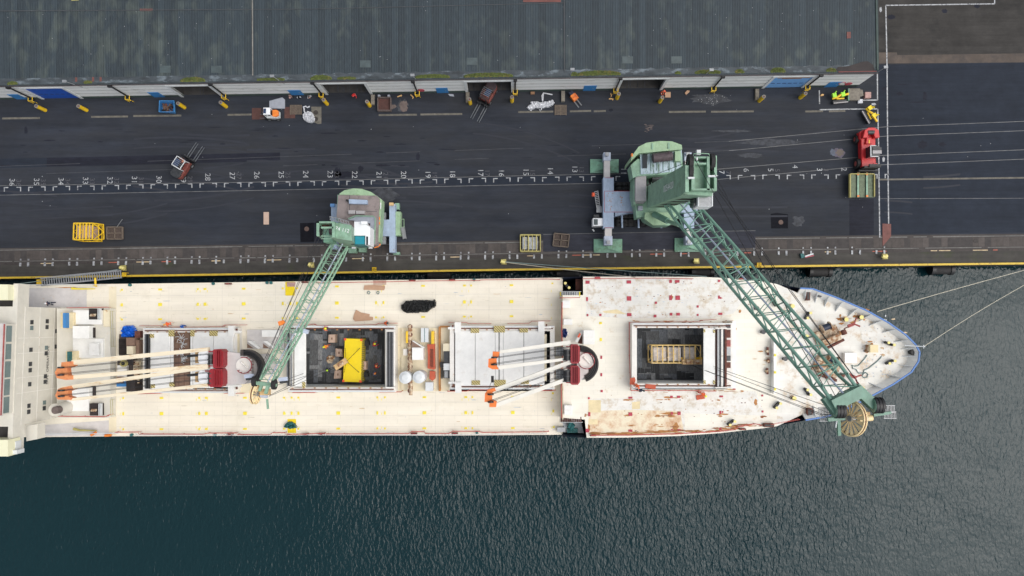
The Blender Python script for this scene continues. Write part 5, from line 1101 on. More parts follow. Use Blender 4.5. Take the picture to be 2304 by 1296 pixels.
# cable reel (spoked disc, tilted)
def reel(par,c,r,tilt,yaw,mname='reel_yellow',nsp=16):
    R3=Euler((0,rad(tilt),rad(yaw))).to_matrix(); ax=R3@Vector((0,0,1)); e1=R3@Vector((1,0,0)); e2=R3@Vector((0,1,0))
    b=B()
    for off in (-.16,.16):
        ring=[c+ax*off+(e1*math.cos(t)+e2*math.sin(t))*r for t in [6.2832*i/36 for i in range(37)]]; b.tube(ring,.085,0,6,cap=False)
    ring=[c+(e1*math.cos(t)+e2*math.sin(t))*(r-.12) for t in [6.2832*i/36 for i in range(37)]]; b.tube(ring,.13,1,6,cap=False)
    for i in range(nsp):
        t=6.2832*(i+.5)/nsp; t2=.155; 
        a=(e1*math.cos(t-t2)+e2*math.sin(t-t2)); a2=(e1*math.cos(t+t2)+e2*math.sin(t+t2)); m_=(e1*math.cos(t)+e2*math.sin(t))
        for off in (.10,):
            b.add([c+ax*off+m_*.25,c+ax*(off+.05)+a*(r-.1),c+ax*(off+.12)+m_*(r-.1),c+ax*(off+.05)+a2*(r-.1)],[[0,1,2,3],[3,2,1,0]],0)
        b.tube([c+ax*.2+m_*.25,c+ax*.2+m_*r*.98],.035,0,5)
    b.tube([c-ax*.25,c+ax*.3],.28,2,12)
    return b.build('cable_reel',[mname,'rust_dark','steel'],par)
rc=P(1916,942,TZ); reel(ho,rc,38/ppm(TZ),-70,-6)
b=B(); b.box(1930,927,1958,939,TZ-.7,TZ-.1,0); b.tube([P(1932,942,TZ-.2),P(1962,940,TZ-.2)],.3,1,12); b.tube([P(1944,941.5,TZ),P(1950,941,TZ)],.34,2,10); b.build('reel_motor',['tan','reel_yellow','steel'],ho)
# luffing cylinder
b=B(); b.tube([P(1472,482,5.8),P(1502,497,8.0)],.42,0,14); b.tube([P(1502,497,8.0),P(1528,507,10.6)],.24,1,12); b.build('luffing_cylinder',['crane_green_d','crane_green'],uo)
# jib support wires and hoist ropes
b=B()
for (x0,y0,z0,x1,y1,z1) in ((1615,420,22.5,1963,905,TZ),(1617,432,22.5,1966,909,TZ),(1560,352,24,1886,925,TZ+.6),(1598,372,24,1900,928,TZ+.6),(1552,362,24,1475,392,8)):
    a,c=P(x0,y0,z0),P(x1,y1,z1); b.tube([a,a.lerp(c,.5)-Vector((0,0,.3)),c],.035,0,5)
b.build('boom_rope','wire',c1)
b=B()
for (x0,y0,x1,y1) in ((1556,822,1884,948),(1578,815,1893,925),(1580,819,1888,938),(1560,823,1886,945)): b.tube([P(x0,y0,5.0),P(x1,y1,TZ)],.03,0,5)
b.build('hoist_rope','wire',c1)
b=B(); b.box(1536,809,1580,820,4.6,5.3,0); b.box(1512,804,1580,810,4.3,4.6,1); b.box(1545,811,1556,818,5.3,5.8,2); b.box(1562,811,1574,819,5.3,5.8,2); b.build('hook_block',['tan','yellow','rust_part'],c1)
# ===== small crane =====
c2=thing('harbour_crane','smaller green mobile harbour crane with brown roofed engine house and white and teal cab','crane',P(815,510,0))
b=B(); b.box(876,459,889,568,1.0,2.3,0); b.box(745,459,758,560,1.0,2.3,0); b.box(755,494,880,531,1.1,2.31,0); 
b.box(858,478,868,495,1.0,2.0,1); b.box(858,532,868,549,1.0,2.0,1); b.build('chassis',['chassis_blue','steel'],c2)
b=B(); b.wbox(P(748.5,462,2.5),(.6,.4,.4),m=0); b.wbox(P(881,459.5,2.5),(.6,.4,.4),m=1); b.build('beacon_box',['door_lblue','tan'],c2)
for x,y,w,h in ((893,464,10,14),(757,470,8,12),(892,570,14,6),(793,563,18,12),(815,560,16,14)):
    b=B(); b.box(x-w/2,y-h/2,x+w/2,y+h/2,.1,.9,0); b.build('outrigger_foot','crane_green',c2)
b=B(); b.box(889,476,901,530,.4,1.8,0); b.build('tool_locker','crane_green_l',c2)
b=B(); b.beam(P(902,513,1.9),P(907,538,.2),.08,.15,0); b.beam(P(910,510,1.9),P(914,537,.2),.08,.15,0)
for i in range(9): t=i/9; b.beam(P(902+5*t,513+25*t,1.85-1.6*t),P(910+5*t,511+26*t,1.85-1.6*t),.25,.04,0)
for y in (493,511): b.tube([P(899,y,2.6),P(909,y,2.6)],.05,1,5)
b.tube([P(909,493,2.6),P(909,511,2.6)],.05,1,5); b.build('access_ladder',['steel','crane_green_l'],c2)
for y in (482,541):
    for x in range(770,868,14):
        b=B(); c=P(x,y,.6); b.tube([c-Vector((.0,.25,0)),c+Vector((0,.25,0))],.55,0,14); b.build('wheel','rubber',c2)
b=B(); b.prism([(759,438),(848,440),(858,450),(855,545),(848,553),(800,556),(757,495)],2.9,4.6,0); 
uo=b.build('slewing_platform','crane_green',c2)
b=B(); b.prism([(761,439),(847,440),(854,447),(852,478),(850,545),(847,551),(800,552),(760,490),(757,488)],4.6,7.0,0); b.prism([(848,441),(859,449),(858,480),(854,543),(848,546)],4.6,6.6,1)
b.box(786,439,786.8,475,7.0,7.03,2); b.box(786,475.5,848,476.3,7.0,7.03,2)
mh=b.build('engine_house',['crane_roof','crane_green_l','gutter'],uo)
b=B(); b.prism([(763,436),(775,428),(795,424),(815,425),(835,432),(848,441),(764,438)],3.2,6.9,0); b.build('counterweight','crane_green_l',uo)
b=B(); b.prism([(785,448),(826,450),(826,459),(785,458)],7.05,7.7,0); b.tube([P(779,450,7.4),P(786,453,7.4)],.13,1,8); b.build('exhaust_silencer',['chassis_blue','black'],mh)
b=B(); b.box(784,473,799,481,7,7.6,0); b.box(801,474,820,481,7,7.6,0); b.build('vent_box','grey_plate',mh)
b=B(); b.prism([(783,495),(800,486),(838,486),(843,490),(840,545),(834,550),(833,550),(833,502),(797,502),(797,496)],7,7.5,0); b.build('walkway','scuff_g' if 0 else 'plate_grey',mh)
b=B(); q=[P(x,y,8.3) for x,y in ((783,492),(800,485),(840,486),(844,491),(841,548))]; b.tube(q,.05,0,5); q=[p-Vector((0,0,.5)) for p in q]; b.tube(q,.05,0,5); b.build('guard_rail','crane_green',mh)
b=B(); b.box(851,488,855,495,6.6,6.63,0); b.box(850,499,855,505,6.6,6.63,0); b.box(855,456,857.5,470,6.6,6.7,1); b.build('warning_plate',['orange','wall_trim'],mh)
b=B(); b.wbox(P(796,556,5),(.5,.4,.3),m=0); b.wbox(P(834,556,5),(.5,.4,.3),m=0); b.tube([P(842,557,5.5),P(850,555,5.5),P(856,549,5.5)],.08,1,6); b.build('work_lamp',['white_cab','orange'],uo)
b=B(); t0=[P(776,555,6.5),P(806,556,6.5),P(804,522,6.5),P(780,520,6.5)]; zt2=17.5
t1=[P(742,534,zt2),P(792,542,zt2),P(790,506,zt2),P(750,500,zt2)]
b.hexa(t0,t1,0); to=b.build('tower','crane_green',uo)
b=B(); b.box(712,498,718,531,16.5,18.2,0); b.box(712,498,752,502,16.5,18.2,0); b.box(722,510,750,514,17.3,18.2,0); b.box(747,502,753,534,16.5,18.2,0); b.box(722,503,749,510,16.2,16.8,1); b.box(728,514,748,545,12,14,2)
for y in (531,537): b.tube([P(722,y,18),P(746,y,17.5)],.06,0,5)
hf=b.build('head_frame',['crane_green','rust_dark','pad_green'],to)
for x,y in ((719,520),(746,517)):
    b=B(); c=P(x,y,17.6); b.tube([c-Vector((.2,0,0)),c+Vector((.2,0,0))],.6,0,18); b.build('sheave','rubber',hf)
b=B()
for k in (0,1):
    q=[P(x,y+k*7,18.6) for x,y in ((742,487),(760,491),(785,498))]; b.tube(q,.05,0,5)
for i in range(8): b.tube([P(742+i*6,487+i*1.7,18.6),P(744+i*6,494+i*1.7,18.6)],.04,0,5)
b.build('walkway_rail','steel',to)
vs,fs=text('74 112',Mx(P(770,517,zt2+.03),(1,-.22,0),(.22,1,0)),.62,'',''); b=B(); b.add(vs,fs); b.build('lettering','white_cab',to)
b=B(); b.prism([(797,499),(820,499),(826,507),(833,511),(832,551),(822,551),(822,530),(797,530)],10.5,13.0,0); b.box(812,498,826,504,13.0,13.5,0); cbo=b.build('operator_cab','white_cab',to)
b=B(); b.box(797,530.5,822,552,10.5,12.9,0); b.box(799,532,820,549,12.9,12.95,1); b.build('cab_window',['tarp_green','teal_glass'],cbo); b=B(); b.box(824,532,828,551,13.0,13.05,0); b.build('cab_window','dark_glass',cbo)
b=B()
for i in range(6): b.tube([P(790,534+i*3,12),P(797,535+i*3,12)],.07,0,5)
b.build('cable_run','wire',cbo)
# boom
A=(P(748,552,11.5)+P(786,546,11.5))/2; TZ2=15.0
Tl=P(584,853,TZ2); Tr=P(613,866,TZ2); Tc=(Tl+Tr)/2; d=(Tc-A).normalized(); s_=d.cross(Vector((0,0,1))).normalized(); uu=s_.cross(d)
b=B(); lattice(b,A,Tc,36/ppm(11.5)*.93,1.5,28/ppm(TZ2),1.5,14,.13,.055)
b.tube([A+Vector((.3,0,.3)),Tc+Vector((.3,0,.3))],.09,1,6)
bo=b.build('boom',['boom_pale','lamp_grey'],uo)
b=B(); b.beam(P(577,861,TZ2),P(622,868,TZ2),.45,.5); b.beam(P(590,864,TZ2),P(584,880,TZ2),.3,.4); b.beam(P(603,868,TZ2),P(598,886,TZ2),.35,.4); b.beam(P(601,898,TZ2-1),P(603,920,TZ2-1),.22,.22)
ho=b.build('boom_head','crane_green',bo)
for x,y in ((573,858),(617,865)):
    b=B(); c=P(x,y,TZ2+.1); b.tube([c-Vector((.22,0,0)),c+Vector((.22,0,0))],.62,0,18); b.build('sheave','rubber',ho)
for x,y in ((561,846),(637,853)):
    b=B(); c=P(x,y,TZ2-.5); b.wbox(c,(1.1,.45,.3),.1,0); b.wbox(c+Vector((0,-.35,-.2)),(.9,.3,.3),.1,1); b.build('work_lamp',['lamp_grey','dark_metal'],ho)
b=B(); c=P(677,745,13.5); b.wbox(c+Vector((.5,0,0)),(.9,.5,.4),-.3,0); b.wbox(c+Vector((0,.1,.2)),(.7,.5,.2),-.3,1); b.build('work_lamp',['lamp_grey','crane_green'],bo)
reel(ho,P(575,886,TZ2-.4),22/ppm(TZ2),84,-4,nsp=14)
b=B(); b.box(584,876,605,889,TZ2-1.2,TZ2-.5,0); b.tube([P(586,890,TZ2-.8),P(602,892,TZ2-.8)],.22,1,10); b.build('reel_motor',['tan','lamp_grey'],ho)
b=B()
for (x0,y0,z0,x1,y1,z1) in ((735,500,18,574,856,TZ2+.5),(742,505,18,580,858,TZ2+.5),(718,520,18,578,860,TZ2+.5)):
    b.tube([P(x0,y0,z0),P(x1,y1,z1)],.03,0,5)
c=P(632,727,16.5); b.build('boom_rope','wire',c2); b=B(); b.wbox(c,(.5,.5,.45),.3,0); b.wbox(c+Vector((.25,.1,0)),(.4,.4,.35),.5,0); b.build('rope_block','orange',c2)
b=B()
for (x0,y0,x1,y1) in ((756,824,620,868),(757,826,605,892),(690,838,622,862),(700,842,606,890)): b.tube([P(x0,y0,5.0),P(x1,y1,TZ2)],.028,0,5)
b.build('hoist_rope','wire',c2)
b=B(); a=P(754,828,5.0); c=P(780,810,5.0); b.beam(a,c,.75,.5,0); b.beam(a.lerp(c,.3)+Vector((0,0,.4)),a.lerp(c,.75)+Vector((0,0,.4)),.4,.4,1); b.build('hook_block',['tan','rust_part'],c2)
b=B()
for x,y in ((810,783),(808,838)): b.tube([P(780,813,5.0),P(x,y,3.55)],.035,0,5)
for x,y in ((777,783),(775,838)): b.tube([P(778,812,5.0),P(x,y,3.5)],.025,0,5)
b.build('lifting_sling','wire',c2)
# ---------------- objects on the quay ----------------
def forklift(loc,ang,body,cab,L=3.6,Wd=1.7,forks=4,fl=2.4,label='',heavy=False,counter=None,roof='grille'):
    t=thing('forklift',label,'forklift',(0,0,0))
    # faces +x
    b=B(); b.prism([(-L/2,-Wd*.36),(-L/2+.35,-Wd/2),(L*.28,-Wd/2),(L*.28,Wd/2),(-L/2+.35,Wd/2),(-L/2,Wd*.36)],.45,1.25,0,px=False); b.wbox((-.1,Wd/2-.14,1.3),(L*.55,.22,.12),m=0); b.wbox((-.1,-Wd/2+.14,1.3),(L*.55,.22,.12),m=0); b.build('body',body,t,bev=.04)
    b=B(); b.prism([(-L/2-.05,-Wd*.3),(-L/2+.3,-Wd*.44),(-L*.14,-Wd*.4),(-L*.14,Wd*.4),(-L/2+.3,Wd*.44),(-L/2-.05,Wd*.3)],1.25,1.6,0,px=False); b.build('counterweight',counter or 'dark_metal',t,bev=.05)
    b=B(); x0,x1=-L*.13,L*.26
    for x in (x0,x1):
        for y in (-Wd*.4,Wd*.4): b.beam((x,y,1.25),(x,y,2.45),.08,.08,0)
    for y in (-Wd*.4,Wd*.4): b.beam((x0,y,2.45),(x1,y,2.45),.09,.09,0)
    for x in (x0,x1): b.beam((x,-Wd*.4,2.45),(x,Wd*.4,2.45),.09,.09,0)
    co=b.build('overhead_guard',cab,t)
    b=B()
    if roof=='grille':
        b.wbox(((x0+x1)/2-.1,.2,2.48),((x1-x0)*.75,Wd*.45,.03),m=0)
        for i in range(5): b.wbox((x0+.1+i*(x1-x0)/5.5,0,2.5),(.04,Wd*.8,.04),m=1)
        b.build('roof_panel',['glass_blue','steel'],co)
    else: b.wbox(((x0+x1)/2,0,2.5),((x1-x0),Wd*.82,.08),m=0); b.wbox(((x0+x1)/2+.25,0,2.56),((x1-x0)*.42,Wd*.6,.03),m=1); b.build('roof_panel',[cab,'glass_blue'],co)
    b=B(); b.wbox((0,0,1.4),(.6,.6,.35),m=0); b.wbox((-.3,0,1.7),(.12,.6,.5),m=0); b.build('seat','black',t)
    b=B()
    for y in (-Wd*.28,Wd*.28): b.beam((L*.34,y,.2),(L*.34,y,2.7),.14,.14,0)
    b.wbox((L*.34,0,2.65),(.14,Wd*.65,.12),m=0); b.wbox((L*.40,0,.6),(.12,Wd*1.1,.7),m=0); b.build('mast','black',t)
    ys=[-.42,-.22,.22,.42] if forks==4 else [-.25,.25]
    for y in ys:
        b=B(); b.beam((L*.43,y*Wd,.15),(L*.43+fl,y*Wd,.12),.14,.07,0,.08,.03); b.beam((L*.43,y*Wd,.12),(L*.43,y*Wd,.9),.14,.06,0); b.build('fork','fork_steel',t)
    for x,r in ((L*.2,.42),(-L*.34,.33)):
        for y in (-Wd*.46,Wd*.46):
            b=B(); b.tube([(x,y-.14,r),(x,y+.14,r)],r,0,18); b.tube([(x,y-.15,r),(x,y+.15,r)],r*.5,1,12); b.build('wheel',['rubber','steel'],t)
    t.location=loc; t.rotation_euler=(0,0,rad(ang)); ORG[t.name]=Vector(loc); return t
mat('rust_truck',(.17,.045,.035),.6,var=.4,scale=3)
f1=forklift(P(418,378,0),58,'rust_truck','wall_trim',label='red forklift with four long forks and slatted blue roof out on the open asphalt')
f2=forklift(P(1097,218,0),-118,'rust_truck','dark_metal',label='dark grey and red forklift halfway through a warehouse doorway',counter='muffler')
forklift(P(616,262,0),180,'wall_trim','white_cab',L=2.3,Wd=1.15,forks=2,fl=1.0,label='small white and orange forklift on a rusty plate near the warehouse',counter='orange',roof='full')
# pallet jack
t=thing('pallet_truck','small orange pallet truck beside the warehouse wall','pallet truck',(0,0,0))
b=B(); b.wbox((0,0,.5),(.9,.75,.7),m=0); b.wbox((.1,.38,.9),(.9,.06,.12),m=0); b.wbox((.1,-.38,.9),(.9,.06,.12),m=0); b.wbox((.1,0,.95),(.06,.75,.1),m=0); b.build('body','orange',t); b=B(); b.wbox((-.7,0,.7),(.5,.6,.5),m=0); b.tube([(-.7,0,.9),(-1.0,0,1.3)],.05,0,6); b.build('tiller','hull_navy',t)
for y in (-.25,.25): b=B(); b.beam((.4,y,.12),(1.5,y,.1),.16,.06); b.build('fork','fork_steel',t)
t.location=P(1291,222,0); t.rotation_euler=(0,0,rad(-52))
# big red truck
t=thing('heavy_forklift','big red heavy forklift with black tyres carrying a green steel tray','forklift',(0,0,0))
b=B(); b.prism([(-1.0,-2.6),(1.0,-2.6),(1.05,2.0),(.95,2.5),(.4,2.85),(-.6,2.85),(-1.2,2.5),(-1.25,1.6),(-1.0,1.4)],.6,1.6,0,px=False); b.prism([(-.55,.7),(.4,.7),(.35,1.6),(-.35,1.6)],1.6,1.95,0,px=False)
b.prism([(-1.1,1.5),(-.8,2.6),(-.2,2.95),(.6,2.95),(1.2,2.6),(1.3,1.5),(.6,1.5),(.45,2.1),(-.3,2.1),(-.45,1.5)],1.6,2.3,0,px=False); b.build('body','red_truck',t,bev=.08)
b=B(); b.tube([(-.35,2.3,2.1),(.55,2.3,2.1)],.32,0,14); b.build('air_tank','dark_metal',t)
b=B(); b.wbox((.25,-.6,2.1),(1.3,1.5,1.6),m=0); co=b.build('cab','dark_glass',t)
b=B(); b.wbox((.5,-.35,2.95),(1.25,.55,.08),m=1); b.wbox((.5,-.75,2.95),(1.25,.45,.09),m=2); 
for q,w in (((-.38,-.6,2.92),(.1,1.6,.1)),((.1,-1.38,2.92),(1.1,.1,.1)),((.0,.18,2.92),(.8,.08,.1))): b.wbox(q,w,m=0)
b.build('cab_roof',['wall_trim','dark_metal','grey_plate'],co)
b=B(); b.wbox((-.05,1.0,1.97),(.15,.5,.03),m=0); b.build('yellow_plate','yellow',t)
for y,r in ((-1.9,.72),(1.7,.6)):
    for x in (-1.25,1.05):
        for k in ((0,.42) if y<0 else (0,)):
            b=B(); s_=-1 if x<0 else 1; xx=x-s_*k; b.tube([(xx-.2,y,r),(xx+.2,y,r)],r,0,20); b.tube([(xx-.21,y,r),(xx+.21,y,r)],r*.5,1,12); b.build('wheel',['rubber','red_dirty'],t)
b=B(); b.wbox((0,-2.75,1.4),(2.2,.25,2.2),m=0); b.wbox((.3,-2.6,2.6),(1.6,.4,.25),m=0); b.wbox((0,-3.05,1.0),(2.7,.2,.9),m=0); b.wbox((.95,-2.5,2.0),(.9,.4,.4),m=1); b.build('mast',['black','tray_green'],t)
for x in (-.95,.25): b=B(); b.beam((x,-3.1,.5),(x,-6.2,.4),.3,.12,0,.22,.05); b.build('fork','tan',t)
for x in (-.7,.9): b=B(); b.wbox((x,-2.3,1.55),(.55,.5,.3),m=0); b.build('lamp_bracket','red_truck',t)
t.location=P(1941,342,0); t.rotation_euler=(0,0,0)
# green tray on forks
t=thing('cargo_tray','green and yellow steel cargo tray held on the forks of the big red forklift','tray',P(1941,417,0))
b=B(); b.box(1913,391,1968,444,.75,.82,0); b.build('deck','tray_green',t)
b=B()
for q in ((1913,390,1967,392),(1912,391,1914.5,444),(1967,392,1969,442)): b.box(*q,.7,1.1,0)
for x in (1929,1949): b.box(x,391,x+3.5,444,.82,1.0,1); b.box(x-.4,390,x+4,394,1.0,1.08,2); b.box(x,439,x+4.5,443,1.0,1.08,2); b.box(x-2.5,392,x-1,443,.82,.84,3)
b.build('rail',['yellow_dull','crane_green','orange','black'],t)
# skip
t=thing('skip','blue steel skip with rusty rubbish inside by the warehouse wall','skip',P(378,244,0))
b=B(); a=[P(363,254,.1),P(396,256,.1),P(395,235,.1),P(364,234,.1)]; c=[P(357,252,1.5),P(393,252,1.5),P(392,226,1.5),P(358,226,1.5)]
ci=[v.lerp(sum(c,Vector())/4,.08) for v in c]; ai=[v.lerp(sum(a,Vector())/4,.1)+Vector((0,0,.1)) for v in a]
b.add(a+c+ci+ai,[[0,1,5,4],[1,2,6,5],[2,3,7,6],[3,0,4,7],[4,5,9,8],[5,6,10,9],[6,7,11,10],[7,4,8,11],[8,9,13,12],[9,10,14,13],[10,11,15,14],[11,8,12,15],[12,13,14,15],[3,2,1,0]]); b.build('container','skip_blue',t)
b=B()
for i in range(40): p=P(R.uniform(367,389),R.uniform(234,252),.3+R.uniform(0,.3)); b.wbox(p,(R.uniform(.1,.5),R.uniform(.1,.4),.12),R.uniform(0,3),R.choice([0,0,1,2]))
b.build('rubbish',['rubbish','black','rust_dark'],t)
def slab(name,pts,z0,z1,m,label,cat,group=None,bev=0):
    b=B(); b.prism(pts,z0,z1,0); return b.build(name,m,None,label,cat,group,bev=bev)
rc_=lambda x0,y0,x1,y1:[(x0,y0),(x1,y0),(x1,y1),(x0,y1)]
slab('steel_plate',[(567,243),(604,243),(604,268),(567,269)],.02,.05,'rust_plate','flat rusty steel plate under the forks of the small white forklift','steel plate')
slab('steel_plate',[(640,241),(664,240),(664,266),(640,266)],.02,.05,'rust_plate','flat rusty steel plate right of the small white forklift','steel plate')
slab('steel_sheet',[(606,227),(635,219),(641,224),(641,244),(606,244)],.05,.12,'plate_grey','pale grey angled sheet behind the small white forklift','metal sheet')
def pallet(x0,y0,x1,y1,lab,n=8):
    b=B()
    for i in range(n): h=(y1-y0)/n; b.box(x0,y0+i*h,x1,y0+(i+.72)*h,.10,.14,0)
    for x in (x0,(x0+x1)/2-1,x1-2): b.box(x,y0,x+2,y1,.01,.10,0)
    for x in (x0,x1-1.4): b.box(x,y0,x+1.4,y1,.14,.2,0)
    b.build('pallet','wood_old',None,lab,'pallet')
pallet(652,236,679,258,'weathered wooden pallet beside the white crumpled tarpaulin heap'); pallet(1248,236,1275,259,'weathered wooden pallet right of the long white tarpaulin')
# steel box frame (brown) near wall
t=thing('steel_bin','rusty brown open steel bin between two doorways','bin',P(863,232,0)); b=B(); b.box(849,218,879,248,.05,.3,0); b.build('floor','rust_plate',t)
b=B()
for q in ((849,218,879,219.5),(849,247,879,248.5),(849,218,850.2,248),(878,218,879.2,248)): b.box(*q,.05,.8,0)
b.box(850,213,855,217,.0,.5,1); b.box(872,213,877,217,0,.5,1); b.build('frame',['foam_tan','plate_grey'],t)
# manhole slab
t=thing('manhole_slab','raised mossy concrete slab with two round manhole covers by the white tarpaulin','manhole',P(711,259,0)); b=B(); b.prism([(700,240),(723,240),(723,278),(715,279),(702,272)],0.0,.06,0); b.build('slab','drain',t)
for y in (253,268): b=B(); b.cyl(P(710.5,y,.08),.06,.085,.34,0,20); b.build('cover','pipe_dark',t)
for x,y,l in ((690,515,'round brown manhole cover on the dark square patch beside the small crane'),(1757,500,'round brown manhole cover on the black square patch right of the big crane'),(2196,542,'round cover set in the paved apron at the right'),(1960,578,'')):
    if l: b=B(); b.cyl(P(x,y,.03),.016,.04,.34,0,20); b.build('manhole_cover','cover_brown' if x!=2196 else 'pipe_dark',None,l,'manhole cover')
slab('access_cover',[(1985.5,503),(2005,504),(2005,532),(1986,554)],.018,.05,'roof_red','reddish brown steel cover at the foot of the double white line','steel cover')
slab('plywood_sheet',rc_(593,477,605,505),.01,.04,'box_brown','tan plywood sheet lying alone on the asphalt','plywood sheet')
# tarps
def crumple(name,pts,z,h,m,label,cat,n=420,group=None):
    "closed crumpled heap: jittered grid clipped to the outline"
    xs=[p[0] for p in pts]; ys=[p[1] for p in pts]
    def ins(x,y):
        c=False
        for (x1,y1),(x2,y2) in zip(pts,pts[1:]+pts[:1]):
            if (y1>y)!=(y2>y) and x<(x2-x1)*(y-y1)/(y2-y1)+x1: c=not c
        return c
    st=max(.7,math.sqrt((max(xs)-min(xs))*(max(ys)-min(ys))/n)); nx=int((max(xs)-min(xs))/st)+3; ny=int((max(ys)-min(ys))/st)+3
    idx={}; b=B(); v=[]; 
    for j in range(ny):
        for i in range(nx):
            x=min(xs)-st+i*st; y=min(ys)-st+j*st; I=ins(x,y)
            x+=R.uniform(-.3,.3)*st; y+=R.uniform(-.3,.3)*st
            p=P(x,y,z+.3); p.z=z+(R.uniform(.35,1)*h if I else .0); v.append(p); idx[i,j]=(len(v)-1,I)
    f=[]
    for j in range(ny-1):
        for i in range(nx-1):
            q=[idx[i,j],idx[i,j+1],idx[i+1,j+1],idx[i+1,j]]
            if sum(k[1] for k in q)>=2: f+= [[q[0][0],q[1][0],q[2][0]],[q[0][0],q[2][0],q[3][0]]]
    b.add(v,f,0); used=sorted({k for g_ in f for k in g_}); mp={k:i for i,k in enumerate(used)}; b.v=[b.v[k] for k in used]; b.f=[[mp[k] for k in g_] for g_ in b.f]
    return b.build(name,m,None,label,cat,group)
crumple('tarpaulin',[(684,252),(692,249),(702,253),(706,262),(708,272),(702,275),(692,275),(682,268),(680,260)],.05,.5,'tarp_white','round heap of crumpled white tarpaulin beside the manhole slab','tarpaulin')
crumple('tarpaulin',[(1185,240),(1195,233),(1194,228),(1220,229),(1238,226),(1243,223),(1249,231),(1240,238),(1222,241),(1205,242),(1196,247),(1188,245)],.03,.4,'tarp_white','long crumpled white tarpaulin lying left of a pallet','tarpaulin')
b=B(); b.tube([P(x,y,.1) for x,y in ((1221,228),(1219,215),(1223,209),(1243,213))],.1,0,6); b.tube([P(x,y,.1) for x,y in ((1223,208),(1222,220),(1221,228),(1218,247),(1213,246),(1216,250))],.07,0,6); b.build('white_strap','tarp_white',None,'loose white strap trailing from the long tarpaulin','strap')
b=B(); b.tube([P(x,y,.1) for x,y in ((685,252),(684,244),(682,241),(688,239),(692,242),(697,239))],.11,0,6); b.build('white_strap','tarp_white',None,'loose white strap above the round tarpaulin heap','strap')
# concrete beams
for x,y0,y1,l in ((838.5,213,235,'right of the second open doorway'),(1052,207,230,'at the left jamb of the forklift doorway'),(1267,204,228,'between the long tarpaulin and the orange pallet truck'),(1704,200,224,'left of the pale blue door')):
    slab('concrete_beam',rc_(x-4,y0,x+4,y1),.0,.45,'stone','mossy concrete beam standing out from the wall '+l,'concrete block','concrete beams along the wall')
slab('flattened_box',rc_(1497,207,1509,219),.02,.12,'cardboard','flattened cardboard box beside a person in orange','cardboard box'); slab('flattened_box',[(1541,209),(1546,203),(1552,204),(1551,207),(1544,213)],.02,.2,'cardboard','small twisted piece of cardboard near the wall','cardboard box')
slab('bin_bag',rc_(1194,206,1203,211),.0,.4,'wood_orange','small brown crate against the wall near a pipe guard','crate')
for i,(x,y,dx,dy,l) in enumerate(((899,216,5,-2,'left'),(927,216,3,3,'right'),(1375,213,1,3,'upper'),(1375,222.5,5,0,'lower'))):
    b=B(); b.beam(P(x-dx,y-dy,.06),P(x+dx,y+dy,.06),.14,.08); b.beam(P(x+dx,y+dy,.06),P(x+dx-2,y+dy+3,.06),.1,.06); b.build('timber_scrap','chip',None,('broken pale timber piece by the red round sign, '+l+' one') if i<2 else ('pale timber piece beside the white topped bollard, '+l+' one'),'timber')
slab('paper_sheet',[(1008,211),(1020,212),(1022,217),(1012,216)],.02,.06,'plate_grey','crumpled pale sheet below the blue side door near the forklift doorway','sheet')
for x,y,l in ((655,217,'leftmost'),(674,218,'middle'),(694,217,'rightmost')):
    b=B()
    for i in range(7): b.wbox(P(x+R.uniform(-5,5),y+R.uniform(-3,4),.08),(R.uniform(.1,.35),R.uniform(.1,.25),.1),R.uniform(0,3),R.choice([0,1,2]))
    b.build('litter_heap',['tarp_white','pink_box','black'],None,l+' of three small litter heaps at the wall beside a blue side door','litter')
# clamp attachments (right end)
def clamp(loc,ang,lab,cols,bas):
    t=thing('lifting_clamp',lab,'lifting clamp',(0,0,0))
    b=B(); b.wbox((0,-.55,.35),(2.0,.45,.35),m=0); b.wbox((0,-.75,.7),(2.1,.12,.2),m=1); b.build('base',['dark_metal','grey_plate'],t)
    b=B(); b.tube([(-1.1,0,.6),(-.5,.05,.8),(0,.3,.9),(.6,.3,.8),(1.3,.45,.6)],.17,0,8); b.tube([(-.5,-.1,.6),(.6,-.15,.6)],.12,0,8); b.build('arm',bas,t)
    for x,m in zip((-.9,.35),cols):
        b=B(); b.wbox((x,.35,.9),(.55,.6,.35),.1,0); b.tube([(x,.6,1.1),(x+.25,.85,1.2)],.08,0,6); b.build('jaw',m,t)
    t.location=loc; t.rotation_euler=(0,0,rad(ang))
clamp(P(1885,223,0),6,'yellow lifting clamp with lime green jaws near the warehouse corner',['limegreen','limegreen'],'yellow')
clamp(P(1952,262,0),-62,'bright yellow lifting clamp inside the painted white corner',['yellow_cont','yellow_cont'],'yellow')
t=thing('platform_scale','concrete platform with green edge beside the warehouse corner','platform',P(1922,213,0))
b=B(); b.box(1911,199,1935,225,.0,.5,0); b.prism([(1934,201),(1941,202),(1943,215),(1935,217)],0,.45,0); b.build('top','stone',t); b=B(); b.box(1908.5,199,1911,226,.0,.6,0); b.build('edge','crane_green_d',t)
slab('paving_slab',rc_(1947,207,1960,220),.0,.5,'pink_box','pinkish square block near the warehouse corner','block'); slab('paving_slab',rc_(1931,223,1941,232),.02,.3,'tarp_white','pale speckled square block on the white painted line','block')
slab('cardboard_scrap',[(1846,214),(1850,211),(1854,212),(1853,215),(1848,216)],.02,.2,'chip','orange scrap beside the short white line','scrap')
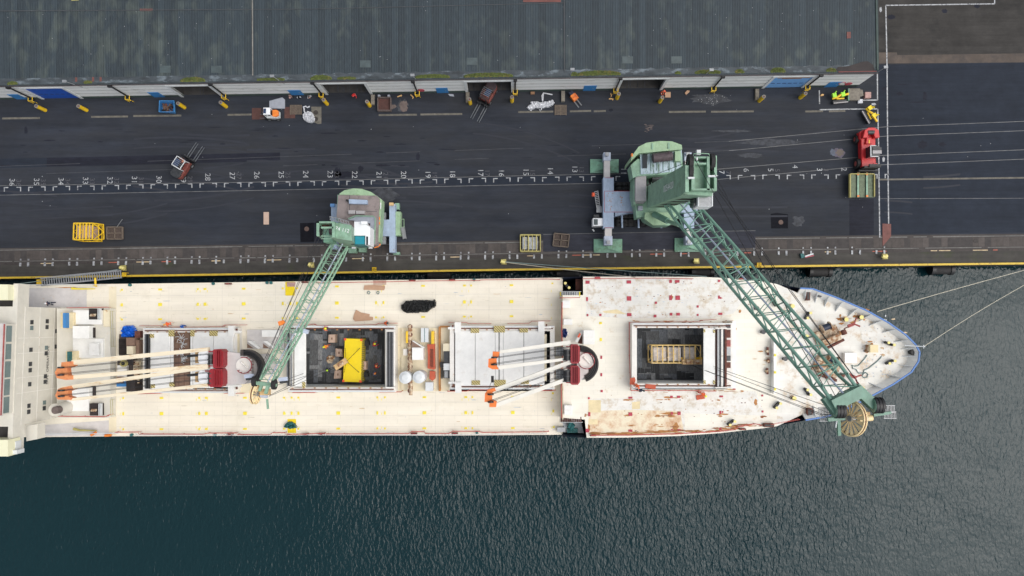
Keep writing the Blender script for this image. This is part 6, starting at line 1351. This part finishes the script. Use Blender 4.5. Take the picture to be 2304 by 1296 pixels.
# yellow cages
def cage(x0,y0,x1,y1,z0,z1,lab,nb,low=None,wrap='scuff_blue',wp_=.0,col='yellow',parts=('frame','load')):
    t=thing('cargo_cage',lab,'cargo cage',P((x0+x1)/2,(y0+y1)/2,z0))
    a=P(x0,y1,z1); c=P(x1,y0,z1); X0,Y0,X1,Y1=a.x,a.y,c.x,c.y
    b=B(); e=lambda p,q,w=.12:b.beam(p,q,w,w,0)
    for z in (z0+.06,z1):
        e((X0,Y0,z),(X1,Y0,z)); e((X0,Y1,z),(X1,Y1,z)); e((X0,Y0,z),(X0,Y1,z)); e((X1,Y0,z),(X1,Y1,z))
    for x in (X0,X1):
        for y in (Y0,Y1): e((x,y,z0),(x,y,z1))
    for i in range(1,nb): x=X0+(X1-X0)*i/nb; e((x,Y0,z1),(x,Y1,z1),.09 if i%2 else .16)
    e((X0,Y0,z1),(X0+(X1-X0)*.5,(Y0+Y1)/2,z1),.05); e((X0,Y1,z1),(X0+(X1-X0)*.5,(Y0+Y1)/2,z1),.05)
    for x in (X0,X1): e((x,Y0,z0),(x,(Y0+Y1)/2,z1),.06); e((x,Y1,z0),(x,(Y0+Y1)/2,z1),.06)
    for y in (Y0,Y1): e((X0,y,z0),(X1,y,z1),.05)
    b.build('frame',col,t)
    b=B(); m_=.3; n=3 if nb>3 else 2
    for i in range(n):
        xa=X0+m_+(X1-X0-2*m_)*i/n; xb=X0+m_+(X1-X0-2*m_)*(i+.86)/n; b.wbox(((xa+xb)/2,(Y0+Y1)/2,(z0+z1)/2-.1),(xb-xa,Y1-Y0-2*m_,z1-z0-.5),m=0)
    b.build('wrapped_load',wrap,t); return t
cage(165,502,209,539,0,2.3,'yellow steel cage trolley standing on the asphalt left of a brown grate',6,wrap='box_brown')
b=B(); b.add([P(210,502,2.3),P(233,506,.9),P(235,538,.9),P(211,540,2.3)],[[0,1,2,3]],0); b.v=[]; b.f=[]; b.m=[]; b.sm=[]
for q in ((P(210.5,502,2.2),P(233,505,.8)),(P(210.5,540,2.2),P(234,538,.8)),(P(233,505,.8),P(234,538,.8)),(P(222,503.5,1.5),P(222,539,1.5)),(P(211,503,2.2),P(234,522,.8)),(P(211,539,2.2),P(234,522,.8)),(P(233,505,.8),P(233,505,0)),(P(234,538,.8),P(234,538,0))): b.beam(*q,.09,.09)
b.build('cage_ramp','yellow',None,'sloping yellow barred frame leaning on the cage trolley beside the brown grate','frame')
cage(1171,528,1216,565,0,.9,'low yellow steel cage standing by the apron left of a brown frame',5,wrap='scuff',col='yellow_dull')
def gratef(x0,y0,x1,y1,sk,lab):
    t=thing('steel_grate',lab,'grate',P((x0+x1)/2,(y0+y1)/2,0)); b=B(); b.prism([(x0+sk,y0),(x1,y0+sk),(x1-sk,y1),(x0,y1-sk)],.1,.2,0); b.build('panel','grate',t)
    b=B(); q=[P(x0+sk,y0,.35),P(x1,y0+sk,.35),P(x1-sk,y1,.35),P(x0,y1-sk,.35)]
    for i in range(4): b.beam(q[i],q[(i+1)%4],.14,.3,0)
    b.beam((q[0]+q[1])/2,(q[2]+q[3])/2,.12,.3,0); b.beam((q[1]+q[2])/2,(q[3]+q[0])/2,.12,.3,0)
    b.build('frame','wood_old',t)
gratef(241,511,276,538,0,'brown steel grate frame beside the yellow cage trolley'); gratef(1244,525,1281,556,3,'tilted brown steel grate frame on the apron left of the big crane')
b=B(); b.tube([P(262,512,.4),P(275,494,1.4)],.05,0,6); b.build('steel_rod','steel',None,'thin steel rod leaning on the brown grate by the cage trolley','rod')
slab('white_stone',[(1332,516),(1335,515),(1338,520),(1336,521)],0,.2,'wall_trim','small white stone below the white generator box of the big crane','stone')
# bollards for mooring
for x,y,l in ((276,603,'above the ship gangway with a rope around it'),(699,596,'beside the boom of the small crane'),(1132,589,'right of the small crane with two ropes'),(1566,587,'with stains below it near the big crane boom'),(1990,577,'near the end of the ship bow')):
    t=thing('mooring_bollard','squat yellow mooring bollard '+l,'mooring bollard',P(x,y,0),'yellow mooring bollards on the quay edge')
    b=B(); b.prism([(x-5,y-6),(x+7,y-6),(x+8,y+6),(x-4,y+6)],0.012,.12,0); b.build('base_plate','yellow_dull',t)
    b=B(); b.cyl(P(x,y,0),.12,.65,.26,0,16,.2); b.tube([P(x-5,y-1,.7),P(x+4,y+2,.7)],.26,0,12); b.build('head','yellow_cap',t)
for x,y,l in ((842,607,'under the small crane'),(1708,597,'beside the boom of the big crane')):
    t=thing('quay_ladder','yellow topped quay ladder at the edge '+l,'ladder',P(x,y,0),'ladders on the quay edge')
    for s_ in (-4,4): b=B(); b.tube([P(x+s_,y-5,.0),P(x+s_,y-5,.5),P(x+s_,y+3,.5),P(x+s_,y+4,-3.5)],.06,0,6); b.build('rail','yellow',t)
    b=B()
    for i in range(8): b.tube([P(x-4,y+4,-.3-i*.4),P(x+4,y+4,-.3-i*.4)],.04,0,5)
    for k in (-5,-2,1): b.tube([P(x-5,y+k,.5),P(x+5,y+k,.5)],.06,1,5)
    b.build('rungs',['black','yellow'],t)
for x,y,l in ((1844,611,'right of the big crane boom'),(2118,606,'near the right end of the quay'),(1580,612,'between the quay and the ship under the big boom'),(1278,616,'beside the raised foredeck step'),(990,618,'behind the ship amidships')):
    t=thing('fender','black rubber fender '+l,'fender',P(x,y,-2.6),'black fenders in the gap at the quay wall')
    b=B(); a,c=P(x-26,y,-2.4),P(x+24,y,-2.4); b.tube([a,a.lerp(c,.04),a.lerp(c,.96),c],.75,0,18); b.build('body','rubber',t)
    for s_ in (-1,1): b=B(); e_=a if s_<0 else c; b.tube([e_+Vector((s_*-.5,0,0)),e_+Vector((s_*.02,0,0))],.85,0,18); b.tube([e_,e_+Vector((s_*.8,1.0,2.0))],.06,0,5); b.build('end_ring','black',t)
# ropes
def rope(pts,m,lab,r=.05):
    b=B(); q=[Vector(p) for p in pts]; a,c=q; b.tube([a.lerp(c,i/12)-Vector((0,0,.6*math.sin(math.pi*i/12))) for i in range(13)],r,0,6); b.build('mooring_rope',m,None,lab,'mooring rope','mooring ropes')
rope((P(278,604,.6),P(30,640,MZ+1)),'rope_green','grey mooring rope from the gangway bollard to the stern')
rope((P(1136,589,.6),P(1590,622,FZ+.2)),'rope_green','upper pale rope from the bollard right of the small crane to the foredeck')
rope((P(1136,590,.6),P(1430,624,FZ+.2)),'rope_pale','lower pale rope from the bollard right of the small crane to the foredeck')
rope((P(1974,701,BZ),P(2330,601,.5)),'rope_pale','pale rope from the bow side running right to the quay')
rope((P(2078,780,BZ+.4),P(2330,627,.5)),'rope_pale','pale rope from the very tip of the bow running right')
slab('fender_bag',[(1801,571),(1808,570),(1811,579),(1803,581)],.02,.35,'tarp_green','dark bag lying on the coping beside striped tape','bag')
b=B(); b.beam(P(1811,577,.1),P(1830,571,.1),.2,.12,0); b.beam(P(1812,579,.1),P(1831,575,.1),.12,.1,1); b.build('barrier_tape',['wall_trim','sign_red'],None,'red and white striped tape bundle beside the dark bag','tape')
# gangway
t=thing('gangway','grey accommodation ladder with yellow end platforms along the ship side','gangway',P(180,625,1))
GA,GB=P(92,635,4.6),P(274,617,2.6); gd=(GB-GA).normalized(); gn=Vector((-gd.y,gd.x,0)).normalized()
b=B()
for k in (-.5,.5): b.beam(GA+gn*k,GB+gn*k,.1,.25,0); b.tube([GA+gn*k+Vector((0,0,1)),GB+gn*k+Vector((0,0,1))],.04,0,5)
b.build('side_rails','steel',t)
b=B()
for i in range(34): p=GA.lerp(GB,(i+.5)/34); b.beam(p-gn*.45,p+gn*.45,.14,.04,0)
b.build('steps','steel',t)
for x0,y0,x1,y1 in ((82,629,93,645),(274,613,283,622)): b=B(); b.box(x0,y0,x1,y1,3.4 if x0<100 else .8,3.6 if x0<100 else 1.0,0); b.box(x0,y0,x1,y0+1.2,3.6 if x0<100 else 1.0,4.5 if x0<100 else 1.8,0); b.build('platform','yellow',t)
b=B(); b.tube([P(214,625,5),P(215,643,4.6)],.14,0,8); b.tube([P(211,642,4.6),P(218,644,4.6)],.1,0,6); b.build('davit_arm','yellow',t)
# ---------------- objects on the ship ----------------
slab('cardboard_sheet',[(797,706),(801,697),(812,703),(832,707),(831,712),(839,713),(839,720),(830,721),(799,723),(794,718)],MZ+.02,MZ+.12,'cardboard','fanned stack of brown cardboard sheets on deck above the container hold','cardboard')
slab('cardboard_sheet',[(820,642),(840,641),(866,643),(866,648),(864,653),(818,652)],MZ+.02,MZ+.12,'cardboard','long brown cardboard strip near the upper deck edge','cardboard'); slab('cardboard_sheet',[(840,631),(869,631),(869,641),(840,641)],MZ+.02,MZ+.06,'card_pink' if 0 else 'box_brown','pinkish brown cardboard sheet at the upper railing behind the long strip','cardboard')
b=B(); 
for x in (829,850): b.tube([P(x+dx,655+dy,MZ+.1) for dx,dy in ((0,0),(-3,4),(1,7),(4,3),(1,0))],.06,0,5)
b.build('rope_loop','rope_green',None,'two small rope loops beside the long cardboard strip','rope')
crumple('covered_bundle',[(902,687),(908,684),(912,678),(930,676),(965,675),(972,678),(978,673),(981,681),(979,693),(974,692),(962,702),(935,703),(915,704),(904,698)],MZ,.9,'tarp_black','long bundle wrapped in black sheeting on the main deck','bundle',n=900)
slab('yellow_mat',rc_(642,634,663,665),MZ+.015,MZ+.05,'yellow_cont','yellow mat at the upper deck edge with a brown sheet on it','mat'); slab('cardboard_sheet',[(645,635),(665,635),(663,645),(646,645)],MZ+.06,MZ+.1,'pink_box','pinkish sheet lying on the upper yellow mat','cardboard')
slab('yellow_mat',rc_(647,943,666,974),MZ+.015,MZ+.05,'yellow_cont','yellow mat at the lower deck edge under a green tarpaulin','mat')
crumple('tarpaulin',[(640,957),(647,950),(656,949),(664,954),(667,962),(656,965),(640,962)],MZ+.05,.6,'tarp_green','dark green tarpaulin crumpled on the lower yellow mat','tarpaulin',n=160)
crumple('tarpaulin',[(277,738),(283,734),(300,734),(306,745),(304,757),(277,758)],MZ+.3,1.0,'tarp_blue','bright blue tarpaulin over equipment ahead of the aftmost hatch','tarpaulin',n=160)
crumple('blue_drum_cover',[(1266,741),(1269,739),(1275,741),(1276,755),(1272,760),(1266,758)],FZ,1.1,'navy','small navy blue cover beside the red deck railing','cover',n=60)
for pts,l in (([(1418,851),(1428,849),(1430,855),(1427,866),(1417,865)],'left corner of the open foredeck hatch'),([(1453,864),(1476,866),(1475,876),(1451,873)],'lower edge of the open foredeck hatch'),([(1566,890),(1584,887),(1586,897),(1568,900)],'beside a crouching worker in orange')): slab('red_mat',pts,FZ+.02 if pts[0][1]>880 else 8.02,FZ+.15 if pts[0][1]>880 else 8.15,'red_mat','reddish brown sheet at the '+l if 'edge' in l or 'corner' in l else 'reddish brown sheet '+l,'sheet')
# hold 2 content
t=thing('container','bright yellow shipping container with orange corners in the open hold','shipping container',P(798,810,.8))
CT=3.45; q=[P(772,859,CT),P(812,860,CT),P(814,763,CT),P(776,761.5,CT)]
b=B(); b.hexa([Vector((p.x,p.y,.85)) for p in q],q,0)
b.build('shell','yellow_cont',t)
b=B()
for i in range(22):
    for ea,eb in ((0,3),(1,2)):
        p=q[ea].lerp(q[eb],(i+.5)/22); o_=(q[eb]-q[ea]).cross(Vector((0,0,1))).normalized()*(.03 if ea==1 else -.03)
        b.wbox(p+o_-Vector((0,0,1.3)),(.06,.12,2.3),m=0)
b.build('side_ribs','yellow_dull',t)
for p in q: b=B(); b.wbox(p.lerp(sum(q,Vector())/4,.04)+Vector((0,0,.02)),(.3,.3,.1),m=0); b.build('corner_casting','orange_red',t)
HZ=.8
for x0,y0,x1,y1,sk,l,h_ in ((739,753,754,771,-.5,'topmost crate left of the yellow container',1.0),(753,784,770,802,2,'second crate left of the yellow container, slightly turned',1.0),(752,834,768,852,-1,'lowest crate left of the yellow container',1.0),(811,813,824,832,0,'only brown crate right of the yellow container',1.0)):
    t=thing('crate','brown cardboard crate, '+l,'crate',P((x0+x1)/2,(y0+y1)/2,HZ),'brown crates around the yellow container')
    a=[P(x0+sk,y1,HZ+h_+.3),P(x1+sk*.5,y1+sk*.5,HZ+h_+.3),P(x1-sk*.2,y0+sk,HZ+h_+.3),P(x0+abs(sk),y0,HZ+h_+.3)]; b=B(); b.hexa([Vector((p.x,p.y,HZ)) for p in a],a,0); b.build('box','box_brown',t)
    c=sum(a,Vector())/4; b=B(); b.wbox(c+Vector((-.35,.0,.0)),(.04,.9,.02),m=0); b.wbox(c,(.25,.3,.015),m=0); b.build('tape_mark','card_dark',t)
crumple('dunnage',[(733,806),(740,799),(750,800),(752,808),(745,818),(736,817)],HZ,.35,'rust_part','brown dunnage heap between crates on the dark hold floor','dunnage',n=60)
slab('floor_mat',rc_(733,838,750,856),HZ+.01,HZ+.05,'asphalt_mid','grey mat on the hold floor left of the lowest crate','mat')
slab('floor_mat',[(702,765),(712,765),(711,783),(703,782)],HZ+.01,HZ+.05,'roof_light','pale worn mat on the hold floor near its left wall','mat')
for x,y in ((824,772),(822,842)):
    b=B(); c=P(x,y,HZ+.5); b.wbox(c,(.9,.8,.9),.2,0); b.tube([c+Vector((.3,.3,.5)),c+Vector((.6,.2,.9))],.06,0,6); b.build('hand_winch','black',None,'dark equipment right of the yellow container, '+('upper one' if y<800 else 'lower one'),'equipment')
# hold 4 cage load
mat('load_grey',(.66,.60,.55),.7,var=.35,scale=2.5,dirt=(.55,.52,.50),dsc=2,dthr=.55); mat('tan_frame',(.75,.52,.18),.55,var=.3,scale=2,dirt=(.5,.45,.4),dsc=2,dthr=.6)
cage(1467,777,1576,817,2.35,5.0,'long white wrapped load in a yellow frame hoisted in the foredeck hold',9,wrap='load_grey',col='tan_frame')
# ---------------- people ----------------
def clothes(name,top,legs,helmet):
    m=bpy.data.materials.new(name); m.use_nodes=True; t=m.node_tree; g=t.nodes.new('ShaderNodeTexCoord'); s=t.nodes.new('ShaderNodeSeparateXYZ'); t.links.new(g.outputs['Object'],s.inputs[0])
    r=t.nodes.new('ShaderNodeValToRGB'); t.links.new(s.outputs[2],r.inputs[0]); r.color_ramp.interpolation='CONSTANT'
    e=r.color_ramp.elements; e[0].position=0; e[0].color=(.03,.03,.03,1); e[1].position=.05; e[1].color=(*legs,1)
    for p,c in ((.42,top),(.55,(.6,.6,.55)),(.58,top),(.80,(.42,.24,.17))): q=e.new(p); q.color=(*c,1)
    mr=t.nodes.new('ShaderNodeMath'); mr.operation='MULTIPLY'; mr.inputs[1].default_value=1/1.85; t.links.new(s.outputs[2],mr.inputs[0]); t.links.new(mr.outputs[0],r.inputs[0])
    t.links.new(r.outputs[0],t.nodes['Principled BSDF'].inputs['Base Color']); t.nodes['Principled BSDF'].inputs['Roughness'].default_value=.8; MT[name]=m
def person(x,y,z,ang,top,legs,hat,label,bend=0.0,arm=.4,stride=.18,sit=False):
    nm='clothes_%d'%len(MT); clothes(nm,top,legs,hat)
    sn,cs=math.sin(bend),math.cos(bend)
    hipz=.95 if not sit else .55
    V=[];E=[];Rr=[]
    def v(p,r,par=None):
        V.append(p); Rr.append(r)
        if par is not None: E.append((par,len(V)-1))
        return len(V)-1
    up=lambda d,side=0,f=0:(f*cs+d*sn, side, hipz+d*cs-f*sn)
    pel=v((0,0,hipz),.15); ab=v(up(.2),.15,pel); ch=v(up(.42),.175,ab); nk=v(up(.56),.07,ch); hd=v(up(.68),.105,nk); v(up(.80),.095,hd)
    v(up(.66,0,.11),.02,hd)
    for s_ in (-1,1):
        hp=v((0,s_*.11,hipz-.05),.105,pel)
        if sit: kn=v((.42,s_*.14,hipz-.02),.08,hp); an=v((.42,s_*.14,.1),.05,kn); v((.58,s_*.14,.05),.04,an)
        else: kn=v((stride*.5*s_+.04,s_*.12,.5),.075,hp); an=v((stride*s_,s_*.12,.09),.05,kn); v((stride*s_+.2,s_*.13,.05),.045,an)
        sh=v(up(.49,s_*.2),.075,ch); el=v(up(.25,s_*.30,arm*.3),.05,sh); wr=v(up(.12,s_*.27,arm*.8),.034,el); hn=v(up(.08,s_*.26,arm*.8+.07),.038,wr)
        for k,(dy,l) in enumerate(((-.03,.075),(-.01,.09),(.012,.085),(.034,.065))): v(up(.05,s_*.26+dy,arm*.8+.07+l),.009,hn)
        v(up(.08,s_*.26-s_*.05,arm*.8+.10),.010,wr)
    me=bpy.data.meshes.new('person'); me.from_pydata(V,E,[]); o=bpy.data.objects.new('person',me); C.objects.link(o); me.materials.append(MT[nm])
    sk=o.modifiers.new('skin','SKIN'); 
    for i,s in enumerate(me.skin_vertices[0].data): s.radius=(Rr[i],Rr[i]); s.use_root=(i==0)
    ss=o.modifiers.new('sub','SUBSURF'); ss.levels=1; ss.render_levels=1
    o.location=P(x,y,z); o.rotation_euler=(0,0,rad(ang)); ORG[o.name]=Vector()
    # put feet so the head (seen from above) is at the pixel
    tag(o,label,'person')
    if hat:
        b=B(); c=Vector(up(.74)); 
        hv=[c+Vector((math.cos(t)*.135*math.cos(f),math.sin(t)*.12*math.cos(f),.12*math.sin(f)+.02)) for f in (0,.5,1.0,1.4) for t in [6.283*i/12 for i in range(12)]]
        b.add(hv,[[k*12+i,k*12+(i+1)%12,(k+1)*12+(i+1)%12,(k+1)*12+i] for k in range(3) for i in range(12)]+[[36+i for i in range(12)]],0,True); b.add([c+Vector((math.cos(t)*.17+.02,math.sin(t)*.14,.02)) for t in [6.283*i/14 for i in range(14)]],[list(range(14))],0)
        hm='hat_%d'%len(MT); mat(hm,hat,.4,var=0.02); b.build('hard_hat',hm,o)
    return o
OR=(.75,.12,.03); HV=(.85,.25,.02); DK=(.02,.025,.05); BL_=(.01,.10,.45); RD=(.7,.03,.03)
YH=(.75,.75,.03); WH=(.8,.8,.8)
person(124,683,MZ,190,DK,DK,WH,'person in dark navy clothes with a white helmet on the aft deck',arm=.5,bend=.3)
person(390,728,MZ,200,OR,(.8,.6,.5),(.8,.35,.05),'person in orange and white work clothes near the upper rail of the aft hatch',bend=.6)
person(414,733,MZ,-30,BL_,BL_,None,'person in blue overalls bending over the upper rail of the aft hatch',bend=1.1,arm=.6)
person(733,739,6.0,0,OR,DK,YH,'worker in orange with yellow helmet at the upper edge of the container hold',bend=.5)
person(868,727,MZ,0,OR,DK,(.05,.05,.05),'worker in orange and dark trousers at the upper right of the container hold',bend=.7)
person(741,778,HZ,200,HV,OR,YH,'worker with lime yellow helmet in the hold between the two upper left crates',bend=.5)
person(843,776,HZ,30,RD,RD,YH,'worker in red in the hold, upper right of the yellow container',bend=.5,arm=.7)
person(848,825,HZ,40,RD,OR,(.8,.3,.1),'worker in red and white in the hold, near its right wall',bend=.4,arm=.6)
person(843,841,HZ,20,(.10,.14,.30),OR,(.8,.3,.05),'worker in blue grey in the hold, lowest at its right side',bend=.5)
person(738,832,HZ,0,DK,DK,(.55,.85,.03),'worker in black with a lime helmet left of the lowest crate',bend=.4)
person(1433,874,FZ,-15,DK,(.12,.02,.06),(.02,.02,.02),'person in dark clothes leaning at the lower left of the foredeck hatch',bend=1.2,arm=.8)
person(1573,882,FZ,-40,OR,RD,YH,'worker in orange crouching over a reddish sheet on the foredeck',bend=1.1,arm=.6)
person(1428,863,8.0,-60,OR,OR,(.8,.2,.1),'worker in orange at the lower left corner of the foredeck hatch',bend=.7)
person(1489,211,0,-90,OR,OR,(.8,.15,.08),'person in bright orange standing beside the flattened cardboard box at the doorway',bend=.2)
person(421,368,.75,58,(.05,.03,.03),DK,(.75,.3,.15),'driver in dark clothes seated in the red forklift on the open asphalt',sit=True)
person(800,216,0,-90,RD,RD,None,'person in red half hidden inside the second open doorway',bend=.8)
